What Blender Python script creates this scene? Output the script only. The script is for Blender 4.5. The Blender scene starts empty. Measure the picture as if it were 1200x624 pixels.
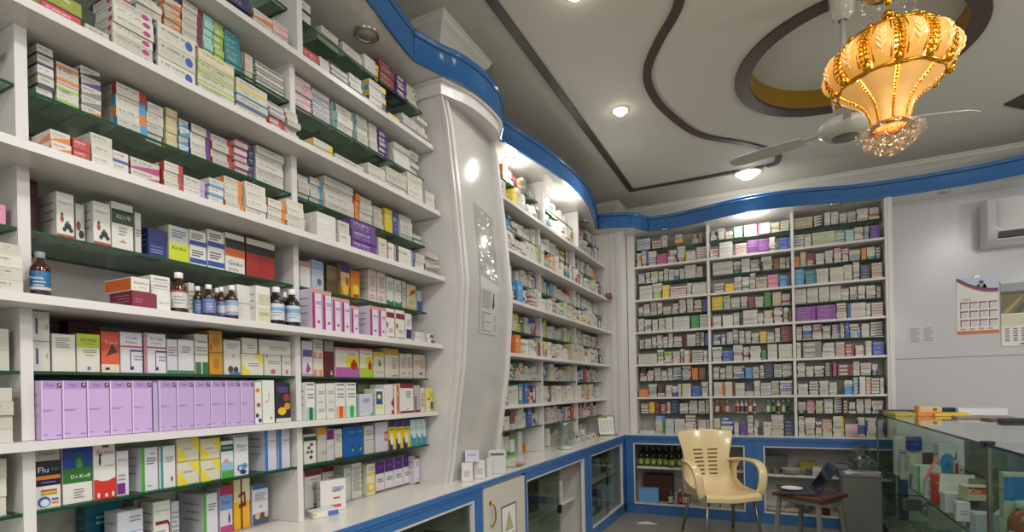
import bpy, bmesh, math, random
from mathutils import Vector, Matrix
random.seed(11)
R = math.radians
SC = bpy.context.scene
COL = SC.collection

# ------------------------------------------------------------------ camera
FOC, PCY, PITCH, ROLL, YAW, EYE = 624.126, 458.012, 0.0004, -0.0209, 0.4585, 1.3065
_cy, _sy = math.cos(YAW), math.sin(YAW)
_F = Vector((-_sy, _cy, 0)); _R = Vector((_cy, _sy, 0)); _U = Vector((0, 0, 1))
_F2 = _F * math.cos(PITCH) + _U * math.sin(PITCH)
_U2 = -_F * math.sin(PITCH) + _U * math.cos(PITCH)
_R3 = _R * math.cos(ROLL) + _U2 * math.sin(ROLL)
_U3 = -_R * math.sin(ROLL) + _U2 * math.cos(ROLL)
cam_d = bpy.data.cameras.new('camera')
cam = bpy.data.objects.new('camera', cam_d); COL.objects.link(cam)
m3 = Matrix((_R3, _U3, -_F2)).transposed()
cam.matrix_world = Matrix.Translation((0, 0, EYE)) @ m3.to_4x4()
cam_d.sensor_width = 36.0
cam_d.lens = 36.0 * FOC / 1200.0
cam_d.shift_y = (PCY - 312.0) / 1200.0
cam_d.clip_start = 0.02
SC.camera = cam

def at(px, py, axis, val):
    """where a sight line of the photograph meets the plane axis = val (used to measure positions on shelves)"""
    d = _F2 + _R3 * ((px - 600) / FOC) - _U3 * ((py - PCY) / FOC)
    c = Vector((0, 0, EYE))
    t = (val - c[axis]) / d[axis]
    return c + d * t

def seen(p):
    v = Vector(p) - Vector((0, 0, EYE))
    z = v.dot(_F2)
    if z < .05: return (-9999, -9999, z)
    return (600 + FOC * v.dot(_R3) / z, PCY - FOC * v.dot(_U3) / z, z)

# ------------------------------------------------------------------ colour + materials
def lin(c):
    if isinstance(c, str):
        c = c.lstrip('#'); c = c if len(c) == 6 else ''.join(x * 2 for x in c); c = tuple(int(c[i:i + 2], 16) / 255 for i in (0, 2, 4))
    return tuple((x / 12.92 if x <= .04045 else ((x + .055) / 1.055) ** 2.4) for x in c)

_M = {}
def principled(name, color, rough=.5, metal=0., noise=0., nscale=8., bump=0., emit=None, estr=0., coat=0., spec=None):
    if name in _M: return _M[name]
    m = bpy.data.materials.new(name); m.use_nodes = True
    nt = m.node_tree; b = nt.nodes['Principled BSDF']
    c = lin(color)
    b.inputs['Base Color'].default_value = (*c, 1)
    b.inputs['Roughness'].default_value = rough
    b.inputs['Metallic'].default_value = metal
    if spec is not None: b.inputs['Specular IOR Level'].default_value = spec
    if coat: b.inputs['Coat Weight'].default_value = coat; b.inputs['Coat Roughness'].default_value = .05
    if emit is not None:
        b.inputs['Emission Color'].default_value = (*lin(emit), 1); b.inputs['Emission Strength'].default_value = estr
    if noise or bump:
        tc = nt.nodes.new('ShaderNodeTexCoord')
        n = nt.nodes.new('ShaderNodeTexNoise'); n.inputs['Scale'].default_value = nscale; n.inputs['Detail'].default_value = 5
        nt.links.new(tc.outputs['Object'], n.inputs['Vector'])
        if noise:
            mx = nt.nodes.new('ShaderNodeMix'); mx.data_type = 'RGBA'
            mx.inputs[6].default_value = (*[max(0, x * (1 - noise)) for x in c], 1)
            mx.inputs[7].default_value = (*[min(1, x * (1 + noise)) for x in c], 1)
            nt.links.new(n.outputs['Fac'], mx.inputs[0]); nt.links.new(mx.outputs[2], b.inputs['Base Color'])
        if bump:
            bp = nt.nodes.new('ShaderNodeBump'); bp.inputs['Strength'].default_value = bump; bp.inputs['Distance'].default_value = .004
            nt.links.new(n.outputs['Fac'], bp.inputs['Height']); nt.links.new(bp.outputs['Normal'], b.inputs['Normal'])
    _M[name] = m
    return m

def glassy(name, tint, fac=.12, rough=.02, gloss=(1, 1, 1), graze=.45):
    if name in _M: return _M[name]
    m = bpy.data.materials.new(name); m.use_nodes = True
    nt = m.node_tree; nt.nodes.clear()
    o = nt.nodes.new('ShaderNodeOutputMaterial'); mix = nt.nodes.new('ShaderNodeMixShader')
    t = nt.nodes.new('ShaderNodeBsdfTransparent'); t.inputs[0].default_value = (*lin(tint), 1)
    g = nt.nodes.new('ShaderNodeBsdfGlossy'); g.inputs['Roughness'].default_value = rough; g.inputs['Color'].default_value = (*gloss, 1)
    f = nt.nodes.new('ShaderNodeLayerWeight'); f.inputs['Blend'].default_value = .5
    pw = nt.nodes.new('ShaderNodeMath'); pw.operation = 'POWER'; pw.inputs[1].default_value = 5
    nt.links.new(f.outputs['Facing'], pw.inputs[0])
    a = nt.nodes.new('ShaderNodeMath'); a.operation = 'MULTIPLY_ADD'; a.inputs[1].default_value = graze; a.inputs[2].default_value = fac * .3
    a.use_clamp = True
    nt.links.new(pw.outputs[0], a.inputs[0]); nt.links.new(a.outputs[0], mix.inputs[0])
    nt.links.new(t.outputs[0], mix.inputs[1]); nt.links.new(g.outputs[0], mix.inputs[2]); nt.links.new(mix.outputs[0], o.inputs[0])
    _M[name] = m
    return m

LAM = principled('white_laminate', '#d6d2cf', .32, noise=.035, nscale=5)
LAMG = principled('gloss_laminate', '#d3cfca', .1, noise=.03, nscale=3, coat=.5)
LAMI = principled('inner_laminate', '#cfcac4', .45, noise=.05, nscale=4)
BLUE = principled('blue_gloss_paint', '#3870b0', .13, noise=.04, nscale=6, coat=.4)
BLUEF = principled('blue_frame_laminate', '#3b6ba6', .3, noise=.07, nscale=7)
BLUED = principled('blue_groove', '#14365f', .4)
PLAST = principled('ceiling_plaster', '#c4c2b8', .75, noise=.03, nscale=2)
CORN = principled('cornice_plaster', '#d2d1ca', .6)
BROWN = principled('brown_ceiling_band', '#46372f', .5, noise=.1, nscale=10)
OCHRE = principled('ochre_cove', '#8f6c17', .35, noise=.1, nscale=5)
WALLM = principled('grey_wall_panel', '#c4c4c6', .22, noise=.02, nscale=2)
FLOORM = principled('grey_vinyl_floor', '#8b8679', .35, noise=.14, nscale=9)
GEDGE = principled('green_glass_edge', '#17452f', .15)
GLASS = glassy('shelf_glass', '#d9e8df', .14)
PANE = glassy('cabinet_glass', '#e3ebe6', .18, graze=.2)
STEEL = principled('steel', '#9b978f', .3, metal=.9)
BLACK = principled('black_plastic', '#17161a', .35)
CHROME = principled('chrome', '#d7d7d7', .12, metal=1)
GOLD = principled('polished_gold', '#d59a2c', .18, metal=1)
CAP = principled('white_cap', '#e6e6e2', .35)
PAPER = principled('paper', '#dddcd6', .6)
CARD = principled('brown_card', '#6e3a22', .6, noise=.1, nscale=20)

def ink(hexc, rough=.42):
    return principled('print_' + hexc.strip('#'), hexc, rough)

# ------------------------------------------------------------------ object helpers
def link(o, parent=None):
    COL.objects.link(o)
    if parent is not None: o.parent = parent
    return o

def obj(name, bm, mats, parent=None, smooth=False, loc=None, rotz=0):
    me = bpy.data.meshes.new(name)
    bm.normal_update(); bm.to_mesh(me); bm.free()
    for m in (mats if isinstance(mats, (list, tuple)) else [mats]): me.materials.append(m)
    if smooth:
        for p in me.polygons: p.use_smooth = True
    o = bpy.data.objects.new(name, me)
    if loc: o.location = loc
    if rotz: o.rotation_euler = (0, 0, rotz)
    return link(o, parent)

def tag(o, label, cat, group=None, kind=None):
    o['label'] = label; o['category'] = cat
    if group: o['group'] = group
    if kind: o['kind'] = kind
    return o

def struct(o):
    o['kind'] = 'structure'; return o

def thing(name, label, cat, loc=(0, 0, 0), rotz=0, group=None):
    o = bpy.data.objects.new(name, None); o.empty_display_size = .05
    o.location = loc; o.rotation_euler = (0, 0, rotz)
    COL.objects.link(o); return tag(o, label, cat, group)

def bx(bm, x0, x1, y0, y1, z0, z1, mi=0, bevel=0):
    vs = [bm.verts.new(p) for p in ((x0, y0, z0), (x1, y0, z0), (x1, y1, z0), (x0, y1, z0), (x0, y0, z1), (x1, y0, z1), (x1, y1, z1), (x0, y1, z1))]
    fs = []
    for q in ((0, 3, 2, 1), (4, 5, 6, 7), (0, 1, 5, 4), (1, 2, 6, 5), (2, 3, 7, 6), (3, 0, 4, 7)):
        f = bm.faces.new([vs[i] for i in q]); f.material_index = mi; fs.append(f)
    if bevel:
        es = list({e for f in fs for e in f.edges})
        r = bmesh.ops.bevel(bm, geom=es, offset=bevel, segments=1, affect='EDGES', profile=.5)
        for f in r['faces']: f.material_index = mi
    return vs

def box(name, x0, x1, y0, y1, z0, z1, m, parent=None, bevel=0):
    bm = bmesh.new(); bx(bm, x0, x1, y0, y1, z0, z1, 0, bevel)
    return obj(name, bm, m, parent)

def prism(bm, pts, z0, z1, mi=0, cap_mi=None):
    """pts: plan polygon, extruded from z0 to z1"""
    a = [bm.verts.new((x, y, z0)) for x, y in pts]; b = [bm.verts.new((x, y, z1)) for x, y in pts]
    n = len(pts)
    f = bm.faces.new(a[::-1]); f.material_index = mi if cap_mi is None else cap_mi
    f = bm.faces.new(b); f.material_index = mi if cap_mi is None else cap_mi
    for i in range(n):
        f = bm.faces.new((a[i], a[(i + 1) % n], b[(i + 1) % n], b[i])); f.material_index = mi

def lathe(bm, prof, seg=24, c=(0, 0, 0), mi=0, cap=True, arc=(0, 2 * math.pi)):
    rings = []
    full = abs(arc[1] - arc[0] - 2 * math.pi) < 1e-6
    n = seg if full else seg + 1
    for r, z in prof:
        rings.append([bm.verts.new((c[0] + r * math.cos(arc[0] + (arc[1] - arc[0]) * i / seg), c[1] + r * math.sin(arc[0] + (arc[1] - arc[0]) * i / seg), c[2] + z)) for i in range(n)])
    for a, b in zip(rings, rings[1:]):
        for i in range(seg):
            j = (i + 1) % n
            f = bm.faces.new((a[i], a[j], b[j], b[i])); f.material_index = mi
    if cap and full:
        for ring, flip in ((rings[0], True), (rings[-1], False)):
            try:
                f = bm.faces.new(ring[::-1] if flip else ring); f.material_index = mi
            except ValueError: pass

def tube(bm, pts, r, seg=8, mi=0, cap=True, radii=None):
    pts = [Vector(p) for p in pts]
    rings = []
    up = None
    for i, p in enumerate(pts):
        t = (pts[min(i + 1, len(pts) - 1)] - pts[max(i - 1, 0)]).normalized()
        if up is None:
            up = t.orthogonal().normalized()
        else:
            up = (up - t * up.dot(t)).normalized()
        s = t.cross(up)
        rr = radii[i] if radii else r
        rings.append([bm.verts.new(p + (up * math.cos(2 * math.pi * k / seg) + s * math.sin(2 * math.pi * k / seg)) * rr) for k in range(seg)])
    for a, b in zip(rings, rings[1:]):
        for k in range(seg):
            f = bm.faces.new((a[k], a[(k + 1) % seg], b[(k + 1) % seg], b[k])); f.material_index = mi
    if cap:
        bm.faces.new(rings[0][::-1]).material_index = mi; bm.faces.new(rings[-1]).material_index = mi

def ball(bm, c, r, u=10, v=7, mi=0, sz=1.):
    g = bmesh.ops.create_uvsphere(bm, u_segments=u, v_segments=v, radius=r, matrix=Matrix.Translation(c) @ Matrix.Diagonal((1, 1, sz, 1)))
    for f in {f for v_ in g['verts'] for f in v_.link_faces}: f.material_index = mi

def smooth_curve(pts, n):
    """Catmull-Rom through 2-D or 3-D points, n samples a span"""
    P = [Vector(p) for p in pts]
    P = [P[0] * 2 - P[1]] + P + [P[-1] * 2 - P[-2]]
    out = []
    for i in range(1, len(P) - 2):
        a, b, c, d = P[i - 1:i + 3]
        for k in range(n):
            t = k / n
            out.append(.5 * ((2 * b) + (c - a) * t + (2 * a - 5 * b + 4 * c - d) * t * t + (3 * b - a - 3 * c + d) * t ** 3))
    out.append(P[-2])
    return out

def interp(tab, z):
    if z <= tab[0][0]: return tab[0][1]
    for (a, b), (c, d) in zip(tab, tab[1:]):
        if z <= c: return b + (d - b) * (z - a) / (c - a)
    return tab[-1][1]

# lettering: each string is turned into mesh triangles once
_T = {}
def glyphs(s, bold=False):
    key = s
    if key in _T: return _T[key]
    cu = bpy.data.curves.new('lettering', 'FONT'); cu.body = s; cu.resolution_u = 1; cu.size = 1
    if bold: cu.offset = .02
    o = bpy.data.objects.new('lettering', cu); COL.objects.link(o)
    bpy.context.view_layer.update()
    me = bpy.data.meshes.new_from_object(o.evaluated_get(bpy.context.evaluated_depsgraph_get()))
    vs = [v.co.copy() for v in me.vertices]; fs = [tuple(p.vertices) for p in me.polygons]
    bpy.data.objects.remove(o); bpy.data.curves.remove(cu); bpy.data.meshes.remove(me)
    if vs:
        x0 = min(v.x for v in vs); x1 = max(v.x for v in vs); y0 = min(v.y for v in vs); y1 = max(v.y for v in vs)
    else: x0 = y0 = 0; x1 = y1 = 1
    _T[key] = (vs, fs, x0, x1, y0, y1)
    return _T[key]

def write(bm, s, origin, ux, uy, width, height, mi, vert=False):
    """letters s fitted into width x height, centred at origin, along unit vectors ux, uy"""
    vs, fs, x0, x1, y0, y1 = glyphs(s)
    if not vs: return
    if vert: ux, uy = uy, -ux
    k = min(width / (x1 - x0), height / max(y1 - y0, .3))
    cx, cyy = (x0 + x1) / 2, (y0 + y1) / 2
    nv = [bm.verts.new(Vector(origin) + ux * ((v.x - cx) * k) + uy * ((v.y - cyy) * k)) for v in vs]
    for f in fs:
        try: bm.faces.new([nv[i] for i in f]).material_index = mi
        except ValueError: pass

ORD = ('zeroth first second third fourth fifth sixth seventh eighth ninth tenth eleventh twelfth thirteenth fourteenth fifteenth sixteenth '
       'seventeenth eighteenth nineteenth twentieth twenty-first twenty-second twenty-third twenty-fourth twenty-fifth twenty-sixth '
       'twenty-seventh twenty-eighth twenty-ninth thirtieth thirty-first thirty-second').split()
# ================================================================== THE SETTING
CEIL, SOFF = 3.3, 2.95
HC = .82
LV = dict(E=1.208, D=1.557, C=1.906, B=2.25, A=2.604)          # top faces of the white shelves
GL = [1.032, 1.38, 1.73, 2.08, 2.435, 2.79]                      # top faces of the glass shelves
PROF = [(.80, -1.585), (.88, -1.566), (1.13, -1.528), (1.44, -1.479), (1.88, -1.447), (2.33, -1.483), (2.74, -1.526), (2.95, -1.572)]
SHX = dict(E=-1.592, D=-1.549, C=-1.530, B=-1.551, A=-1.587)   # front edges of the white shelves
XB = -1.92                                                       # back panel of the wall units
XU = -1.642
BAYS = [-.22, .645, 1.474, 2.345]
Y0P, Y1P = 2.36, 2.97
ABAYS = [3.06, 3.875, 4.685, 5.50]

struct(box('floor', -2.1, 5.5, -3.2, 6.1, -.05, 0, FLOORM))
struct(box('wall_left', -2.02, -1.94, -3.2, 6.1, 0, CEIL, LAMI))
struct(box('wall_back', -2.02, 5.5, 6.0, 6.08, 0, CEIL, WALLM))

# ceiling with a round coffer cut in it
OC, ORX, ORY = (.45, 3.86), .56, .59
bm = bmesh.new()
n = 72
el = [bm.verts.new((OC[0] + ORX * math.cos(2 * math.pi * i / n), OC[1] + ORY * math.sin(2 * math.pi * i / n), CEIL)) for i in range(n)]
per = []
X0, X1, Y0, Y1 = -2.02, 5.5, -3.2, 6.08
for i in range(n):
    c, s = math.cos(2 * math.pi * i / n), math.sin(2 * math.pi * i / n)
    k = min(((X1 if c > 0 else X0) - OC[0]) / c if abs(c) > 1e-6 else 1e9, ((Y1 if s > 0 else Y0) - OC[1]) / s if abs(s) > 1e-6 else 1e9)
    per.append(bm.verts.new((OC[0] + c * k, OC[1] + s * k, CEIL)))
for i in range(n):
    bm.faces.new((el[i], per[i], per[(i + 1) % n], el[(i + 1) % n]))
# the four room corners
for i in range(n):
    a, b = per[i].co, per[(i + 1) % n].co
    if abs(a.x - b.x) > 1e-4 and abs(a.y - b.y) > 1e-4:
        x = X0 if min(a.x, b.x) < X0 + 1e-3 else X1
        y = Y0 if min(a.y, b.y) < Y0 + 1e-3 else Y1
        bm.faces.new((per[i], bm.verts.new((x, y, CEIL)), per[(i + 1) % n]))
# cove side and raised disc
el2 = [bm.verts.new((OC[0] + ORX * math.cos(2 * math.pi * i / n), OC[1] + ORY * math.sin(2 * math.pi * i / n), CEIL + .13)) for i in range(n)]
for i in range(n):
    bm.faces.new((el[i], el[(i + 1) % n], el2[(i + 1) % n], el2[i])).material_index = 1
bm.faces.new(el2)
struct(obj('ceiling', bm, [PLAST, OCHRE]))

def ribbon(name, line, w, z0, z1, m, closed=False):
    """flat band of width w along a plan curve"""
    P = [Vector((p[0], p[1], 0)) for p in line]
    bm = bmesh.new(); L, Rr = [], []
    N = len(P)
    for i, p in enumerate(P):
        a = P[(i - 1) % N] if closed else P[max(i - 1, 0)]
        b = P[(i + 1) % N] if closed else P[min(i + 1, N - 1)]
        d1 = (p - a); d2 = (b - p)
        d1 = d1.normalized() if d1.length > 1e-9 else d2.normalized()
        d2 = d2.normalized() if d2.length > 1e-9 else d1
        t = (d1 + d2).normalized(); nrm = Vector((-t.y, t.x, 0))
        k = 1 / max(.4, nrm.dot(Vector((-d1.y, d1.x, 0))))
        L.append(p + nrm * (w / 2 * k)); Rr.append(p - nrm * (w / 2 * k))
    def v(p, z): return bm.verts.new((p.x, p.y, z))
    rows = [[v(p, z0) for p in L], [v(p, z0) for p in Rr], [v(p, z1) for p in Rr], [v(p, z1) for p in L]]
    rng = range(N if closed else N - 1)
    for i in rng:
        j = (i + 1) % N
        for a, b in ((0, 1), (1, 2), (2, 3), (3, 0)):
            bm.faces.new((rows[a][i], rows[a][j], rows[b][j], rows[b][i]))
    if not closed:
        bm.faces.new([r[0] for r in rows]); bm.faces.new([r[-1] for r in rows][::-1])
    return struct(obj(name, bm, m))

ribbon('trim_1', [(OC[0] + (ORX + .045) * math.cos(2 * math.pi * i / 72), OC[1] + (ORY + .045) * math.sin(2 * math.pi * i / 72)) for i in range(72)], .09, CEIL - .014, CEIL + .004, BROWN, True)
hook = smooth_curve([(-.12, 2.2), (-.33, 2.62), (-.42, 2.9), (-.56, 3.13), (-.675, 3.37), (-.705, 3.62), (-.66, 3.95), (-.50, 4.42), (-.20, 4.76), (.0, 5.02), (.065, 5.17), (.045, 5.33), (-.03, 5.37)], 8)
ribbon('trim_2', [(-1.255, 1.2), (-1.255, 5.345), (-.3, 5.365), (-.05, 5.375)], .052, CEIL - .012, CEIL + .004, BROWN)
ribbon('trim_3', [(p.x, p.y) for p in hook], .052, CEIL - .0135, CEIL + .003, BROWN)
# the pointed end of the next dark band, at the frame's edge
bm = bmesh.new(); prism(bm, [(1.52, 5.03), (1.72, 4.72), (2.1, 4.9), (2.1, 5.3), (1.72, 5.22)], CEIL - .012, CEIL + .003)
struct(obj('trim_4', bm, BROWN))

# plaster cornices: stepped profile swept along plan lines
CP = [(0, -.15), (.012, -.15), (.02, -.13), (.03, -.125), (.036, -.095), (.065, -.055), (.088, -.035), (.09, -.018), (.1, -.012), (.1, 0), (0, 0)]
def cornice(name, line):
    """line: plan points, room to the right-hand side of travel"""
    bm = bmesh.new(); P = [Vector((x, y)) for x, y in line]; rows = []
    for i, p in enumerate(P):
        d1 = (p - P[i - 1]).normalized() if i else (P[1] - p).normalized()
        d2 = (P[i + 1] - p).normalized() if i < len(P) - 1 else d1
        n1, n2 = Vector((d1.y, -d1.x)), Vector((d2.y, -d2.x))
        mit = (n1 + n2).normalized(); mit /= max(.35, mit.dot(n1))
        rows.append([bm.verts.new((p.x + mit.x * o, p.y + mit.y * o, CEIL + z)) for o, z in CP])
    for a, b in zip(rows, rows[1:]):
        for k in range(len(CP)):
            j = (k + 1) % len(CP)
            bm.faces.new((a[k], b[k], b[j], a[j]))
    bm.faces.new(rows[0]); bm.faces.new(rows[-1][::-1])
    return struct(obj(name, bm, CORN))
cornice('trim_5', [(-1.94, -1.5), (-1.94, 2.43), (-1.60, 2.43), (-1.60, 2.76), (-1.94, 2.76), (-1.94, 5.66), (-1.545, 5.66), (-1.545, 6.0), (5.4, 6.0)])
struct(box('wall_pier_left', -1.94, -1.6, 2.43, 2.76, SOFF + .01, CEIL, PLAST))
struct(box('wall_pier_corner', -1.94, -1.545, 5.66, 6.0, SOFF + .01, CEIL, PLAST))

# blue wave fascia under a white soffit
F1 = [p for p in smooth_curve([(-1.44, .2), (-1.38, .75), (-1.41, 1.3), (-1.475, 1.72), (-1.52, 1.94), (-1.555, 2.15)], 8)]
F1b = smooth_curve([(-1.555, 2.15), (-1.51, 2.297), (-1.457, 2.42), (-1.425, 2.59), (-1.431, 2.77), (-1.485, 2.96), (-1.567, 3.1)], 8)
F2c = smooth_curve([(-1.567, 3.1), (-1.523, 3.36), (-1.47, 3.70), (-1.437, 4.12), (-1.452, 4.57), (-1.53, 5.02), (-1.60, 5.30)], 8)
F3 = smooth_curve([(-1.60, 5.30), (-1.437, 5.335), (-1.26, 5.43), (-1.155, 5.64)], 8)
F4 = smooth_curve([(-1.155, 5.64), (-.98, 5.66), (-.811, 5.645), (-.557, 5.578), (-.17, 5.487), (.255, 5.545), (.665, 5.665), (1.05, 5.70), (1.28, 5.69), (1.6, 5.66), (2.3, 5.5), (3.2, 5.5)], 8)
def fascia(name, line):
    bm = bmesh.new()
    prof = [(0, 0), (0, .112), (.004, .113), (.004, .119), (0, .120), (0, .138), (.006, .140), (.006, .150), (-.02, .150), (-.02, 0)]
    rows = []
    for i, p in enumerate(line):
        a = line[max(i - 1, 0)]; b = line[min(i + 1, len(line) - 1)]
        t = (b - a).normalized(); nx, ny = t.y, -t.x
        rows.append([bm.verts.new((p.x + nx * o, p.y + ny * o, SOFF - .004 + z)) for o, z in prof])
    for a, b in zip(rows, rows[1:]):
        for k in range(len(prof)):
            j = (k + 1) % len(prof)
            f = bm.faces.new((a[k], b[k], b[j], a[j])); f.smooth = True
            if k in (1, 2, 3): f.material_index = 1
    bm.faces.new(rows[0]); bm.faces.new(rows[-1][::-1])
    o = obj(name, bm, [BLUE, BLUED]); struct(o)
    return o
for i, l in enumerate((F1, F1b, F2c, F3, F4)): fascia('trim_%d' % (6 + i), l)
edge = F1[:-1] + F1b[:-1] + F2c[:-1] + F3[:-1] + F4
bm = bmesh.new()
def soff(pts, z):
    return [bm.verts.new((x, y, z)) for x, y in pts]
lo, hi = [], []
for z, lst in ((SOFF, lo), (SOFF + .018, hi)):
    for p in edge: lst.append((bm.verts.new((p.x, p.y, z)),))
i0 = min(range(len(edge)), key=lambda i: (edge[i] - F3[0]).length)
for z, lst, flip in ((SOFF, lo, 1), (SOFF + .018, hi, 0)):
    wl = [bm.verts.new((-1.94, edge[i].y, z)) for i in range(i0 + 1)]
    wb = [bm.verts.new((edge[i].x, 6.0, z)) for i in range(i0, len(edge))]
    c = bm.verts.new((-1.94, 6.0, z))
    fs = []
    for i in range(i0): fs.append((wl[i], lst[i][0], lst[i + 1][0], wl[i + 1]))
    fs.append((wl[i0], lst[i0][0], wb[0], c))
    for i in range(i0, len(edge) - 1): fs.append((wb[i - i0], lst[i][0], lst[i + 1][0], wb[i - i0 + 1]))
    for f in fs: bm.faces.new(f)
bmesh.ops.recalc_face_normals(bm, faces=bm.faces)
struct(obj('ceiling_soffit', bm, LAMG))

# dado line on the back wall
struct(box('trim_11', 1.0, 5.4, 5.985, 6.0, 1.525, 1.545, WALLM))
# white corner filler between the wall units
struct(box('wall_corner_filler', -1.94, -1.41, 5.52, 5.99, HC, SOFF, LAM))
struct(box('trim_12', -1.535, -1.52, 5.512, 5.522, HC, SOFF, LAM))
struct(box('trim_13', -1.46, -1.415, 5.506, 5.53, HC, SOFF, LAM))

# ---- bowed pillar between the two left units
def pil_x(z, s):
    """front of the pillar at height z; s 0..1 from its near to its far side: bows out in the middle"""
    return interp(PROF, z) + .012 * math.sin(math.pi * min(1, max(0, s))) - .014 * s
root = thing('pillar', 'x', 'x')
for k in ('label', 'category'): del root[k]
struct(root)
zs = [HC + (SOFF - HC) * i / 28 for i in range(29)]
bm = bmesh.new()
g = []
for z in zs:
    g.append([bm.verts.new((pil_x(z, j / 10), Y0P + .02 + (Y1P - Y0P - .04) * j / 10, z)) for j in range(11)])
for a, b in zip(g, g[1:]):
    for j in range(10):
        bm.faces.new((a[j], a[j + 1], b[j + 1], b[j])).smooth = True
struct(obj('front_panel', bm, principled('pillar_laminate', '#bdbab6', .14, noise=.03, nscale=3, coat=.5), root))
def side_panel(y0, y1, s):
    bm = bmesh.new(); rr = []
    for z in zs:
        x = pil_x(z, s)
        rr.append([bm.verts.new(p) for p in ((-1.94, y0, z), (x, y0, z), (x, y1, z), (-1.94, y1, z))])
    for a, b in zip(rr, rr[1:]):
        for k in range(4):
            bm.faces.new((a[k], a[(k + 1) % 4], b[(k + 1) % 4], b[k]))
    bm.faces.new(rr[0][::-1]); bm.faces.new(rr[-1])
    return obj('side_panel', bm, LAM, root)
side_panel(Y0P, Y0P + .02, 0); side_panel(Y1P - .02, Y1P, 1)
for ya, yb, s in ((Y0P - .004, Y0P + .012, .0), (Y0P + .035, Y0P + .06, .08), (Y1P - .028, Y1P + .003, 1)):
    bm = bmesh.new(); rr = []
    for z in zs:
        if z > 2.9: continue
        x = pil_x(z, s)
        rr.append([bm.verts.new(p) for p in ((x - .01, ya, z), (x + .014, ya, z), (x + .014, yb, z), (x - .01, yb, z))])
    for a, b in zip(rr, rr[1:]):
        for k in range(4): bm.faces.new((a[k], a[(k + 1) % 4], b[(k + 1) % 4], b[k]))
    bm.faces.new(rr[0][::-1]); bm.faces.new(rr[-1])
    obj('moulding_strip', bm, LAM, root)
bm = bmesh.new()
capline = [(-1.94, Y0P - .02), (-1.60, Y0P - .02), (-1.535, Y0P - .015)] + [(p.x, p.y) for p in smooth_curve([(-1.505, Y0P + .06), (-1.465, 2.55), (-1.455, 2.75), (-1.485, 2.92), (-1.57, Y1P + .02)], 6)] + [(-1.94, Y1P + .02)]
prism(bm, capline, 2.87, 2.93)
capline2 = [(x + (.014 if x > -1.9 else 0), y + (-.01 if y < 2.4 else .006)) for x, y in capline]
prism(bm, capline2, 2.93, SOFF - .002)
obj('cap', bm, LAM, root)
# ================================================================== SHELVING UNITS
def glass_shelf(name, x0, x1, y0, y1, ztop, parent, front):
    """a pane with dark green polished edges"""
    bm = bmesh.new(); bx(bm, x0, x1, y0, y1, ztop - .008, ztop)
    bm.faces.ensure_lookup_table(); bm.normal_update()
    for f in bm.faces: f.material_index = 0 if abs(f.normal.z) > .5 else 1
    return obj(name, bm, [GLASS, GEDGE], parent)

def bracket(bm, p):
    ball(bm, p, .008, 8, 6)

def left_unit(bays, label, skip_first=False, ylast=None):
    root = thing('shelving_unit', label, 'shelving', ((XB + XU) / 2, (bays[0] + bays[-1]) / 2, HC))
    inv = Matrix.Translation(-root.location)
    kids = []
    kids.append(box('back_panel', -1.938, XB, bays[0], bays[-1], HC + .001, SOFF - .002, LAMI, root))
    for k, z in LV.items():
        kids.append(box('shelf', XB, SHX[k], bays[0], bays[-1] - .001, z - .022, z, LAM, root))
    levels = [HC] + [LV[k] for k in 'EDCBA'] + [SOFF]
    ups = bays[1:-1] if not skip_first else bays[1:-1]
    for y in ups:
        for i in range(6):
            x1 = XU if i < 5 else -1.597
            kids.append(box('upright', XB, x1, y - .0125, y + .0125, levels[i] + .001, levels[i + 1] - .0225 if i < 5 else SOFF - .003, LAM, root))
    if ylast:
        kids.append(box('side_panel', XB, -1.60, bays[-1] - .001, bays[-1] + .017, HC + .001, SOFF - .003, LAM, root))
    for i, z in enumerate(GL):
        for a, b in zip(bays, bays[1:]):
            kids.append(glass_shelf('glass_shelf', XB + .002, -1.645, a + .014, b - .014, z, root, 'x'))
    for o in kids: o.matrix_parent_inverse = inv
    return root
left_unit(BAYS, 'tall white shelving of bowed shelves and glass shelves, before the pillar')
left_unit(ABAYS, 'tall white shelving of narrow bays in the alcove behind the pillar', ylast=True)

XD = [-1.3284, -.5837, .1743, .8988]
YF, YB = 5.72, 5.975
root = thing('shelving_unit', 'tall white shelving of three bays against the back wall', 'shelving', (-.22, 5.85, HC))
inv = Matrix.Translation(-root.location)
kids = [box('back_panel', XD[0] - .06, XD[3] + .05, YB, 5.99, HC + .001, SOFF - .002, LAMI, root)]
for z in LV.values():
    kids.append(box('shelf', XD[0], XD[3], YF, YB, z - .02, z, LAM, root))
levels = [HC] + [LV[k] for k in 'EDCBA'] + [SOFF]
for x in XD[1:3]:
    for i in range(6):
        kids.append(box('upright', x - .012, x + .012, YF + .004, YB, levels[i] + .001, levels[i + 1] - (.0205 if i < 5 else .003), LAM, root))
kids.append(box('side_panel', XD[0] - .075, XD[0], YF - .02, YB, HC + .001, SOFF - .003, LAM, root))
kids.append(box('side_panel', XD[3], XD[3] + .055, YF - .02, YB, HC + .001, SOFF - .003, LAM, root))
kids.append(box('edge_strip', XD[3] + .02, XD[3] + .036, YF - .028, YF - .0195, HC + .001, SOFF - .003, LAM, root))
for z in GL:
    for a, b in zip(XD, XD[1:]):
        kids.append(glass_shelf('glass_shelf', a + .013, b - .013, YF + .05, YB - .002, z, root, 'y'))
for o in kids: o.matrix_parent_inverse = inv

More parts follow.
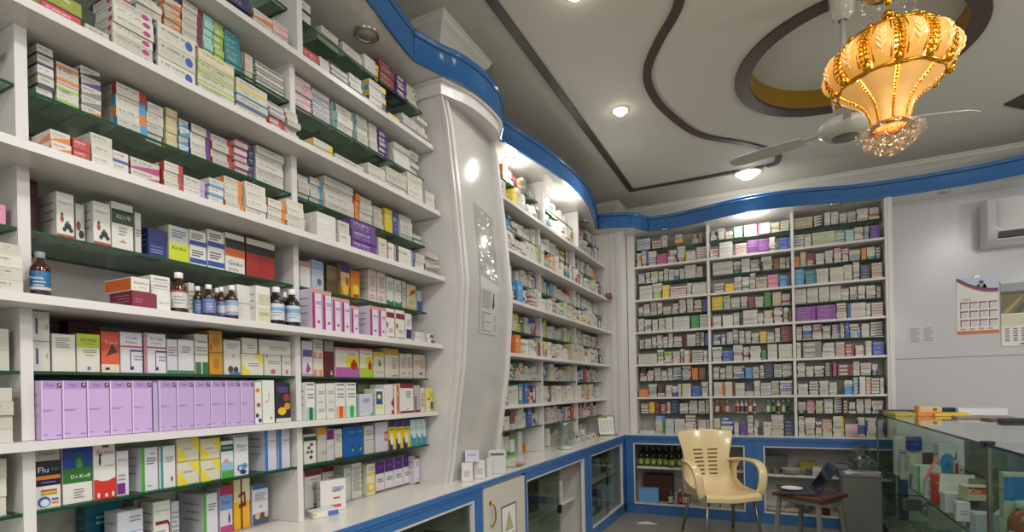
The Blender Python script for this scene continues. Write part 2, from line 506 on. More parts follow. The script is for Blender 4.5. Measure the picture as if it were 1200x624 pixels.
# ================================================================== PACKAGES
class NT:
    """tiny node-expression helper"""
    def __init__(s, m):
        m.use_nodes = True; s.nt = m.node_tree; s.b = s.nt.nodes['Principled BSDF']
    def put(s, sock, v):
        if isinstance(v, (int, float)): sock.default_value = v
        else: s.nt.links.new(v, sock)
    def m(s, op, a, b=0., c=0.):
        n = s.nt.nodes.new('ShaderNodeMath'); n.operation = op
        s.put(n.inputs[0], a); s.put(n.inputs[1], b); s.put(n.inputs[2], c)
        return n.outputs[0]
    def between(s, v, a, b):
        return s.m('MULTIPLY', s.m('GREATER_THAN', v, a), s.m('LESS_THAN', v, b))
    def mix(s, f, a, b):
        n = s.nt.nodes.new('ShaderNodeMix'); n.data_type = 'RGBA'
        s.put(n.inputs[0], f)
        for i, c in ((6, a), (7, b)):
            if isinstance(c, tuple): n.inputs[i].default_value = (*c[:3], 1)
            else: s.nt.links.new(c, n.inputs[i])
        return n.outputs[2]

# (name of look, mask builder, background is accent)
def d_plain(n, u, v, k): return 0.0
def d_top(n, u, v, k): return n.m('GREATER_THAN', v, .68)
def d_bottom(n, u, v, k): return n.m('LESS_THAN', v, .27)
def d_left(n, u, v, k): return n.m('LESS_THAN', u, .17)
def d_right(n, u, v, k): return n.m('GREATER_THAN', u, .76)
def d_dot(n, u, v, k):
    a = n.m('SUBTRACT', u, .82); b = n.m('MULTIPLY', n.m('SUBTRACT', v, .5), .35)
    return n.m('LESS_THAN', n.m('ADD', n.m('MULTIPLY', a, a), n.m('MULTIPLY', b, b)), .0105)
def d_stripes(n, u, v, k): return n.m('MAXIMUM', n.between(v, .12, .26), n.between(v, .74, .88))
def d_half(n, u, v, k): return n.m('LESS_THAN', v, n.m('MULTIPLY_ADD', u, .5, .15))
def d_full(n, u, v, k): return n.m('SUBTRACT', 1., n.between(u, 2., 3.))
def d_panel(n, u, v, k): return n.m('SUBTRACT', 1., n.m('MULTIPLY', n.between(u, .1, .66), n.between(v, .2, .82)))
DES = {'plain': (d_plain, '{}'), 'top': (d_top, 'with {} top'), 'bottom': (d_bottom, 'with {} base'), 'left': (d_left, 'with {} stripe'),
       'right': (d_right, 'with {} end'), 'dot': (d_dot, 'with {} oval'), 'stripes': (d_stripes, 'with {} lines'), 'half': (d_half, 'with {} wedge'),
       'full': (d_full, '{}'), 'panel': (d_panel, 'with pale panel')}
def pack_mat(des, mode):
    key = 'package_%s_%s' % (des, mode)
    if key in _M: return _M[key]
    m = bpy.data.materials.new(key); n = NT(m); nt = n.nt
    uv = nt.nodes.new('ShaderNodeUVMap'); sp = nt.nodes.new('ShaderNodeSeparateXYZ'); nt.links.new(uv.outputs[0], sp.inputs[0])
    U, V = sp.outputs[0], sp.outputs[1]
    u = n.m('FRACT', U); kind = n.m('FLOOR', U)
    if mode == 'obj':
        oi = nt.nodes.new('ShaderNodeObjectInfo'); acc = oi.outputs['Color']; rnd = oi.outputs['Random']
    else:
        at_ = nt.nodes.new('ShaderNodeVertexColor'); at_.layer_name = 'tint'; acc = at_.outputs['Color']; rnd = at_.outputs['Alpha']
    base = n.mix(rnd, lin('#d3d0c6'), lin('#b9b5a8'))
    acc = n.mix(.14, acc, lin('#8f8b82'))
    mask = DES[des][0](n, u, V, kind)
    isf = n.m('LESS_THAN', kind, 1.5)
    mask = n.m('MULTIPLY', mask, isf if des not in ('full', 'panel') else 1.0)
    col = n.mix(mask, base, acc)
    # printed lines: a heading and two rows of small type
    wv = nt.nodes.new('ShaderNodeCombineXYZ')
    row = n.m('FLOOR', n.m('MULTIPLY', V, 5.))
    n.put(wv.inputs[0], n.m('MULTIPLY', u, 16.)); n.put(wv.inputs[1], n.m('MULTIPLY', row, 7.3)); n.put(wv.inputs[2], n.m('MULTIPLY', rnd, 90.))
    nz = nt.nodes.new('ShaderNodeTexNoise'); nz.inputs['Scale'].default_value = 1.; nz.inputs['Detail'].default_value = 1.
    nt.links.new(wv.outputs[0], nz.inputs['Vector'])
    fr = n.m('FRACT', n.m('MULTIPLY', V, 5.))
    t1 = n.m('MULTIPLY', n.between(fr, .32, .62), n.m('GREATER_THAN', nz.outputs['Fac'], .47))
    head = n.m('COMPARE', row, 3., .1)
    t2 = n.m('MULTIPLY', head, n.m('MULTIPLY', n.between(fr, .12, .9), n.m('GREATER_THAN', nz.outputs['Fac'], .44)))
    rest = n.m('MULTIPLY', n.between(row, .5, 2.5), n.m('MULTIPLY', t1, .65))
    txt = n.m('MULTIPLY', n.m('MAXIMUM', t2, rest), n.m('MULTIPLY', n.between(u, .09, .72), n.m('LESS_THAN', kind, 1.5)))
    dark = n.mix(n.m('FRACT', n.m('MULTIPLY', rnd, 37.)), lin('#2d2f45'), lin('#59565a'))
    if des in ('full',): dark = n.mix(.75, acc, lin('#efeee8'))
    col = n.mix(n.m('MULTIPLY', txt, .55 if mode == 'obj' else .42), col, dark)
    nt.links.new(col, n.b.inputs['Base Color'])
    n.b.inputs['Roughness'].default_value = .4
    _M[key] = m
    return m

def unit_pack():
    bm = bmesh.new()
    vs = bx(bm, -.5, .5, 0, 1, 0, 1)
    uvl = bm.loops.layers.uv.new('UVMap'); bm.normal_update()
    for f in bm.faces:
        n = f.normal
        if n.y < -.5: k, fu, fv = 0, lambda p: p.x + .5, lambda p: p.z
        elif abs(n.x) > .5: k, fu, fv = 1, (lambda p: p.y) if n.x > 0 else (lambda p: 1 - p.y), lambda p: p.z
        elif abs(n.z) > .5: k, fu, fv = 2, lambda p: p.x + .5, lambda p: p.y
        else: k, fu, fv = 3, lambda p: .5 - p.x, lambda p: p.z
        for l in f.loops:
            l[uvl].uv = (k + min(.999, max(.001, fu(l.vert.co))), fv(l.vert.co))
    me = bpy.data.meshes.new('package'); bm.to_mesh(me); bm.free()
    me.materials.append(pack_mat('plain', 'obj'))
    return me
PACK = unit_pack()
PACKUV = [[tuple(PACK.uv_layers[0].data[li].uv) for li in p.loop_indices] for p in PACK.polygons]
PACKV = [tuple(v.co) for v in PACK.vertices]; PACKF = [tuple(p.vertices) for p in PACK.polygons]

ACC = {'red': '#b3242c', 'dark red': '#7d1528', 'magenta': '#b02a78', 'pink': '#d987a8', 'purple': '#5b2a86', 'lilac': '#b79ad0', 'navy': '#1c2758', 'blue': '#2250a8',
       'sky blue': '#3f97d0', 'teal': '#1c7f86', 'pale teal': '#9cc9c3', 'green': '#2d8a3a', 'lime': '#9cc13a', 'olive': '#8a971f', 'yellow': '#e2c21e', 'orange': '#dd7a1c',
       'brown': '#7a4a28', 'grey': '#85847f', 'black': '#222126', 'beige': '#c6b98d', 'white': '#d6d4cd', 'violet': '#86399a', 'rose': '#c83a5c', 'dark green': '#16492f'}
WEIGHTED = ('red red red blue blue blue navy sky_blue teal green lime yellow orange purple magenta pink dark_red grey grey black').replace('_', '~').split()
WEIGHTED = [w.replace('~', ' ') for w in WEIGHTED]

PACKS = []          # every generated package before it becomes an object
KEEP_CLEAR = [at(px, py, 2, HC).y for px, py in ((587, 537), (598, 533), (631, 526), (640, 523), (617, 529))] + [at(634, 522, 2, HC).y, at(663, 527, 2, HC).y]
def pack(kind, unit, u, w, front, z, h, d, des, acc, loc, yaw=0., cat='box', prio=0):
    if 'counter,' in loc and 'alcove' in loc and any(abs(u - y) < .045 + w / 2 for y in KEEP_CLEAR): return
    if unit == 'back': p = Vector((u, front, z)); rz = 0
    else: p = Vector((front, u, z)); rz = math.pi / 2
    rz += yaw
    c, s = math.cos(rz), math.sin(rz)
    a = seen((p.x - c * w / 2, p.y - s * w / 2, z)); b = seen((p.x + c * w / 2, p.y + s * w / 2, z + h))
    if a[2] < .1 or b[2] < .1: return
    if b[0] < -2 or a[0] > 1202 or (b[1] < -2 and a[1] < -2) or (a[1] > 626 and b[1] > 626): return
    area = abs((b[0] - a[0]) * h * FOC / a[2])
    PACKS.append(dict(kind=kind, p=p, rz=rz, s=(w, d, h), des=des, acc=acc, loc=loc, area=area + prio, cat=cat))

def look(des, acc):
    if des == 'plain': return 'white'
    if des == 'full': return acc
    if des == 'panel': return acc + ' pale-panelled'
    return 'white ' + DES[des][1].format(acc)

def rand_style(rng, coloured=.22):
    r = rng.random()
    if r < .56: return 'plain', rng.choice(WEIGHTED)
    if r < 1 - coloured: return rng.choice(['top', 'bottom', 'left', 'right', 'dot', 'stripes', 'half']), rng.choice(WEIGHTED)
    if r < 1 - coloured * .5: return 'panel', rng.choice(WEIGHTED + ['beige', 'beige'])
    return 'full', rng.choice(WEIGHTED + ['beige', 'white', 'white'])

def style_name(des, acc, noun):
    if des in ('plain', 'full', 'panel'): return '%s %s' % (look(des, acc), noun)
    return 'white %s %s' % (noun, DES[des][1].format(acc))

def stack_row(unit, u0, u1, front, z, clear, loc, feats=(), wr=(.085, .13), hr=(.018, .03), fill=(.45, .98), rng=random, depth=.1, kind='medicine_box', jitter=.018, protr=0., coloured=.15, gap=.05, noun='box'):
    """stacks of flat packages from u0 to u1; feats: (ua, ub, n, h, design, accent) fixed stacks"""
    segs = sorted(((a, b, n, h, de, ac) for a, b, n, h, de, ac in feats), key=lambda f: f[0])
    todo = []; cur = u0
    segs = [(max(a, u0), min(b, u1), n, h, de, ac) for a, b, n, h, de, ac in segs if min(b, u1) - max(a, u0) > .02]
    def fill_gap(a, b):
        while b - a > wr[0] * .75:
            w = min(rng.uniform(*wr), b - a - .004)
            if b - a - w < wr[0] * .6: w = b - a - .004
            if rng.random() < gap: a += w * .6; continue
            h = rng.uniform(*hr); n = max(1, int(clear * rng.uniform(*fill) / h))
            de, ac = rand_style(rng, coloured)
            todo.append((a + .002, a + w - .002, n, h, de, ac, True)); a += w
    for f in segs:
        fill_gap(cur, f[0]); todo.append((*f, False)); cur = max(cur, f[1])
    fill_gap(cur, u1)
    for si, (a, b, n, h, de, ac, rnd_) in enumerate(todo):
        zz = z + .0006; acs = ac
        for k in range(n):
            hh = h * (rng.uniform(.9, 1.1) if rnd_ else 1)
            if zz + hh > z + clear: break
            if rnd_ and rng.random() < .38: de, ac = rand_style(rng, coloured)
            if isinstance(acs, tuple): ac = acs[min(k, len(acs) - 1)]
            w = (b - a) * (rng.uniform(.8, 1.) if rnd_ else .985)
            off = rng.uniform(-jitter, jitter * .3) if rnd_ else rng.uniform(-.006, .004)
            fr = front + (-off if unit == 'back' else off)
            yaw = rng.gauss(0, .05) if rnd_ else rng.gauss(0, .006)
            l = '%s, %s up, %s stack, %s' % (style_name(de, ac, noun), ORD[k + 1], ORD[min(si + 1, 32)], loc)
            pack(kind, unit, (a + b) / 2, w, fr, zz, hh, depth * rng.uniform(.85, 1.1), de, ac, l, yaw)
            zz += hh + .0006
    return todo
# ---------------------------------------------------------------- the two wide bays before the pillar: flat boxes on the upper rows
GF = -1.662                                  # box fronts on the glass shelves
def Yp(px, x, py=300): return at(px, py, 0, x).y
def feats(x, py, rows):
    """(px0, px1, n, h, design, accent) measured in the photograph -> along the shelf"""
    return [(Yp(a, x, py), Yp(b, x, py), n, h, de, ac) for a, b, n, h, de, ac in rows]
BN = ['edge bay', 'first wide bay', 'second wide bay']
WHITE_ROWS = {0: 'counter', 1: 'lowest white shelf', 2: 'second white shelf', 3: 'third white shelf', 4: 'fourth white shelf', 5: 'fifth white shelf'}
GLASS_ROWS = {0: 'lowest glass shelf', 1: 'second glass shelf', 2: 'third glass shelf', 3: 'fourth glass shelf', 4: 'fifth glass shelf', 5: 'top glass shelf'}
LVL = [HC, LV['E'], LV['D'], LV['C'], LV['B'], LV['A']]
WF = [-1.76, SHX['E'] - .03, SHX['D'] - .03, SHX['C'] - .025, SHX['B'] - .025, SHX['A'] - .02]
rng = random.Random(5)
FE = {
 ('g', 5, 2): [(343, 366, 2, .045, 'bottom', 'navy'), (428, 441, 3, .026, 'full', 'white'), (438, 445, 3, .024, 'full', 'yellow'), (446, 463, 4, .03, 'full', 'dark red'), (466, 478, 5, .022, 'panel', 'purple')],
 ('w', 5, 2): [(350, 376, 1, .05, 'full', 'red'), (377, 388, 3, .02, 'plain', 'grey'), (390, 409, 3, .02, 'bottom', 'purple'), (411, 425, 4, .02, 'plain', 'grey'), (427, 441, 1, .022, 'plain', 'grey'), (434, 453, 5, .024, 'right', ('yellow', 'purple', 'yellow', 'sky blue', 'yellow')), (456, 469, 1, .03, 'full', 'yellow'), (472, 487, 3, .025, 'stripes', 'lilac')],
 ('w', 5, 1): [(300, 322, 2, .03, 'half', 'orange'), (322, 339, 3, .022, 'half', 'pink')],
 ('g', 5, 1): [(322, 341, 2, .026, 'dot', 'brown')],
 ('g', 4, 1): [(196, 215, 6, .022, 'half', 'orange'), (216, 239, 6, .022, 'right', 'dark red'), (241, 252, 6, .022, 'full', 'pale teal'), (253, 264, 6, .022, 'panel', 'lime'), (265, 284, 6, .022, 'full', 'teal'), (287, 298, 3, .03, 'left', 'brown'), (302, 337, 3, .03, 'stripes', 'black')],
 ('w', 4, 1): [(52, 99, 4, .034, 'full', ('rose', 'olive', 'olive', 'olive')), (103, 131, 1, .03, 'plain', 'grey'), (135, 182, 6, .024, 'dot', 'magenta'), (187, 231, 3, .048, 'dot', 'blue'), (234, 276, 4, .034, 'stripes', ('lime', 'lime', 'lime', 'yellow')), (278, 314, 4, .028, 'bottom', ('blue', 'blue', 'teal', 'yellow'))],
 ('g', 4, 2): [(346, 366, 4, .032, 'half', 'pink'), (367, 387, 5, .024, 'stripes', 'blue'), (391, 413, 3, .04, 'left', 'teal'), (415, 431, 5, .026, 'left', 'teal'), (433, 442, 5, .026, 'plain', 'grey'), (443, 454, 5, .024, 'panel', 'purple'), (461, 480, 4, .028, 'full', 'white')],
 ('w', 4, 2): [(348, 366, 3, .022, 'bottom', 'magenta'), (368, 390, 2, .026, 'right', 'yellow'), (393, 427, 1, .036, 'plain', 'grey'), (430, 450, 2, .034, 'plain', 'grey'), (451, 475, 3, .032, 'plain', 'grey'), (477, 494, 5, .026, 'plain', 'navy'), (497, 508, 3, .028, 'plain', 'grey')],
 ('g', 3, 1): [(31, 45, 5, .026, 'plain', 'grey'), (46, 65, 5, .026, 'bottom', ('sky blue', 'navy', 'grey', 'navy', 'navy')), (69, 95, 2, .055, 'stripes', ('lime', 'orange')), (98, 121, 5, .026, 'half', ('orange', 'grey', 'grey', 'purple', 'black')), (139, 174, 4, .032, 'right', ('sky blue', 'orange', 'sky blue', 'red')), (197, 210, 5, .024, 'full', 'beige'), (212, 223, 4, .026, 'half', 'sky blue'), (225, 248, 4, .026, 'right', 'purple'), (249, 274, 4, .026, 'right', 'red'), (276, 291, 5, .024, 'top', 'magenta'), (292, 299, 5, .025, 'full', 'navy'), (301, 333, 5, .026, 'plain', 'grey')],
 ('w', 3, 1): [(31, 50, 2, .034, 'right', 'orange'), (52, 84, 2, .028, 'half', 'orange'), (86, 106, 2, .026, 'full', 'red'), (108, 133, 3, .028, 'plain', 'grey'), (134, 152, 2, .03, 'bottom', 'blue'), (155, 189, 2, .03, 'half', 'magenta'), (192, 214, 3, .026, 'right', 'red'), (216, 241, 2, .03, 'right', 'lilac'), (245, 262, 3, .026, 'bottom', 'sky blue'), (264, 285, 4, .026, 'right', 'orange'), (288, 312, 4, .028, 'plain', 'dark red'), (314, 335, 3, .028, 'right', 'orange')],
 ('g', 3, 2): [(349, 362, 4, .024, 'plain', 'grey'), (363, 377, 4, .026, 'right', 'sky blue'), (380, 414, 4, .034, 'plain', 'grey'), (416, 421, 4, .03, 'full', 'orange'), (422, 436, 5, .024, 'plain', 'grey'), (438, 448, 4, .026, 'plain', 'grey'), (451, 460, 1, .12, 'full', 'yellow'), (461, 466, 1, .12, 'full', 'blue'), (468, 482, 5, .024, 'plain', 'grey'), (484, 496, 2, .03, 'top', 'teal')],
 ('w', 3, 2): [(349, 366, 1, .085, 'full', 'white'), (366.5, 392, 1, .1, 'full', 'white'), (396, 409, 2, .05, 'plain', 'grey'), (411, 440, 3, .042, 'full', 'purple'), (442, 452, 1, .09, 'plain', 'grey'), (453, 461, 1, .085, 'left', 'red'), (463, 481, 1, .085, 'left', 'navy'), (483, 496, 2, .04, 'left', 'blue')],
}
for key in [(t, i, b) for i in (5, 4, 3) for t in 'gw' for b in (0, 1, 2)]:
    t, i, b = key
    ztop = GL[i] if t == 'g' else LVL[i]
    front = GF if t == 'g' else WF[i]
    up = (LVL[i + 1] - .024 if i < 5 else SOFF - .02) if t == 'g' else GL[i] - .012
    a, c = BAYS[b] + .02, BAYS[b + 1] - .02
    if b == 0: a = .30
    if b == 2: c -= .0
    loc = '%s, %s' % ((GLASS_ROWS if t == 'g' else WHITE_ROWS)[i], BN[b])
    pyl = 150 if i > 3 else 230
    stack_row('left', a, c, front, ztop, up - ztop, loc, feats(front, pyl, FE.get(key, ())), rng=rng, fill=(.5, .95), wr=(.075, .13) if b else (.1, .16), hr=(.02, .03))
# edge bay, lower rows
for t, i in (('w', 2), ('g', 2), ('w', 1), ('g', 1), ('w', 0), ('g', 0)):
    ztop = GL[i] if t == 'g' else LVL[i]
    front = GF if t == 'g' else WF[i]
    up = LVL[i + 1] - .024 if t == 'g' else GL[i] - .012
    loc = '%s, %s' % ((GLASS_ROWS if t == 'g' else WHITE_ROWS)[i], BN[0])
    fe = {('w', 2): [(.44, .53, 4, .03, 'plain', 'grey'), (.535, .615, 4, .028, 'plain', 'grey')], ('g', 2): [(.44, .53, 3, .04, 'plain', 'grey'), (.535, .618, 1, .05, 'full', 'pink')],
          ('w', 1): [(.44, .52, 4, .032, 'plain', 'blue'), (.525, .61, 4, .032, 'plain', 'blue')], ('g', 1): [(.44, .53, 2, .05, 'plain', 'grey'), (.535, .62, 2, .05, 'plain', 'yellow'), ],
          ('w', 0): [(.42, .51, 3, .045, 'plain', 'grey')], ('g', 0): [(.44, .52, 3, .04, 'plain', 'blue'), (.53, .61, 3, .045, 'plain', 'red')]}[(t, i)]
    if (t, i) == ('g', 2): pass
    stack_row('left', .43, .62, front, ztop, up - ztop, loc, fe, rng=rng, gap=0)

# ---------------------------------------------------------------- alcove behind the pillar: small cartons and stacks
def mixed_row(unit, u0, u1, front, z, clear, loc, rng, wr=(.035, .085), kindc='medicine_carton', kindb='medicine_packet', depth=.08, pst=.5, coloured=.16, hs=(.62, .98)):
    a = u0; si = 0; ci = 0
    while u1 - a > wr[0]:
        w = min(rng.uniform(*wr), u1 - a)
        if rng.random() < .05: a += w; continue
        if rng.random() < pst:
            w = min(max(w, .06), u1 - a); si += 1
            h = rng.uniform(.017, .03); n = max(1, int(clear * rng.uniform(*hs) / h)); zz = z + .0006
            de, ac = rand_style(rng, coloured)
            for k in range(n):
                if zz + h > z + clear: break
                if rng.random() < .3: de, ac = rand_style(rng, coloured)
                fr = front + rng.uniform(0, .02) * (1 if unit == 'back' else -1)
                pack(kindb, unit, a + w / 2, w * rng.uniform(.86, .98), fr, zz, h, depth, de, ac, '%s, %s up, %s stack, %s' % (style_name(de, ac, 'packet'), ORD[k + 1], ORD[min(si, 32)], loc), rng.gauss(0, .02))
                zz += h + .0005
        else:
            ci += 1
            h = clear * rng.uniform(*hs)
            de, ac = rand_style(rng, coloured + .1)
            fr = front + rng.uniform(0, .025) * (1 if unit == 'back' else -1)
            pack(kindc, unit, a + w / 2, w * .9, fr, z + .0006, h, depth, de, ac, '%s, %s carton along %s' % (style_name(de, ac, 'carton'), ORD[min(ci, 32)], loc), rng.gauss(0, .02))
        a += w
AN = ['first alcove bay', 'middle alcove bay', 'last alcove bay']
rng = random.Random(21)
for i in range(6):
    for b in range(3):
        a, c = ABAYS[b] + .02, ABAYS[b + 1] - .018
        mixed_row('left', a, c, GF, GL[i], (LVL[i + 1] - .024 if i < 5 else SOFF - .03) - GL[i], '%s, %s' % (GLASS_ROWS[i], AN[b]), rng, pst=.4, wr=(.045, .10))
        if i: mixed_row('left', a, c, WF[i] - .01, LVL[i], GL[i] - .012 - LVL[i], '%s, %s' % (WHITE_ROWS[i], AN[b]), rng, pst=.45, wr=(.05, .11))
        else: mixed_row('left', a, c, -1.795, HC, .19, 'counter, %s' % AN[b], rng, pst=.4, wr=(.05, .11), hs=(.5, .95))

# ---------------------------------------------------------------- back wall: three bays of closely stacked packets
BKN = ['first back bay', 'middle back bay', 'last back bay']
rng = random.Random(33)
def bk(b, rows):
    """features on a back row: (px0, px1, n, h, design, accent)"""
    out = []
    for a, c, n, h, de, ac in rows:
        out.append((at(a, 380, 1, YF + .02).x, at(c, 380, 1, YF + .02).x, n, h, de, ac))
    return out
BF = {
 ('g', 5, 0): [(746, 763, 4, .03, 'bottom', 'sky blue'), (765, 776, 3, .03, 'top', 'red'), (802, 813, 1, .15, 'plain', 'grey'), (825, 830, 1, .09, 'full', 'dark red')],
 ('w', 5, 0): [(771, 784, 4, .025, 'full', 'magenta'), (805, 817, 4, .025, 'left', 'yellow'), (818, 829, 5, .026, 'bottom', 'red')],
 ('g', 5, 1): [(862, 872, 6, .022, 'full', 'pale teal'), (874, 889, 6, .022, 'right', 'lilac'), (890, 905, 6, .022, 'left', 'magenta'), (917, 927, 4, .025, 'bottom', 'green')],
 ('w', 5, 1): [(834, 843, 4, .022, 'half', 'magenta'), (845, 860, 6, .024, 'plain', 'grey'), (864, 877, 5, .022, 'bottom', 'magenta'), (878, 890, 7, .018, 'full', 'violet'), (891, 903, 7, .018, 'full', 'violet'), (915, 927, 4, .028, 'full', 'blue')],
 ('g', 5, 2): [(932, 955, 5, .026, 'panel', 'beige'), (957, 966, 5, .026, 'half', 'navy'), (968, 976, 4, .03, 'left', 'navy')],
 ('w', 5, 2): [(932, 944, 5, .024, 'bottom', 'purple'), (954, 981, 5, .024, 'bottom', 'lime'), (993, 1003, 4, .026, 'full', 'pale teal'), (1022, 1033, 5, .024, 'full', 'purple')],
 ('g', 4, 0): [(784, 790, 5, .022, 'plain', 'grey'), (803, 816, 6, .022, 'plain', 'grey')],
 ('w', 4, 0): [(750, 765, 6, .024, 'plain', 'grey'), (777, 785, 5, .026, 'full', 'yellow'), (786, 805, 4, .026, 'bottom', 'red'), (812, 829, 5, .024, 'plain', 'grey')],
 ('g', 4, 1): [(836, 860, 5, .026, 'plain', 'grey'), (870, 880, 6, .022, 'plain', 'grey'), (908, 915, 3, .03, 'full', 'brown')],
 ('w', 4, 1): [(838, 849, 3, .03, 'bottom', 'dark red'), (851, 861, 2, .04, 'full', 'yellow'), (887, 900, 5, .022, 'stripes', 'dark red'), (901, 913, 5, .024, 'full', 'pink'), (915, 923, 3, .035, 'full', 'sky blue')],
 ('g', 4, 2): [(932, 939, 3, .03, 'full', 'orange'), (940, 947, 5, .026, 'right', 'orange'), (1012, 1018, 3, .035, 'full', 'orange')],
 ('w', 4, 2): [(933, 943, 3, .05, 'full', 'sky blue'), (945, 957, 4, .03, 'full', 'teal'), (958, 972, 6, .022, 'plain', 'grey'), (974, 990, 6, .022, 'stripes', 'beige'), (1010, 1021, 4, .03, 'full', 'navy'), (1023, 1038, 6, .022, 'bottom', 'red')],
 ('g', 3, 0): [(823, 829, 4, .03, 'full', 'purple')],
 ('w', 3, 0): [(780, 788, 5, .026, 'plain', 'grey'), (789, 808, 6, .022, 'stripes', 'pale teal'), (810, 819, 5, .026, 'full', 'green'), (820, 830, 6, .022, 'bottom', 'green')],
 ('g', 3, 1): [(834, 847, 4, .035, 'full', 'yellow'), (877, 885, 4, .025, 'full', 'dark red'), (896, 904, 4, .035, 'full', 'green'), (906, 916, 1, .13, 'full', 'beige')],
 ('w', 3, 1): [(834, 845, 5, .022, 'left', 'red'), (847, 859, 5, .022, 'full', 'white'), (871, 888, 7, .02, 'plain', 'grey'), (925, 930, 5, .024, 'full', 'dark red')],
 ('g', 3, 2): [(932, 946, 6, .023, 'plain', 'grey'), (947, 960, 6, .023, 'plain', 'grey'), (961, 973, 6, .023, 'plain', 'grey'), (974, 987, 6, .023, 'plain', 'grey')],
 ('w', 3, 2): [(932, 956, 6, .022, 'full', 'violet'), (957, 980, 6, .022, 'full', 'violet'), (994, 1015, 6, .022, 'left', 'blue'), (1022, 1037, 5, .024, 'bottom', 'red')],
 ('g', 2, 0): [(802, 814, 5, .024, 'left', 'dark red'), (825, 831, 4, .03, 'full', 'blue')],
 ('w', 2, 0): [(746, 769, 5, .022, 'plain', 'grey'), (801, 808, 5, .025, 'right', 'orange'), (810, 823, 5, .024, 'bottom', 'navy')],
 ('g', 2, 1): [(850, 858, 4, .03, 'left', 'purple'), (890, 898, 3, .035, 'full', 'yellow'), (915, 928, 5, .028, 'full', 'dark red')],
 ('w', 2, 1): [(846, 858, 3, .035, 'full', 'blue'), (892, 897, 3, .03, 'full', 'green'), (899, 910, 6, .024, 'plain', 'grey'), (912, 929, 5, .028, 'stripes', 'beige')],
 ('g', 2, 2): [(991, 996, 1, .14, 'full', 'blue'), (1021, 1036, 5, .025, 'half', 'navy')],
 ('w', 2, 2): [(932, 938, 1, .15, 'plain', 'grey'), (940, 962, 3, .05, 'panel', 'grey'), (979, 989, 6, .022, 'stripes', 'red'), (1013, 1021, 5, .026, 'left', 'purple'), (1022, 1038, 3, .04, 'full', 'blue')],
 ('g', 1, 0): [(809, 816, 4, .03, 'full', 'orange'), (817, 825, 4, .03, 'full', 'brown')],
 ('w', 1, 0): [(747, 758, 2, .04, 'full', 'orange'), (797, 808, 5, .026, 'left', 'lime'), (809, 820, 3, .035, 'full', 'blue')],
 ('g', 1, 1): [(842, 844, 1, .14, 'full', 'sky blue'), (872, 880, 3, .035, 'full', 'sky blue'), (895, 905, 5, .028, 'full', 'navy'), (906, 915, 5, .025, 'bottom', 'navy')],
 ('w', 1, 1): [(835, 847, 6, .023, 'right', 'orange'), (848, 859, 6, .023, 'right', 'dark red'), (860, 871, 5, .025, 'plain', 'grey'), (890, 902, 4, .03, 'bottom', 'sky blue')],
 ('g', 1, 2): [(981, 999, 3, .035, 'panel', 'dark red')],
 ('w', 1, 2): [(999, 1004, 5, .03, 'half', 'sky blue'), (1006, 1013, 6, .026, 'full', 'white'), (1014, 1019, 5, .03, 'half', 'orange'), (1020, 1029, 6, .028, 'bottom', 'dark green'), (1030, 1040, 6, .028, 'right', 'navy')],
 ('g', 0, 0): [(758, 764, 2, .06, 'full', 'yellow'), (783, 793, 4, .035, 'full', 'navy')],
 ('w', 0, 0): [(747, 765, 1, .03, 'plain', 'grey'), (777, 787, 6, .025, 'stripes', 'sky blue'), (788, 800, 6, .025, 'plain', 'grey'), (814, 825, 6, .024, 'left', 'red'), (826, 833, 6, .024, 'right', 'orange')],
 ('w', 0, 1): [(857, 863, 4, .03, 'left', 'purple'), (865, 873, 5, .026, 'full', 'purple'), (892, 901, 1, .13, 'plain', 'grey'), (917, 929, 4, .035, 'full', 'navy')],
 ('g', 0, 2): [(976, 985, 6, .024, 'half', 'navy'), (987, 993, 5, .03, 'panel', 'brown')],
 ('w', 0, 2): [(988, 1003, 5, .022, 'half', 'pink')],
}
for i in range(6):
    for b in range(3):
        a, c = XD[b] + .018, XD[b + 1] - .018
        for t in 'gw':
            ztop = GL[i] if t == 'g' else LVL[i]
            up = (LVL[i + 1] - .024 if i < 5 else SOFF - .03) if t == 'g' else GL[i] - .012
            loc = '%s, %s' % ((GLASS_ROWS if t == 'g' else WHITE_ROWS)[i], BKN[b])
            if (t, i, b) == ('g', 0, 1): continue
            stack_row('back', a, c, YF + (.065 if t == 'g' else .025), ztop, up - ztop, loc, bk(b, BF.get((t, i, b), ())), rng=rng, wr=(.05, .095), hr=(.017, .028), fill=(.72, 1.), kind='medicine_packet', noun='packet', gap=.03, coloured=.13, depth=.09, jitter=.02)
# ---------------------------------------------------------------- printed cartons of the lower rows, each built to its own size
W_, G_ = '#d8d6cf', '#c9c7be'
def Lines(u0, u1, v0, v1, n, c='#8b8a8c'):
    out = []
    for i in range(n):
        v = v1 - (v1 - v0) * (i + .5) / n
        out.append((u0, v - (v1 - v0) / n * .22, u1 - (.25 * (u1 - u0) if i % 3 == 2 else 0), v + (v1 - v0) / n * .22, c))
    return out
def ell(u, v, ru, rv, c, n=18):
    return ('e', u, v, ru, rv, c)
def tri(a, b, c_, col): return ('p', [a, b, c_], col)
def poly(pts, col): return ('p', pts, col)

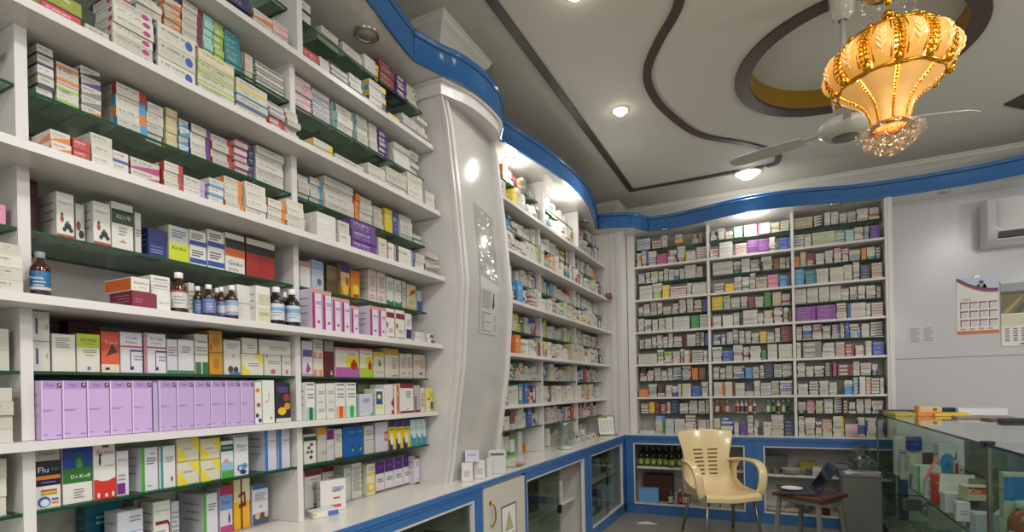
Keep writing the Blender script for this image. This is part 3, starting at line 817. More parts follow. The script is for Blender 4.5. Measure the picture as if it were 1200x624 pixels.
def carton_mesh(w, d, h, base, prints, texts, side=None, tilt_lid=False):
    bm = bmesh.new(); mats = [ink(base)]; idx = {base: 0}
    def mi(c):
        if c not in idx: idx[c] = len(mats); mats.append(ink(c))
        return idx[c]
    bx(bm, -w / 2, w / 2, 0, d, 0, h, 0, bevel=min(.0012, w * .02))
    lay = [0]
    def P(u, v): lay; return Vector((-w / 2 + u * w, -.0004 - .00012 * lay[0], v * h))
    for p in prints:
        lay[0] += 1
        if p[0] == 'e':
            _, u, v, ru, rv, c = p
            vs = [bm.verts.new(P(u + ru * math.cos(2 * math.pi * i / 18), v + rv * math.sin(2 * math.pi * i / 18))) for i in range(18)]
        elif p[0] == 'p':
            vs = [bm.verts.new(P(*q)) for q in p[1]]; c = p[2]
        else:
            u0, v0, u1, v1, c = p
            vs = [bm.verts.new(P(*q)) for q in ((u0, v0), (u1, v0), (u1, v1), (u0, v1))]
        f = bm.faces.new(vs); f.material_index = mi(c); f.normal_update()
        if f.normal.y > 0: f.normal_flip()
    lay[0] += 1
    for t in texts:
        s, u, v, tw, th, c = t[:6]
        write(bm, s, P(u, v), Vector((1, 0, 0)), Vector((0, 0, 1)), tw * w, th * h, mi(c), len(t) > 6)
    if side:                                       # the near end, seen past its neighbour
        lay[0] += 1
        for s_ in (-1, 1):
            x = s_ * (w / 2 + .0005)
            vs = [bm.verts.new((x, y, z)) for y, z in ((.003, .003), (d - .003, .003), (d - .003, h - .003), (.003, h - .003))]
            f = bm.faces.new(vs); f.material_index = mi(side); f.normal_update()
            if f.normal.x * s_ < 0: f.normal_flip()
    else:                                          # faint small print on the near end
        for i in range(3):
            z = h * (.75 - .18 * i)
            vs = [bm.verts.new((-w / 2 - .0005, y, zz)) for y, zz in ((d * .15, z), (d * (.8 - .15 * (i % 2)), z), (d * (.8 - .15 * (i % 2)), z + h * .035), (d * .15, z + h * .035))]
            f = bm.faces.new(vs); f.material_index = mi('#9a9893'); f.normal_update()
            if f.normal.x > 0: f.normal_flip()
    return bm, mats

HAND = {}
def carton(row, px0, px1, top, base, desc, prints=(), texts=(), d=.07, side=None, back=0., fwd=0., base_z=None, yaw=0., n=1):
    """row = (kind, level, bay); px0..px1 and top are read off the photograph"""
    t, i, b = row
    x = (GF if t == 'g' else WF[i]) - back + fwd
    z = (GL[i] if t == 'g' else LVL[i]) + .0008
    ym = 560 if z < 1.1 else 480 if z < 1.3 else 420 if z < 1.5 else 350 if z < 1.7 else 300
    y0, y1 = at(px0, ym, 0, x).y, at(px1, ym, 0, x).y
    h = at((px0 + px1) / 2, top, 0, x).z - z
    HAND.setdefault(row, []).append(dict(y=(y0 + y1) / 2, w=max(.012, (y1 - y0) * .975), x=x, z=z, h=h, base=base, desc=desc, prints=list(prints), texts=list(texts), d=d, side=side, n=n, yaw=yaw))

r = ('g', 2, 1)
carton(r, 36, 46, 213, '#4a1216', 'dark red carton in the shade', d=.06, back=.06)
santa = [(0, 0, 1, .07, '#b62a2c'), (0, .07, 1, .09, '#8d8c88'), ell(.3, .42, .1, .07, '#a52a2a'), ell(.3, .52, .07, .04, '#2b2424'), ell(.62, .28, .2, .07, '#20232a'), ell(.42, .2, .1, .05, '#1d1d22'), ell(.8, .2, .12, .05, '#1d1d22'), ell(.6, .36, .1, .03, '#3d6b3d')]
carton(r, 67, 88, 227, W_, 'tall white carton with red foot and small figure', santa, [('Febrol', .5, .78, .75, .12, '#a88'), ], d=.1)
carton(r, 89.5, 100, 240, W_, 'short white carton with red foot', [(0, 0, 1, .07, '#b62a2c'), ell(.3, .45, .25, .12, '#a52a2a'), ell(.6, .25, .3, .1, '#20232a')], [], d=.06, back=.03)
carton(r, 110, 130.5, 238, W_, 'white carton with red foot beside green-banded one', santa, [('Febrol', .5, .78, .75, .12, '#a88')], d=.09)
carton(r, 131.5, 157, 239, W_, 'white carton with dark green band near its top', [(0, .55, 1, .85, '#12352a'), poly([(.3, .16), (.7, .16), (.5, .22)], '#b08a3a')] + Lines(.3, .7, .3, .5, 3), [('KLUE', .55, .7, .65, .12, '#cfc9a0')], d=.08)
carton(r, 159, 166, 250, G_, 'narrow grey-white carton', Lines(.1, .9, .4, .6, 3, '#5a6a95'), d=.06)
carton(r, 174, 195, 269, '#1d2a6e', 'dark blue carton with white lettering', [(0, .52, 1, .54, '#0f1740')] + Lines(.12, .8, .12, .3, 2, '#7d8cc4'), [('Celectro', .45, .38, .7, .12, '#9aa6d8')], d=.07)
carton(r, 198, 222, 266, G_, 'carton with bright yellow lower half', [(0, 0, 1, .5, '#c6cf2c')] + Lines(.15, .85, .66, .9, 3, '#5c72a8'), [('Kit-Bet', .5, .38, .7, .12, '#3d4a18')], d=.06)
for px in (222.5, 243.5):
    carton(r, px, px + 19.5, 271, W_, 'white carton with two blue bands', [(0, .07, 1, .2, '#26489c'), (0, .57, 1, .7, '#26489c')] + Lines(.1, .8, .25, .45, 3, '#4a4a52') + Lines(.1, .8, .74, .92, 3, '#4a4a52'), [], d=.06)
carton(r, 264, 287, 275, W_, 'white carton with orange and black bands', [(0, .62, 1, .86, '#1c2a26'), (0, .42, 1, .62, '#cf6130')], [('Ginko', .5, .26, .8, .17, '#4a4a46'), ('biloba', .4, .1, .6, .08, '#666')], d=.06)
carton(r, 288.5, 322, 283, '#9c2a22', 'wide red carton with black band', [(0, .62, 1, .84, '#18241f'), (0, .84, 1, 1, G_), (.49, 0, .5, .62, '#6e1b18')], [], d=.07)

r = ('w', 2, 1)
carton(r, 154, 176, 326, W_, 'white carton with orange side', [(.1, .2, .2, .22, '#d97b3a')], [('Gravibion', .5, .62, .8, .2, '#6a6a66'), ('female', .6, .3, .5, .12, '#d9782e')], d=.13, side='#cf6426')
HAND[r][-1]['z'] += .047; HAND[r][-1]['h'] -= .047
carton(r, 155, 183, 345, '#7d1f3c', 'low dark red carton under orange-sided one', [(.5, .05, .502, .95, '#5d142c')] + Lines(.08, .4, .3, .6, 2, '#a85c74'), [], d=.11)
HAND[r][-1]['h'] = .046
carton(r, 184, 200, 345, W_, 'low white carton with blue lettering', [], [('Cipro OD', .5, .5, .8, .4, '#3a4890')], d=.09)
HAND[r][-1]['h'] = .046
carton(r, 177, 200, 324, W_, 'white carton printed as a stack of three', [(0, .33, 1, .345, '#8e8c86'), (0, .66, 1, .675, '#8e8c86')] + Lines(.15, .85, .75, .9, 1) + Lines(.15, .85, .42, .56, 1), [], d=.07, back=.015)
HAND[r][-1]['z'] += .047; HAND[r][-1]['h'] -= .047
carton(r, 221, 228, 332, G_, 'slim grey carton behind bottle', Lines(.1, .9, .2, .8, 5), d=.05, back=.05)
carton(r, 278, 298, 335, W_, 'bundle of slim white packs', [(k / 7, 0, k / 7 + .012, 1, '#a09d96') for k in range(1, 7)] + [(0, .5, 1, .515, '#96938c')], [], d=.12, back=.03)
carton(r, 300, 317, 336, W_, 'white pack with pale yellow label', [(.1, .05, .95, .42, '#c9c79a'), (0, .5, 1, .515, '#96938c'), (.15, .55, .95, .78, '#bdbb9d')] + Lines(.2, .9, .2, .3, 2), [], d=.07)

r = ('g', 1, 1)
carton(r, 36, 59, 364, G_, 'pair of stacked white packs with blue mark', [(0, .49, 1, .51, '#8a8880'), (.25, .12, .38, .38, '#3b4b7c'), (.25, .62, .38, .88, '#3b4b7c')] + [], [('Itraz', .82, .26, .3, .3, '#4b4b55', 1), ('Itraz', .82, .75, .3, .3, '#4b4b55', 1)], d=.07)
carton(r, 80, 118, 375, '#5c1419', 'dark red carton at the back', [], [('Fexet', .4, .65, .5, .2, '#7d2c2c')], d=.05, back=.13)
carton(r, 61, 89, 392, '#d2d0c4', 'plain cream-white carton', Lines(.15, .75, .62, .92, 5), [], d=.09)
carton(r, 90, 117.5, 392, '#d2d0c4', 'cream carton with lime green upper part', [(0, .64, 1, 1, '#a9bf28'), ell(.5, .1, .08, .05, '#4f74a8'), (.35, .42, .75, .47, '#b8b52a')] + Lines(.25, .85, .5, .6, 2), [('TIOMAZ', .5, .84, .75, .1, '#2c3a10'), ('Tiotropium', .5, .74, .6, .05, '#47551d')], d=.09)
carton(r, 118.5, 140, 389, '#bd3f20', 'orange-red carton with dark emblem', [(0, .0, 1, .2, '#d8c9b8'), poly([(0, .2), (1, .2), (1, .5), (.5, .62), (0, .5)], '#d2592a'), poly([(.25, .38), (.6, .7), (.9, .5), (.55, .45)], '#3c1c18'), (.2, .06, .45, .12, '#222')], [('Fexet', .58, .74, .7, .14, '#e3b8a0')], d=.08)
foc = [(0, .63, 1, .665, '#a02c48'), (.42, .06, .46, .57, '#2d3573'), (.42, .53, 1, .57, '#2d3573'), (.44, .08, .58, .16, '#2a3048')] + Lines(.6, .95, .3, .45, 2)
carton(r, 141, 167.5, 390, '#d3d0d6', 'white carton with red line and blue angle', foc, [('FOCIN', .5, .86, .5, .08, '#6d6d78'), ('Foliniac', .5, .76, .5, .08, '#85858d')], d=.08)
carton(r, 172, 195, 391.5, '#d3d0d6', 'white carton with blue angle beside red-striped spine', foc + [(-.17, 0, 0, 1, '#b07a88')], [('FOCIN', .5, .86, .6, .1, '#6d6d78'), ('Foliniac', .5, .76, .5, .08, '#85858d')], d=.08)
carton(r, 196, 208, 398, '#c8c6cc', 'slim white carton with green foot', [(0, 0, 1, .1, '#3f7a50')] + Lines(.1, .9, .5, .8, 4), d=.07)
carton(r, 209, 227.5, 398.5, '#cfccd2', 'white carton with narrow green foot', [(0, 0, 1, .1, '#3f7a50')] + Lines(.2, .8, .6, .82, 3), d=.07)
carton(r, 228.5, 244, 392, G_, 'white carton with two dark green blocks', [(.02, 0, .45, .3, '#2c6a3c'), (.55, 0, .98, .3, '#2c6a3c'), (0, .48, 1, .5, '#7d7b74')] + Lines(.1, .9, .55, .7, 2), [('Clarim', .5, .82, .8, .1, '#555')], d=.07)
carton(r, 245.5, 261, 388, '#c08a1c', 'pair of stacked ochre yellow cartons', [(0, .49, 1, .51, '#7a5510'), ell(.5, .25, .25, .12, '#a96f14'), ell(.5, .74, .25, .12, '#a96f14'), (.05, .56, .2, .7, '#a2481c')], [], d=.07)
carton(r, 262.5, 282, 399, G_, 'white carton with two dark heads pictured', [ell(.38, .16, .16, .1, '#4a3a38'), ell(.7, .15, .15, .09, '#3b3040'), (.3, 0, .95, .08, '#466a9c'), ell(.55, .55, .1, .04, '#c9a24a')] + Lines(.15, .85, .75, .9, 3), d=.07)
carton(r, 283, 308.5, 411, '#d2cfbe', 'white carton with yellow corners', [tri((0, 0), (.45, 0), (0, .6), '#d8c84a'), tri((1, 1), (1, .4), (.55, 1), '#d8c84a')] + Lines(.3, .8, .4, .6, 2), d=.07)
HAND[r][-1]['h'] = .075
carton(r, 309.5, 329.5, 412, G_, 'low white carton beside yellow-cornered one', [ell(.5, .2, .15, .12, '#b66'), (.12, .88, .2, .98, '#a33')] + Lines(.2, .9, .55, .75, 2), d=.07)
HAND[r][-1]['h'] = .075
carton(r, 330.5, 343, 412, G_, 'low white carton against the upright', [ell(.5, .2, .15, .12, '#b66')] + Lines(.2, .9, .55, .75, 2), d=.07)
HAND[r][-1]['h'] = .075
for a, b_, ds in ((284, 302, 'small cream carton resting on yellow-cornered one'), (304, 343, 'wide cream carton resting on two low ones')):
    carton(r, a, b_, 395, '#c9c6ba', ds, Lines(.3, .85, .3, .6, 2), d=.09)
    HAND[r][-1]['z'] += .0762; HAND[r][-1]['h'] = .055

r = ('w', 1, 1)
FL = [(41, 73), (73, 102), (102, 129), (129, 155), (155, 178.5), (186, 207.5), (207.5, 227.5), (227.5, 247), (247, 264.5), (264.5, 282), (282, 298)]
for k, (a, b_) in enumerate(FL):
    carton(r, a, b_, 446.5 + .0 * k, '#c3a6d4' if k < 5 else '#b9a0cc', 'tall lilac carton', [(0, .86, 1, 1, '#a88cc0'), (.78, .88, .98, .96, '#5e1e46'), poly([(.8, .89), (.96, .94), (.9, .95)], '#d8d0e0'), (0, 0, .06, 1, '#d4c4e2')] + [(.08, .5, .6, .506, '#9276b8'), (.08, .48, .45, .486, '#9276b8'), (.08, .08, .3, .09, '#9276b8'), (.7, .06, .95, .075, '#8a6ab0')], [('Flagyl', .42, .92, .6, .055, '#8d5cae')], d=.1, fwd=.005)
carton(r, 179.5, 185.5, 449, '#b7a6c6', 'narrow end of lilac carton turned sideways', [], [], d=.09)
carton(r, 299, 307, 448, W_, 'slim white carton with coloured dots', [ell(.3, .2, .25, .05, '#4a2a68'), ell(.7, .08, .25, .05, '#4a2a68'), ell(.5, .45, .3, .05, '#b04a5a'), ell(.4, .8, .3, .05, '#c77c30')], d=.07)
carton(r, 308, 322, 446, W_, 'white carton with pink upright lettering', [ell(.7, .12, .1, .03, '#3a6'), ell(.3, .5, .06, .02, '#c33')], [('TrineX', .5, .6, .6, .35, '#b03a70', 1)], d=.07)
carton(r, 323, 341, 449, '#2a2233', 'dark carton with yellow fruit pictured', [(0, 0, 1, .1, '#c9c5c0'), ell(.4, .28, .28, .1, '#d8b41c'), ell(.75, .4, .2, .09, '#c98a1c'), ell(.7, .62, .22, .1, '#8a3a28'), (.1, .75, .8, .9, '#4a3a78')], d=.07)

r = ('g', 0, 1)
carton(r, 41, 71, 540, '#161b34', 'navy carton with white lower half and rainbow', [(0, 0, 1, .48, '#d5d2cc'), (0, .62, 1, .7, '#c9752a'), (0, .48, 1, .52, '#0e1226'), (.2, .36, .85, .4, '#b8432e'), (.2, .32, .85, .36, '#d9a132'), (.2, .28, .85, .32, '#7fa23a'), ell(.32, .14, .26, .12, '#2f5f9e'), ell(.34, .12, .18, .08, '#cfd8e4'), (.62, .08, .9, .13, '#d98b2c'), (.62, .16, .9, .2, '#2f5f9e')] + Lines(.2, .8, .53, .58, 1, '#5d77c0'), [('Flu', .3, .83, .42, .13, '#e3e1ea'), ('500', .78, .83, .3, .1, '#8a8a3c')], d=.07)
HAND[r][-1]['h'] = .118
carton(r, 40, 71, 524, '#a9a59c', 'flat grey carton lying on navy one', [], [('Fexipase', .5, .6, .6, .3, '#6d5a52')], d=.08)
HAND[r][-1]['z'] += .1195; HAND[r][-1]['h'] = .03
carton(r, 73, 108.5, 523, '#d6d4ce', 'wide carton of blue, green and white bands', [(0, .62, 1, 1, '#16388c'), (0, .36, 1, .62, '#2c6b2c'), poly([(.4, .62), (.4, .76), (.45, .86), (.55, .9), (.65, .86), (.72, .76), (.72, .62)], '#1d5a3c'), poly([(.46, .62), (.48, .74), (.56, .8), (.63, .74), (.66, .62)], '#3b8a48')] + Lines(.35, .7, .08, .26, 4), [('Dr.Koff', .6, .47, .66, .15, '#d9e6cf')], d=.1)
carton(r, 109.5, 136, 520, '#d8d6d2', 'white carton with rounded red lower half', [(0, 0, 1, .36, '#c93226'), ell(.5, .44, .5, .12, '#d8d6d2'), ell(.28, .7, .05, .09, '#3a3236'), ell(.3, .8, .07, .03, '#3a3236'), (.4, .93, .7, 1, '#6d6b66'), ell(.2, .07, .06, .05, '#e6d0c8'), ell(.55, .06, .07, .04, '#e6d0c8'), ell(.85, .07, .06, .05, '#e6d0c8')], [('Epitize', .55, .84, .85, .1, '#b02a30'), ('cream', .68, .6, .4, .07, '#c46a5c')], d=.08)
carton(r, 137, 151, 529, '#cfccd0', 'white carton with purple block at its foot', [(0, .03, .68, .28, '#6b2a86')] + Lines(.1, .7, .32, .5, 2), [('RANIXO', .5, .8, .85, .07, '#666')], d=.07)
carton(r, 165, 185.5, 525, '#cfced6', 'white carton with bright green vertical stripe', [(0, 0, .22, 1, '#4c9a2e')] + Lines(.35, .9, .6, .78, 3, '#6d6d80') + Lines(.35, .6, .1, .14, 1), [('MIX', .7, .86, .3, .06, '#555')], d=.14)
carton(r, 187, 206, 523, '#d3d4d2', 'white carton with teal stripe', [(.06, 0, .22, 1, '#3a8f92')] + Lines(.4, .9, .6, .75, 3) + [ell(.75, .2, .06, .06, '#444')], d=.08)
for a, b_ in ((207.5, 234), (235, 258.5)):
    carton(r, a, b_, 514, '#cdc9b4', 'pair of stacked cream cartons with yellow corners', [(0, .49, 1, .515, '#8a8778'), tri((0, 0), (.5, 0), (0, .38), '#dcc93c'), tri((1, .49), (.5, .49), (1, .15), '#dcc93c'), tri((0, .515), (.5, .515), (0, .9), '#dcc93c'), tri((1, 1), (.5, 1), (1, .65), '#dcc93c')] + Lines(.25, .7, .25, .3, 1) + Lines(.25, .7, .74, .79, 1), d=.08)
carton(r, 259.5, 274, 517, '#cfd2cc', 'white carton with dark green heading and landscape', [(0, .72, 1, .9, '#23503c'), (0, .0, 1, .2, '#4f9a4a'), (0, .2, 1, .42, '#8fb4cf'), ell(.4, .45, .2, .06, '#b88a98')], [('DEBORA', .5, .81, .8, .08, '#d0dcd2')], d=.07)
carton(r, 274.8, 292, 509, '#d2d3d6', 'tall white carton with blue rings at its foot', [ell(.4, .18, .22, .08, '#2f5fa0'), ell(.7, .22, .2, .07, '#4f84b8'), ell(.6, .08, .22, .06, '#27406e'), ell(.4, .18, .12, .045, '#b9cbe0'), (0, .93, 1, 1, '#8a8c92')], [('Xalor', .5, .72, .7, .1, '#5c5f68'), ('syrup', .6, .6, .4, .05, '#888')], d=.07)
for a, b_ in ((310.5, 325), (327, 340.5)):
    carton(r, a, b_, 503, '#c6c5d0', 'white carton with broad blue vertical stripe', [(0, 0, .26, 1, '#2f74b8')], [('Calcid', .62, .72, .62, .08, '#5a6a92')], d=.13)

r = ('w', 0, 1)
carton(r, 98, 140, 590, '#1d6b86', 'teal carton at the back', Lines(.3, .7, .6, .8, 2, '#9cc'), d=.05, back=.1)
carton(r, 41, 111, 608, '#cfccc2', 'large cream carton lying flat', [(.65, .6, .72, .75, '#8a3a44')], [('Natural', .8, .45, .25, .2, '#9a7a80')], d=.11)
HAND[r][-1]['h'] = .075
carton(r, 112, 135, 612, '#d6d4cc', 'low white carton next to the big cream one', [], [], d=.08)
HAND[r][-1]['h'] = .075
carton(r, 136, 167, 599, '#cdcad6', 'white carton with a thin red curve', [poly([(0, .1), (1, .35), (1, .4), (0, .15)], '#c0505a'), (0, .55, 1, .58, '#8fa8c8')] + Lines(.45, .9, .75, .9, 2), d=.07, fwd=.01)
carton(r, 156, 177, 585, '#a8a79e', 'grey-green carton half hidden behind', Lines(.3, .9, .8, .95, 2), d=.05, back=.085)
carton(r, 178.5, 199, 588, '#d6d3ce', 'white carton with dark red arched frame', [poly([(.12, .6), (.85, .6), (.96, .52), (.96, 0), (.88, 0), (.88, .48), (.8, .53), (.12, .53)], '#7d1f2a')] + Lines(.15, .7, .3, .42, 2), [('Coloncare', .5, .82, .8, .07, '#666')], d=.07)
carton(r, 200, 209, 588, '#b8b8c2', 'slim grey carton by red-framed one', Lines(.1, .9, .3, .8, 5), d=.07)
carton(r, 237, 254.5, 579, '#cfced6', 'white carton with green stripe on the counter', [(0, 0, .22, 1, '#4c9a2e')] + Lines(.35, .9, .6, .78, 3, '#6d6d80'), d=.14)
carton(r, 257, 271.8, 571, '#c9c2cc', 'carton with pink and blue bands and small figure', [(0, .82, 1, 1, '#a82c62'), (0, .5, 1, .82, '#6d8cc0'), (0, 0, 1, .16, '#b8447a'), ell(.72, .3, .08, .1, '#2a3a5c'), ell(.72, .43, .07, .03, '#caa03a')], [('Digas', .5, .66, .7, .1, '#27386e')], d=.07)
carton(r, 273.3, 292.5, 562, '#dda321', 'tall yellow carton with brown letter', [(0, .55, 1, 1, '#cdbd9a'), (.4, 0, .52, 1, '#5a3a18'), poly([(.28, .7), (.7, .75), (.75, .45), (.3, .42), (.3, .5), (.62, .53), (.6, .68), (.28, .63)], '#6a2418')], d=.07)
carton(r, 295, 314, 569, '#c9c6cf', 'white carton with group picture at foot', [(0, 0, 1, .28, '#43506e'), ell(.3, .22, .16, .09, '#c8a488'), ell(.6, .2, .16, .1, '#5a4034'), ell(.85, .22, .12, .08, '#d0b090'), (0, .9, 1, 1, '#2f5b94'), ell(.5, .45, .1, .04, '#c99a3a')] + Lines(.15, .85, .6, .82, 4), d=.07)
carton(r, 324.5, 342.3, 558, '#241d2c', 'dark carton with red heading and fruit', [(0, .76, 1, 1, '#a3243c'), ell(.4, .16, .28, .1, '#d9b91c'), ell(.75, .3, .18, .09, '#b87a28'), ell(.85, .12, .12, .08, '#5c2c58'), (0, 0, 1, .07, '#d0ccc8')], [('Nutrol', .5, .87, .7, .08, '#d8b8bc')], d=.1)

r = ('g', 2, 2)
carton(r, 351, 364, 307, '#cbc4c2', 'white carton with red heading, beside the upright', [(.1, .82, .9, .94, '#a03a34'), (0, .8, 1, 1, '#a77'), (.6, .1, .75, .7, '#d8d8d4')], d=.08)
carton(r, 365, 379, 306, '#a9b4c2', 'pale blue-grey carton', [(0, .7, 1, .95, '#7d93b0'), ell(.6, .3, .2, .12, '#6d5a60')], d=.08)
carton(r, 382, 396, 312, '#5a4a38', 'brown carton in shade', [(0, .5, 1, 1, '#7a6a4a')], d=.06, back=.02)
carton(r, 397, 409, 310, '#8d7440', 'carton with purple top and yellow fruit', [(0, .75, 1, 1, '#4a2c62'), (0, .3, 1, .75, '#b9a878'), ell(.5, .22, .35, .18, '#d8b020'), (.55, .35, .9, .6, '#c03a2c')], d=.09)
carton(r, 410.5, 421, 318, '#c98a26', 'orange-yellow carton with round fruit', [ell(.55, .3, .35, .2, '#dcc02c'), (0, .75, 1, 1, '#c8652a'), (.3, .05, .8, .15, '#9c2c24')], d=.07)
fr = [ell(.4, .16, .22, .07, '#b03030'), ell(.4, .16, .14, .045, '#d8d0cc'), (.25, .35, .8, .38, '#c66'), ] + Lines(.2, .85, .5, .85, 7, '#a87a74')
carton(r, 431, 440.5, 315, '#cfc6be', 'pale carton with red ring, taller of the pair', fr, d=.11)
carton(r, 441.5, 451, 318, '#cfc6be', 'pale carton with red ring, shorter of the pair', fr, d=.07)
for a, b_, tp in ((452.3, 460.5, 325), (461.5, 469.5, 328)):
    carton(r, a, b_, tp, '#cfd2cb', 'white carton with green wavy foot', [poly([(0, 0), (1, 0), (1, .22), (.6, .14), (0, .2)], '#2c7a48')] + Lines(.15, .85, .55, .85, 5), d=.07)
carton(r, 470.5, 475, 330, '#b5b5ad', 'slim grey carton', Lines(.1, .9, .3, .8, 4), d=.06)
carton(r, 476, 486.5, 334, '#c3b98a', 'beige carton with red mark', [poly([(.3, .55), (.9, .7), (.9, .85), (.4, .75)], '#a02c34'), (0, .0, 1, .12, '#bba94c')] + Lines(.2, .8, .2, .4, 3), d=.07)
carton(r, 487.5, 493, 341, '#aeb2ba', 'narrow carton with dark blue lower half', [(0, 0, 1, .5, '#2b4a9a')], d=.06)

r = ('w', 2, 2)
mag = lambda: [(0, 0, .28, 1, '#9c1f66'), (0, .9, 1, 1, '#c58a7c'), ell(.65, .2, .14, .04, '#b0402c'), (.3, .55, 1, .56, '#c9a0b8')] + Lines(.4, .95, .62, .72, 2, '#8f6a90')
for (a, b_, tp, dd, ds) in ((365, 376.8, 339, .15, 'tallest lilac-white carton with magenta stripe'), (378, 388.5, 342, .08, 'second tallest white carton with magenta stripe'), (389.5, 399, 349, .08, 'middling white carton with magenta stripe'), (400.3, 409.5, 351, .08, 'fourth white carton with magenta stripe'), (411, 420, 359, .08, 'shortest white carton with magenta stripe'), (433, 442.6, 359, .15, 'white carton with magenta stripe and broad pale side'), (443.5, 451.5, 361, .08, 'last white carton with magenta stripe')):
    carton(r, a, b_, tp, '#cfc6d8', ds, mag(), d=dd)
for a, b_, tp in ((452.3, 461.5, 362), (463.5, 473.5, 364)):
    carton(r, a, b_, tp, '#d6d2c8', 'white carton with dark red heading', [(0, .7, 1, .88, '#7d1f34'), ell(.1, .45, .12, .1, '#b0402c'), (.2, .03, .9, .08, '#9a8a80')] + Lines(.3, .8, .2, .35, 2), [], d=.07)
carton(r, 474.7, 482, 368, '#d0cec8', 'white carton with dark blue block', [(.08, .08, .92, .42, '#232a66')] + Lines(.2, .8, .55, .8, 3), d=.07)
for k, (a, b_, zz, c) in enumerate(((485, 498, 0, '#b9bcc6'), (500, 508, 0, '#2c4a80'), (486, 497, .027, '#c9b8b8'), (499, 507, .027, '#8a2c3c'))):
    carton(r, a, b_, 390, '#cfccd0', ('small blue and white packet by the pillar', 'small dark blue packet by the pillar', 'small packet laid on blue one', 'small dark red packet by the pillar')[k], [(.5, .2, 1, .8, c)], d=.05, back=.02)
    HAND[r][-1]['h'] = .026; HAND[r][-1]['z'] += zz

r = ('g', 1, 2)
carton(r, 354, 366.5, 400, '#cfcad2', 'white carton with purple label', [(.05, .55, .95, .75, '#544a86'), poly([(.3, .15), (.5, .4), (.8, .2), (.5, .08)], '#a8427c'), (0, .02, 1, .06, '#a89')], d=.08)
carton(r, 367.3, 379, 398, '#cdc6ba', 'cream carton printed with orange bars', [(0, .49, 1, .51, '#8a8478'), (.0, 0, .3, .18, '#c98a5a'), (.55, 0, .85, .18, '#c98a5a'), (.0, .51, .3, .64, '#c98a5a'), (.55, .51, .85, .64, '#c98a5a')] + Lines(.15, .9, .75, .9, 2), d=.08)
carton(r, 380, 391, 400, '#5a1420', 'dark red carton with grey top', [(0, .7, 1, 1, '#8f8c8a'), poly([(.6, .05), (.85, .05), (.72, .2)], '#c8b8b8')], [], d=.08)
calp = lambda c: [(0, 0, 1, .33, c), (.45, .33, 1, .72, '#d8c82c'), (0, .92, 1, 1, '#c86a80'), ell(.78, .4, .16, .14, '#a3242c'), ell(.78, .56, .06, .06, '#b0302c')]
carton(r, 393, 420.5, 408, '#cfc8bc', 'wide carton with lilac foot and yellow panel', calp('#a85a9c'), [('Calcigal', .65, .8, .55, .12, '#c04a68')], d=.1)
carton(r, 422, 436.5, 409, '#d2d0ba', 'carton with lime foot and red bulb', calp('#a3bd2c'), [('Calcigal', .55, .82, .7, .1, '#a8b83a')], d=.08)
carton(r, 437.7, 450, 413, '#c6c3b0', 'cream carton with green leaf and yellow top', [(0, .82, 1, 1, '#c9a81c'), poly([(.4, .5), (.55, .75), (.75, .5), (.55, .42)], '#4c8a34'), (.1, .2, .9, .22, '#8a8a80')], d=.08)
carton(r, 451, 467, 409, '#c7c3b4', 'cream carton with broad yellow cap band', [(0, .78, 1, 1, '#b88c14'), ell(.65, .4, .18, .12, '#b98a98'), (.5, .05, .9, .1, '#7a8a5a')] + Lines(.5, .9, .55, .7, 2), d=.1)
for a, b_ in ((468.5, 475.5), (476, 483)):
    carton(r, a, b_, 415, '#c9bfb8', 'pale carton with small red ring', [ell(.5, .2, .2, .07, '#8c2c38'), ell(.5, .2, .12, .04, '#c9bfb8')] + Lines(.2, .85, .4, .85, 7, '#9a7a7a'), d=.08)
carton(r, 484.5, 498, 416, '#c4b8ae', 'beige carton with small red ring', [ell(.6, .2, .14, .06, '#8c2c38'), (.1, .6, .5, .75, '#b39a6a')] + Lines(.55, .9, .4, .8, 5, '#9a7a7a'), d=.08)

r = ('w', 1, 2)
gs = lambda c1, c2: [(.02, 0, .98, .33, c2), (.32, 0, .72, .33, c1), (.1, .92, .9, .97, '#7d8078')] + Lines(.15, .85, .55, .72, 2)
carton(r, 356, 369.5, 448.5, '#d3d6d2', 'white carton with dark green block', gs('#1d6a34', '#9cb8b4'), [('Nervita', .5, .82, .7, .07, '#444')], d=.09)
carton(r, 371, 382, 450, '#cdccc4', 'plain white carton, back turned', Lines(.2, .85, .2, .3, 2) + Lines(.2, .85, .7, .8, 2) + Lines(.3, .7, .45, .5, 1), d=.08)
carton(r, 382.6, 393, 450, '#cdccc4', 'second plain white carton, back turned', Lines(.2, .85, .2, .3, 2) + Lines(.2, .85, .7, .8, 2) + Lines(.3, .7, .45, .5, 1), d=.08)
carton(r, 393.7, 405, 449, '#d3d2cc', 'white carton with orange block', gs('#c4521f', '#d3a58c'), [('Nervita', .5, .82, .7, .07, '#444')], d=.09)
carton(r, 406, 418, 449, '#d3d6d0', 'white carton with mint green block', gs('#3f9a54', '#a9d2b4'), [('Nervita', .5, .82, .7, .07, '#444')], d=.09)
carton(r, 421.5, 437.5, 462, '#b9bac9', 'bluish carton, rounded shoulders and green edge', [tri((.7, 0), (1, 0), (1, .2), '#5aa070')] + Lines(.25, .75, .6, .8, 3, '#6a6d88'), d=.07)
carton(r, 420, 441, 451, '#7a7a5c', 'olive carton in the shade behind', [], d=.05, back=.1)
carton(r, 440.5, 450.5, 456, '#d2d3bc', 'white carton with dark blue panel', [(.05, .4, .8, .9, '#274a94'), ell(.4, .7, .22, .1, '#d8c83a'), (.1, .25, .8, .35, '#d6d24a')], d=.07)
carton(r, 451, 461.5, 451, '#d0cdc6', 'white carton with dark red edge', [(.75, 0, 1, .12, '#8c2a24'), tri((.7, .35), (1, .6), (1, .2), '#8c2a24')], d=.09)
carton(r, 462, 467.5, 452, '#c8623a', 'narrow orange-red carton', [(0, .0, .5, 1, '#d8d0c4'), ell(.7, .7, .3, .08, '#c9a24a')], d=.07)
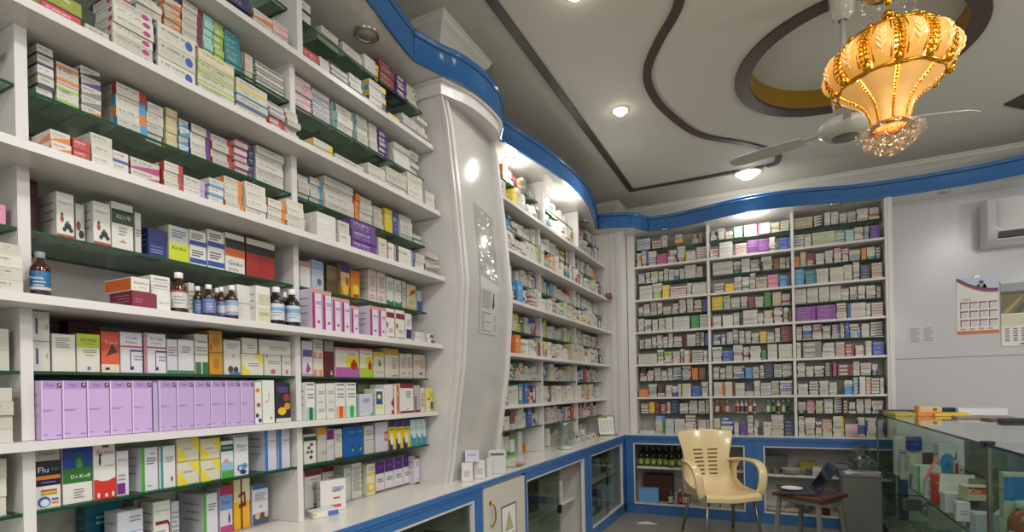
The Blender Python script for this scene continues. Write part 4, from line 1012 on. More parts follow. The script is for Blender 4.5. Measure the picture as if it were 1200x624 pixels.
carton(r, 469, 485, 450, '#d6d1cc', 'white carton with dark red head and foot', [(0, .85, 1, 1, '#7a1a2c'), (0, 0, 1, .07, '#7a1a2c'), (.5, .1, .58, .14, '#333')] + Lines(.45, .8, .5, .75, 4, '#6a5a5a'), d=.08)
carton(r, 486, 492.5, 452, '#a8a4a0', 'grey carton with dark red foot', [(0, 0, 1, .08, '#7a1a2c'), (.1, .1, .3, .6, '#3a3434')], d=.07)
carton(r, 493, 498, 455, '#c6bfb6', 'slim pale carton', Lines(.2, .8, .2, .8, 7, '#a3706a'), d=.07)
carton(r, 499, 514, 455, '#d0c75c', 'yellow carton with small picture', [(0, 0, .55, .45, '#cfccaa'), (.62, .08, .98, .4, '#5a5a34'), (.2, .5, .6, .55, '#5a5428')] + Lines(.6, .9, .6, .8, 3, '#a39a4a'), d=.08)

r = ('g', 0, 2)
carton(r, 356.5, 371.5, 508, '#d0cec4', 'white carton with green heading and dark circles', [(0, .78, 1, .93, '#1e4034'), ell(.4, .55, .13, .06, '#5c4a5c'), ell(.62, .65, .14, .06, '#7d3a5c'), ell(.3, .4, .12, .05, '#4c6a54'), ell(.6, .4, .13, .06, '#8a3a3a'), ell(.55, .22, .13, .06, '#3a3a44'), (0, .93, 1, 1, '#b9b7ac')], d=.07)
HAND[r][-1]['h'] *= .96
carton(r, 373, 383, 501, '#b9b5ab', 'grey-white carton with orange top', [(0, .77, 1, 1, '#c98a26')] + Lines(.4, .9, .2, .3, 2), d=.08)
carton(r, 383.5, 392, 503, '#c0bcc0', 'grey-white carton with purple top', [(.05, .66, .95, .98, '#71266a')], [('05', .5, .42, .7, .14, '#b08a92')], d=.08)
carton(r, 393, 402, 503, '#bfbdb4', 'plain grey-white carton with red foot', [(0, 0, 1, .05, '#7a2a34')] + Lines(.2, .85, .55, .85, 4), d=.08)
carton(r, 403, 427, 500, '#15579e', 'broad bright blue carton with two capsules', [(.5, 0, .505, 1, '#0e447e'), ell(.42, .28, .04, .09, '#20322c'), ell(.44, .22, .03, .05, '#c7ac5a'), ell(.82, .28, .04, .09, '#20322c'), ell(.84, .22, .03, .05, '#c7ac5a')], [('Colvit', .42, .82, .25, .07, '#9cc4e0'), ('Colvit', .8, .82, .25, .07, '#9cc4e0')], d=.09)
carton(r, 428, 439, 499, '#b9b6ac', 'grey-white carton in two tiers', [(0, .48, 1, .5, '#7a8aa0')] + Lines(.2, .9, .65, .85, 2), d=.07)
carton(r, 441, 455.5, 495, '#bdbac8', 'lilac-grey carton with red picture', [(.72, .35, 1, .65, '#9c2c44'), (.76, .4, .96, .6, '#c9a0a8')], d=.1)
for a, b_ in ((456.5, 464.5), (465, 473), (473.5, 481.5)):
    carton(r, a, b_, 492, '#d6c028', 'yellow carton with purple head and foot', [(0, .75, 1, 1, '#3a2466'), (0, 0, .6, .35, '#3a2466'), ell(.45, .3, .25, .14, '#d8d4d8'), ell(.4, .48, .15, .08, '#d8d4d8')] + Lines(.15, .85, .64, .72, 1, '#7a6a1c'), d=.08)
for a, b_, tp in ((482.3, 488.5, 492), (489, 494.5, 491.5), (495, 500, 491)):
    carton(r, a, b_, tp, '#bcd0d2', 'white carton with teal foot and blue letters', [(0, 0, 1, .3, '#3a8a92'), tri((0, .3), (.5, .3), (0, .5), '#3a8a92')], [('Mupi', .5, .62, .5, .4, '#3a64b0', 1)], d=.07)
carton(r, 500.8, 505, 489, '#9aa4b0', 'narrow grey-blue carton at the end', Lines(.2, .8, .5, .8, 3), d=.06)

r = ('w', 0, 2)
rw = [(0, .87, 1, 1, '#7a1622'), (0, 0, 1, .07, '#7a1622'), ell(.6, .14, .06, .03, '#2a2a2a')] + Lines(.45, .95, .5, .72, 4, '#7a5a5a')
carton(r, 356.5, 376.5, 552, '#d6d2d0', 'white carton with dark red head and foot, beside the upright', rw, [('Normacid', .6, .78, .6, .05, '#a04a54')], d=.1, fwd=.01)
carton(r, 377.5, 392, 548, '#d2cecc', 'white carton with dark red head, partly covered', rw, d=.06, back=.065)
carton(r, 378, 402, 563, '#d8d3d2', 'white carton with blue words, standing forward', [(.35, .1, .8, .2, '#c0505a'), (.5, .38, .75, .44, '#c0404a')] + Lines(.45, .9, .6, .78, 3, '#4a64a8'), [('ESSPIR', .66, .68, .45, .06, '#3a54a0')], d=.035, fwd=.1, yaw=-.35)
carton(r, 403, 411, 545, '#b9bcae', 'pale green-grey carton with dark figures', [(0, .9, 1, 1, '#8a8f80')], [('10', .6, .72, .6, .1, '#3a4a44')], d=.08)
carton(r, 412, 424, 543, '#c6c6bc', 'grey-white carton covered in small print', Lines(.12, .9, .2, .9, 14), d=.09)
carton(r, 430, 439.3, 544, '#d3d0b4', 'white carton with yellow blocks', [(0, .62, 1, .72, '#d8bc2c'), (0, .1, 1, .38, '#d8b424'), ell(.5, .25, .3, .08, '#d6d3c8')] + Lines(.2, .9, .78, .92, 3), d=.13, fwd=.02)
for k, (a, b_) in enumerate(((440, 450.5), (451, 461.5), (462, 472), (472.5, 481.5))):
    carton(r, a, b_, 541.5 - k * 2.7, '#d3cdd2', 'white carton with purple upper half', [(0, .6, 1, 1, '#4c1a70'), (0, 0, 1, .04, '#7a1a4a'), (.3, .8, .75, .83, '#8a5aa8')] + Lines(.2, .85, .3, .45, 2, '#6a5a6a'), d=.1)
for k, (a, b_) in enumerate(((486, 498), (498.5, 509))):
    carton(r, a, b_, 534 - k * 1.5, '#cfc7d4', 'white carton with dark red lid band', [(0, .9, 1, 1, '#741824'), (0, 0, 1, .06, '#741824'), ell(.55, .16, .07, .03, '#2a2a2a')] + Lines(.3, .8, .6, .8, 3, '#7a6a7a'), d=.11, fwd=.04)

for row, lst in HAND.items():
    lst.sort(key=lambda c: (c['y'], c['z']))
    t, i, b = row
    loc = '%s, %s' % ((GLASS_ROWS if t == 'g' else WHITE_ROWS)[i], BN[b])
    lo_, hi_ = BAYS[b] + .016, BAYS[b + 1] - (.016 if b < 2 else .004)
    lim = ((LVL[i + 1] - .025 if i < 5 else SOFF - .02) if t == 'g' else GL[i] - .0095)
    for c in lst:
        y0_, y1_ = max(lo_, c['y'] - c['w'] / 2), min(hi_, c['y'] + c['w'] / 2)
        c['y'], c['w'] = (y0_ + y1_) / 2, y1_ - y0_
        c['h'] = min(c['h'], lim - c['z'])
    # keep neighbours on the same plane clear of one another
    for p, q in zip(lst, lst[1:]):
        same = abs(p['x'] - q['x']) < .03 and not (p['z'] + p['h'] <= q['z'] or q['z'] + q['h'] <= p['z'])
        ov = (p['y'] + p['w'] / 2) - (q['y'] - q['w'] / 2)
        if same and ov > -.0006:
            d_ = ov + .001
            p['w'] -= d_ / 2; p['y'] -= d_ / 4; q['w'] -= d_ / 2; q['y'] += d_ / 4
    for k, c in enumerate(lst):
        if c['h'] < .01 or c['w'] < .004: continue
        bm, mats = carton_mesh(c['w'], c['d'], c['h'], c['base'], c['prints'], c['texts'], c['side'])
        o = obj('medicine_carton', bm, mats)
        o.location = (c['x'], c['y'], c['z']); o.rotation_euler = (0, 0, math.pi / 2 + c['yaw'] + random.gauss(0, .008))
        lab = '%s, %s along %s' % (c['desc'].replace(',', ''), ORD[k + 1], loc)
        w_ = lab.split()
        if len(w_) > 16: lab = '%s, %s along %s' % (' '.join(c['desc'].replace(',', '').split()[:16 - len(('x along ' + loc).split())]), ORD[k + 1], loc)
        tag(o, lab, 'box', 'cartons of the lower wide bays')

# ---------------------------------------------------------------- turn the generated packages into objects
NOUN = {'medicine_box': 'flat boxes stacked on the upper shelves', 'medicine_packet': 'packets stacked on the shelves', 'medicine_carton': 'small cartons in the alcove'}
n_hand = sum(len(v) for v in HAND.values())
LIMIT = {'medicine_box': 330, 'medicine_packet': 300, 'medicine_carton': max(0, 330 - n_hand)}
rest = []
for kind in NOUN:
    lst = sorted((p for p in PACKS if p['kind'] == kind), key=lambda p: -p['area'])
    for p in lst[:LIMIT[kind]]:
        o = bpy.data.objects.new(kind, PACK)
        o.material_slots[0].link = 'OBJECT'; o.material_slots[0].material = pack_mat(p['des'], 'obj')
        o.location = p['p']; o.rotation_euler = (0, 0, p['rz']); o.scale = p['s']
        o.color = (*lin(ACC[p['acc']]), 1)
        COL.objects.link(o)
        tag(o, p['loc'], 'box', NOUN[kind])
    rest += lst[LIMIT[kind]:]
def stuff_mesh(name, items, label):
    vs, fs, uvs, mi, cols = [], [], [], [], []
    mats = []; ix = {}
    rg = random.Random(3)
    for p in items:
        M = Matrix.Translation(p['p']) @ Matrix.Rotation(p['rz'], 4, 'Z') @ Matrix.Diagonal((*p['s'], 1))
        b = len(vs); vs += [M @ Vector(v) for v in PACKV]
        if p['des'] not in ix: ix[p['des']] = len(mats); mats.append(pack_mat(p['des'], 'stuff'))
        c = (*lin(ACC[p['acc']]), rg.random())
        for f, u in zip(PACKF, PACKUV):
            fs.append([b + i for i in f]); uvs += u; mi.append(ix[p['des']]); cols += [c] * 4
    me = bpy.data.meshes.new(name); me.from_pydata(vs, [], fs)
    ul = me.uv_layers.new(name='UVMap'); ul.data.foreach_set('uv', [x for u in uvs for x in u])
    ca = me.color_attributes.new('tint', 'FLOAT_COLOR', 'CORNER'); ca.data.foreach_set('color', [x for c in cols for x in c])
    for m in mats: me.materials.append(m)
    me.polygons.foreach_set('material_index', mi)
    o = bpy.data.objects.new(name, me); COL.objects.link(o)
    return tag(o, label, 'boxes', kind='stuff')
stuff_mesh('medicine_packets', rest, 'mass of small medicine packets packed along the far shelves of the shop')
print('packs', {k: sum(1 for p in PACKS if p['kind'] == k) for k in NOUN}, 'hand', n_hand, 'rest', len(rest))
# ================================================================== COUNTER, BASE CABINETS
CX, CY = -1.425, 5.545             # front planes of the left and back counters
top = bmesh.new()
prism(top, [(-1.94, -.6), (CX, -.6), (CX, CY), (1.02, CY), (1.02, 5.99), (-1.94, 5.99)], HC - .028, HC)
WT = obj('worktop', top, principled('white_worktop', '#d8d4cb', .22, noise=.06, nscale=6))
tag(WT, 'long white L-shaped worktop with blue edge running under the shelves', 'counter')
e = bmesh.new()
bx(e, CX, CX + .012, -.6, CY - .012, HC - .0278, HC - .004); bx(e, CX + .0, 1.02, CY - .012, CY, HC - .0278, HC - .004)
obj('edge_band', e, BLUEF, WT)
# plinth ledge line at the shelf foot
e = bmesh.new(); bx(e, -1.94, -1.735, -.4, Y0P - .01, HC, HC + .0006)
obj('joint_strip', e, principled('joint_line', '#a19d97', .5), WT)

def jar_clear(): pass
def frame_cab(name, label, axis, a0, a1, front, depth, opens, shelf_z, kind, z0=.0):
    """base cabinet along y (axis 'y', front faces +x) or x (axis 'x', front faces -y). opens: (u0,u1) openings"""
    mid = (a0 + a1) / 2
    root = thing(name, label, 'cabinet', (front - depth / 2, mid, 0) if axis == 'y' else (mid, front + depth / 2, 0))
    inv = Matrix.Translation(-root.location)
    def B(n, u0, u1, f0, f1, za, zb, m):
        o = box(n, front - f1, front - f0, u0, u1, za, zb, m) if axis == 'y' else box(n, u0, u1, front + f0, front + f1, za, zb, m)
        o.parent = root; o.matrix_parent_inverse = inv; return o
    g = .0008
    B('plinth', a0 + g, a1 - g, .012, .03, 0, .1, BLUEF)
    B('bottom_panel', a0 + g, a1 - g, .031, depth, .082, .1, LAMI)
    B('back_panel', a0 + g, a1 - g, depth, depth + .012, .082, .79, LAMI)
    B('top_rail', a0 + g, a1 - g, .0, .03, .735, .791, BLUEF)
    B('rail_bead', a0 + g, a1 - g, -.006, -.0004, .776, .791, BLUEF)
    for u in (a0 + g, a1 - .016):
        B('side_panel', u, u + .015, .031, depth, .1, .79, LAMI)
    for u0, u1 in opens['posts']:
        B('post', u0 + g, u1 - g, 0, .03, .1, .7345, BLUEF)
    for u0, u1 in opens['bays']:
        for q in (u0, u1 - .014):
            B('jamb', q + .0005, q + .0135, .004, .03, .1, .734, LAM)
        B('sill_strip', u0 + .015, u1 - .015, .004, .03, .1005, .116, LAM)
        B('head_strip', u0 + .015, u1 - .015, .004, .03, .722, .734, LAM)
        if shelf_z: B('shelf', u0 + .016, u1 - .016, .08, depth - .001, shelf_z - .02, shelf_z, LAM)
        if kind == 'glass':
            w = (u1 - u0 - .03) * .53
            for k in range(2):
                s0 = u0 + .015 if k == 0 else u1 - .015 - w
                if opens.get('open') and k == 1: s0 = u0 + .017
                o = B('sliding_pane', s0, s0 + w, .012 + .011 * k, .017 + .011 * k, .1165, .7215, PANE)
                c = s0 + (w - .03 if k == 0 else .03)
                if k == 1 or opens.get('open'):
                    hnd = B('handle', (s0 + w - .035) if opens.get('open') else s0 + .012, (s0 + w - .012) if opens.get('open') else s0 + .035, -.004 + .011 * k, .0115 + .011 * k, .40, .46, BLACK)
    return root
CD = .46
frame_cab('base_cabinet', 'blue-framed base cabinet with dark glass front nearest the camera', 'y', .2, 2.50, CX, CD, dict(posts=[(2.42, 2.50), (.2, .3)], bays=[(.3, 1.35), (1.35, 2.42)]), .42, 'glass')
frame_cab('base_cabinet', 'blue-framed base cabinet with glass pane slid open, beside the white door', 'y', 3.04, 4.30, CX, CD, dict(posts=[(3.04, 3.075), (4.22, 4.30)], bays=[(3.075, 4.22)], open=1), .42, 'glass')
frame_cab('base_cabinet', 'blue-framed base cabinet with closed glass panes next to the room corner', 'y', 4.30, 5.54, CX, CD, dict(posts=[(4.30, 4.40), (5.45, 5.54)], bays=[(4.40, 5.45)]), .46, 'glass')
frame_cab('base_cabinet', 'blue-framed open base cabinet holding dark bottles, under the back shelves', 'x', -1.42, -.19, CY, .42, dict(posts=[(-1.42, -1.34), (-.27, -.19)], bays=[(-1.34, -.27)]), .48, 'open')
frame_cab('base_cabinet', 'blue-framed open base cabinet of bags and bowls behind the stool', 'x', -.19, 1.0, CY, .42, dict(posts=[(-.19, -.11), (.93, 1.0)], bays=[(-.11, .93)]), .46, 'open')
# door cabinet
root = thing('door_cabinet', 'narrow white cabinet door with brass handle and triangle notice', 'cabinet', (CX - .2, 2.77, 0))
inv = Matrix.Translation(-root.location)
k = [box('carcass', CX - CD, CX - .021, 2.502, 3.038, .1, .79, LAMI), box('plinth', CX - .03, CX - .012, 2.502, 3.038, 0, .0995, BLUEF)]
door = box('door', CX - .02, CX + .004, 2.512, 3.03, .102, .775, principled('door_laminate', '#c9c4b8', .35, noise=.06, nscale=12), bevel=.002)
k.append(door)
for o in k: o.parent = root; o.matrix_parent_inverse = inv
bm = bmesh.new(); tube(bm, smooth_curve([(CX + .004, 2.575, .69), (CX + .02, 2.575, .688), (CX + .032, 2.58, .66), (CX + .034, 2.58, .6), (CX + .02, 2.575, .565), (CX + .004, 2.575, .563)], 5), .005, 8)
bx(bm, CX + .0042, CX + .007, 2.565, 2.585, .678, .702)
o = obj('handle', bm, GOLD, door, True)
bm = bmesh.new()
bx(bm, CX + .0045, CX + .0055, 2.70, 2.90, .42, .64, 0)
X = CX + .0062
for pts, mi in (([(2.70, .42), (2.90, .42), (2.90, .64), (2.70, .64)], 1), ([(2.712, .432), (2.888, .432), (2.888, .628), (2.712, .628)], 0), ([(2.75, .49), (2.85, .49), (2.80, .60)], 2), ([(2.76, .495), (2.84, .495), (2.80, .585)], 3), ([(2.73, .445), (2.87, .445), (2.87, .465), (2.73, .465)], 4)):
    X += .0003
    f = bm.faces.new([bm.verts.new((X, y, z)) for y, z in pts]); f.material_index = mi
o = obj('notice', bm, [PAPER, ink('#6f6a60'), ink('#8f8a55'), ink('#b8b383'), ink('#b0907c')], door)

# ================================================================== BOTTLES
AMB = principled('amber_glass', '#3a1a08', .08, coat=.5)
AMBD = principled('dark_bottle', '#17120f', .1, coat=.4)
AMBL = principled('pale_amber', '#7a4516', .12, coat=.4)
def bottle(name, loc, h, r, body, label_c, cap_c, lab, group=None, lab_rng=(.12, .55), cat='bottle', stripe=None, text=None, arc=(-2.2, .9)):
    root = thing(name, lab, cat, loc, 0, group)
    bm = bmesh.new()
    lathe(bm, [(r * .9, 0), (r, h * .02), (r, h * .60), (r * .93, h * .66), (r * .6, h * .76), (r * .42, h * .80), (r * .42, h * .86)], 20)
    obj('glass_body', bm, body, root, True)
    bm = bmesh.new()
    lathe(bm, [(r * .48, h * .855), (r * .52, h * .865), (r * .52, h * .985), (r * .46, h)], 16)
    obj('cap', bm, cap_c, root, True)
    bm = bmesh.new()
    rows = [(r + .0006, h * lab_rng[0]), (r + .0006, h * lab_rng[1])]
    lathe(bm, rows, 18, arc=arc, cap=False)
    if stripe:
        a, b, c = stripe
        lathe(bm, [(r + .0011, h * a), (r + .0011, h * b)], 18, arc=arc, cap=False, mi=1)
    lines = bmesh
    for i in range(3):
        z = h * (lab_rng[0] + (lab_rng[1] - lab_rng[0]) * (.25 + .17 * i))
        lathe(bm, [(r + .0009, z), (r + .0009, z + h * .018)], 8, arc=(arc[0] * .55 + .1, arc[0] * .55 + 1.1 + .2 * (i % 2)), cap=False, mi=2)
    if text:
        ang = -.75
        c_, s_ = math.cos(ang), math.sin(ang)
        write(bm, text, (c_ * (r + .0035), s_ * (r + .0035), h * (lab_rng[0] * .35 + lab_rng[1] * .65)), Vector((-s_, c_, 0)), Vector((0, 0, 1)), r * 1.25, h * .07, 2)
    obj('bottle_label', bm, [ink(label_c), ink(stripe[2] if stripe else '#b9b9b4'), ink('#d5d3cc' if sum(lin(label_c)) < .8 else '#6a6a6e')], root, True)
    return root
zS = LV['D'] + .001
def bot(px0, px1, top, body, lab, cap, label, back=.0, **k):
    x = SHX['D'] - .045 - back
    y0, y1 = at(px0, 340, 0, x).y, at(px1, 340, 0, x).y
    h = at((px0 + px1) / 2, top, 0, x).z - zS
    return bottle('medicine_bottle', (x, (y0 + y1) / 2, zS), h, (y1 - y0) / 2 * .94, body, lab, cap, label, **k)
bot(35, 60, 296, AMB, '#1f6796', ink('#8b8f96'), 'large amber bottle with blue label and grey cap, alone by the upright', text='CLAVENTIN', stripe=(.14, .2, '#c8b8b4'))
bot(200, 219, 320, AMB, '#c9c6c0', CAP, 'amber bottle with white label and white cap behind white packs', stripe=(.5, .55, '#8c3a3a'))
BG = 'amber bottles on the second white shelf'
bot(226, 237, 336, AMB, '#5a74a8', CAP, 'small amber bottle with blue label, shortest of its row', back=.03)
bot(237.5, 251, 334, AMB, '#5d76b0', CAP, 'small amber bottle with blue label, standing forward')
bot(250, 258, 338, AMB, '#c9c6c0', CAP, 'small amber bottle half hidden between two blue-labelled ones', back=.075)
bot(254, 264, 337, AMB, '#5a74a8', CAP, 'small amber bottle with white and blue label, between two others', back=.02, stripe=(.2, .42, '#b9bcc8'))
bot(264.5, 278, 335, AMB, '#8fa0c4', CAP, 'small amber bottle with white and blue label, beside slim white packs', stripe=(.22, .4, '#c9c8c4'))
bot(315, 331, 337, AMBD, '#c3cbd8', CAP, 'dark bottle with pale label beside yellow-labelled pack', stripe=(.36, .45, '#6f9cc0'))
bot(330, 337, 343, AMBD, '#c9c6c0', CAP, 'dark bottle half hidden behind two pale-labelled ones', back=.07)
bot(334, 349.5, 340, AMBD, '#c3cbd8', CAP, 'dark bottle with pale label by the magenta-striped cartons', stripe=(.36, .47, '#6f9cc0'))

# bottle row on the back wall's lowest glass shelf
def bkx(px): return at(px, 470, 1, YF + .08).x
zz = GL[0] + .001
for k, (px, body, c, ds) in enumerate([(840, '#b8481e', '#d8ccb0', 'orange'), (846, '#b8481e', '#7a3a1c', 'orange'), (852, '#b8481e', '#d8ccb0', 'orange'), (864, '#c9c4b8', '#a03a2c', 'white'), (869, '#d8d3c8', '#5a2a2a', 'white'), (874, '#c9c4b8', '#2a2a3a', 'white'), (879, '#b8481e', '#e0d8c8', 'orange'), (884, '#d8d3c8', '#7a2a2c', 'white'), (900, '#5c9a2c', '#d8d8c8', 'green'), (906, '#20242c', '#6fae3a', 'black'), (912, '#d8d4c0', '#3a3a2c', 'white'), (918, '#5c9a2c', '#d8d8c8', 'green'), (924, '#5c9a2c', '#20242c', 'green'), (928, '#b8481e', '#d8ccb0', 'orange')]):
    x = bkx(px)
    if x > XD[2] - .03: continue
    bottle('syrup_bottle', (x, YF + .10, zz), .13, .017, ink(body), c, ink('#d8d4c8'), '%s syrup bottle, %s along lowest glass shelf, middle back bay' % (ds, ORD[k + 1]), 'syrup bottles on the back wall', arc=(-2.9, -.2))
# ================================================================== CABINET CONTENTS
# dark green-labelled bottles, two rows deep
zc = .4805
n_ = 0
for rowi, (yy, dz) in enumerate(((CY + .16, 0), (CY + .25, 0))):
    for i in range(7):
        x = -1.30 + i * .066 + rowi * .012
        n_ += 1
        if rowi == 0 and i == 5: yy2 = yy - .05
        else: yy2 = yy
        bottle('syrup_bottle', (x, yy2, zc), .175 if rowi == 0 else .2, .0285, AMBD, '#7d9a1f', principled('black_cap', '#141414', .3),
               'black bottle with lime label, %s of the %s row in the open cabinet' % (ORD[i + 1], 'front' if rowi == 0 else 'rear'), 'lime-labelled bottles in the cabinet', lab_rng=(.1, .45), arc=(-2.9, -.2))
def simple_box(name, loc, s, rz, base, label, cat='box', side=None, prints=(), texts=(), group=None):
    bm, mats = carton_mesh(s[0], s[1], s[2], base, list(prints), list(texts), side)
    o = obj(name, bm, mats); o.location = loc; o.rotation_euler = (0, 0, rz)
    return tag(o, label, cat, group)
for k in range(4):
    simple_box('packet', (-.82 + (k % 2) * .004, CY + .15, zc + .034 * k), (.1, .08, .032), .05, '#cfccc6', 'white packet, %s up of the pile beside the dark bottles' % ORD[k + 1], prints=[(0, 0, .2, 1, '#b9b4ac')], group='white packets in the cabinet')
simple_box('card_box', (-1.14, CY + .2, .1012), (.3, .16, .28), 0, '#4a2214', 'brown cardboard box at the bottom of the open cabinet')
simple_box('blue_box', (-1.21, CY + .09, .1012), (.2, .085, .15), .08, '#6fa6d8', 'light blue box in front of the brown cardboard box', prints=[(.0, .9, 1, .92, '#4f84b4')])
bottle('syrup_bottle', (-.985, CY + .10, .1012), .15, .024, principled('olive_bottle', '#4a4a1c', .15), '#c9c4a8', ink('#2f6f3a'), 'small olive bottle beside the light blue box', arc=(-2.9, -.2))
bottle('syrup_bottle', (-.90, CY + .14, .1012), .15, .024, ink('#6a1c18'), '#a03a2c', ink('#c9c4b8'), 'small dark red bottle beside the olive one', arc=(-2.9, -.2))
bottle('syrup_bottle', (-.845, CY + .15, .1012), .14, .022, ink('#8a2420'), '#c9b8a8', ink('#d8d4c8'), 'small red bottle nearest the brown cardboard box end', arc=(-2.9, -.2))
for k in range(6):
    simple_box('packet', (-.66 + (k % 3) * .1, CY + .12, .1012 + .085 * (k // 3)), (.09, .09, .083), 0, '#a9b0a6', 'pale green packet, %s of the pile under the chair shelf' % ORD[k + 1], group='green packets in the cabinet')
simple_box('blue_packet', (-.36, CY + .12, zc), (.05, .06, .07), 0, '#23408c', 'small dark blue packet on the cabinet shelf behind the chair arm')

# second open cabinet: bowl, small boxes, bags
ZS = .4605
bm = bmesh.new()
lathe(bm, [(.04, 0), (.075, .02), (.092, .055), (.094, .058), (.088, .055), (.07, .024), (.0, .012)], 28, cap=False)
o = obj('bowl', bm, ink('#b9b4a8'), None, True, (.13, CY + .13, ZS)); tag(o, 'pale round bowl on the open cabinet shelf', 'bowl')
simple_box('lying_box', (-.0, CY + .27, ZS), (.2, .09, .16), .25, '#7a7872', 'grey carton leaning at the back of the cabinet shelf')
simple_box('yellow_box', (.27, CY + .24, ZS), (.14, .08, .11), 0, '#a8a03a', 'olive yellow box behind the pale bowl')
simple_box('white_box', (.335, CY + .11, ZS), (.075, .06, .085), .1, '#b3ae98', 'cream box beside the olive yellow box', prints=[(.1, .5, .9, .9, '#c9c7b4')])
simple_box('blue_box', (.262, CY + .1, ZS), (.045, .04, .06), 0, '#3c4a6a', 'small slate blue box between bowl and cream box')
simple_box('blue_box', (.53, CY + .10, ZS), (.08, .07, .12), -.1, '#1c2c58', 'navy box with pale top on the cabinet shelf', prints=[(0, .6, 1, 1, '#8f9298')])
BAG = glassy('clear_plastic', '#c9d2cf', .5, .18, (.9, .93, .92))
def crumple(name, c, s, label, m, seed, cat='bag', sub=3):
    bm = bmesh.new(); bmesh.ops.create_icosphere(bm, subdivisions=sub, radius=1)
    rg = random.Random(seed); dirs = [Vector((rg.gauss(0, 1), rg.gauss(0, 1), rg.gauss(0, 1))).normalized() for _ in range(26)]
    for v in bm.verts:
        d = v.co.normalized(); f = 1
        for q in dirs:
            a = d.dot(q)
            if a > .72: f += (a - .72) * rg.choice((1.1, 1.1)) * (1 if q.x > 0 else -1)
        v.co = Vector((d.x * s[0] * f, d.y * s[1] * f, max(-.0, (d.z * f * .5 + .48)) * s[2] * 1.0))
    o = obj(name, bm, m, None, False, c); return tag(o, label, cat)
CLOTH = principled('grey_plastic_bag', '#6f6b60', .35, noise=.25, nscale=14)
crumple('plastic_bag', (.73, CY + .23, ZS), (.085, .075, .15), 'pale crumpled plastic bag on the cabinet shelf by the grey box', principled('pale_bag', '#8f938c', .3, noise=.2, nscale=12), 4)
crumple('plastic_bag', (-.035, CY + .14, ZS), (.038, .035, .05), 'small dark crumpled bag by the pale bowl', CLOTH, 9)
crumple('plastic_bag', (.18, CY + .2, .1012), (.11, .08, .2), 'brown-grey filled bag on the cabinet floor behind the stool', CLOTH, 6)
crumple('plastic_bag', (.6, CY + .22, .1012), (.15, .11, .24), 'large pale green bag on the cabinet floor behind the stool', principled('green_bag', '#9aa48c', .4, noise=.2, nscale=10), 7)
simple_box('card_box', (.41, CY + .10, .1012), (.05, .08, .06), .3, '#5a2a18', 'brown card piece on the cabinet floor')
for k, (x, y, w) in enumerate(((.0, .07, .16), (.12, .055, .12))):
    simple_box('paper_pile', (x, CY + y + .01, .1165), (w, .07, .03), .1 * k, '#b5a890', ('beige paper pile on the cabinet sill', 'second smaller beige paper pile on the cabinet sill')[k], cat='paper')

# contents of the left cabinets behind glass
for k, (y, z, s, c, ds) in enumerate(((2.12, .4212, (.1, .1, .14), '#5a4630', 'brown carton behind the near glass'), (2.30, .4212, (.11, .12, .15), '#3a2c20', 'dark brown carton with white label behind near glass'), (1.85, .4212, (.14, .1, .12), '#2c4a6a', 'slate blue carton behind near glass'), (1.6, .4212, (.12, .1, .16), '#6a6a62', 'grey carton deep behind near glass'))):
    simple_box('stored_carton', (CX - .14, y, z), s, math.pi / 2, c, ds, prints=[(.3, .3, .9, .7, '#b9b5a8')])
for k, y in enumerate((3.22, 3.31, 3.40)):
    bm = bmesh.new()
    lathe(bm, [(.032, 0), (.036, .01), (.036, .12), (.02, .155), (.012, .17), (.012, .2), (.0, .2)], 16)
    o = obj('plastic_bottle', bm, principled('pale_green_plastic', '#8fa59a', .3), None, True, (CX - .18, y, .4212)); tag(o, ('pale green plastic bottle, first behind the open pane', 'pale green plastic bottle, middle behind the open pane', 'pale green plastic bottle, last behind the open pane')[k], 'bottle', 'plastic bottles behind the pane')
simple_box('stored_carton', (CX - .17, 3.56, .4212), (.16, .14, .22), math.pi / 2, '#5c4634', 'tall brown carton behind the sliding glass')
for k in range(4):
    simple_box('packet', (CX - .1, 3.9, .4212 + .042 * k), (.13 - .01 * (k % 2), .1, .04), math.pi / 2, '#d0c8c4' if k % 2 else '#c9b4b0', 'white and red packet, %s up in the open cabinet' % ORD[k + 1], prints=[(0, .1, .25, .9, '#a8404a')], group='white and red packets')
simple_box('stored_carton', (CX - .14, 3.42, .1012), (.12, .1, .09), math.pi / 2, '#c9a23a', 'yellow carton at the bottom of the open cabinet')
rg = random.Random(8)
for k in range(10):
    y = 4.5 + (k % 5) * .18; z = .1012 if k < 5 else .4612
    simple_box('stored_carton', (CX - .13 - .02 * rg.random(), y, z), (.12 + .04 * rg.random(), .1, .1 + .12 * rg.random()), math.pi / 2, rg.choice(['#8c8a7c', '#5a6a6a', '#b8b4a4', '#6a5a48', '#4a4e50', '#9aa6b0']), 'stored carton, %s on the %s in corner glass cabinet' % (ORD[k % 5 + 1], 'floor' if k < 5 else 'shelf'), prints=[(.2, .3, .8, .6, '#a9a79c')])

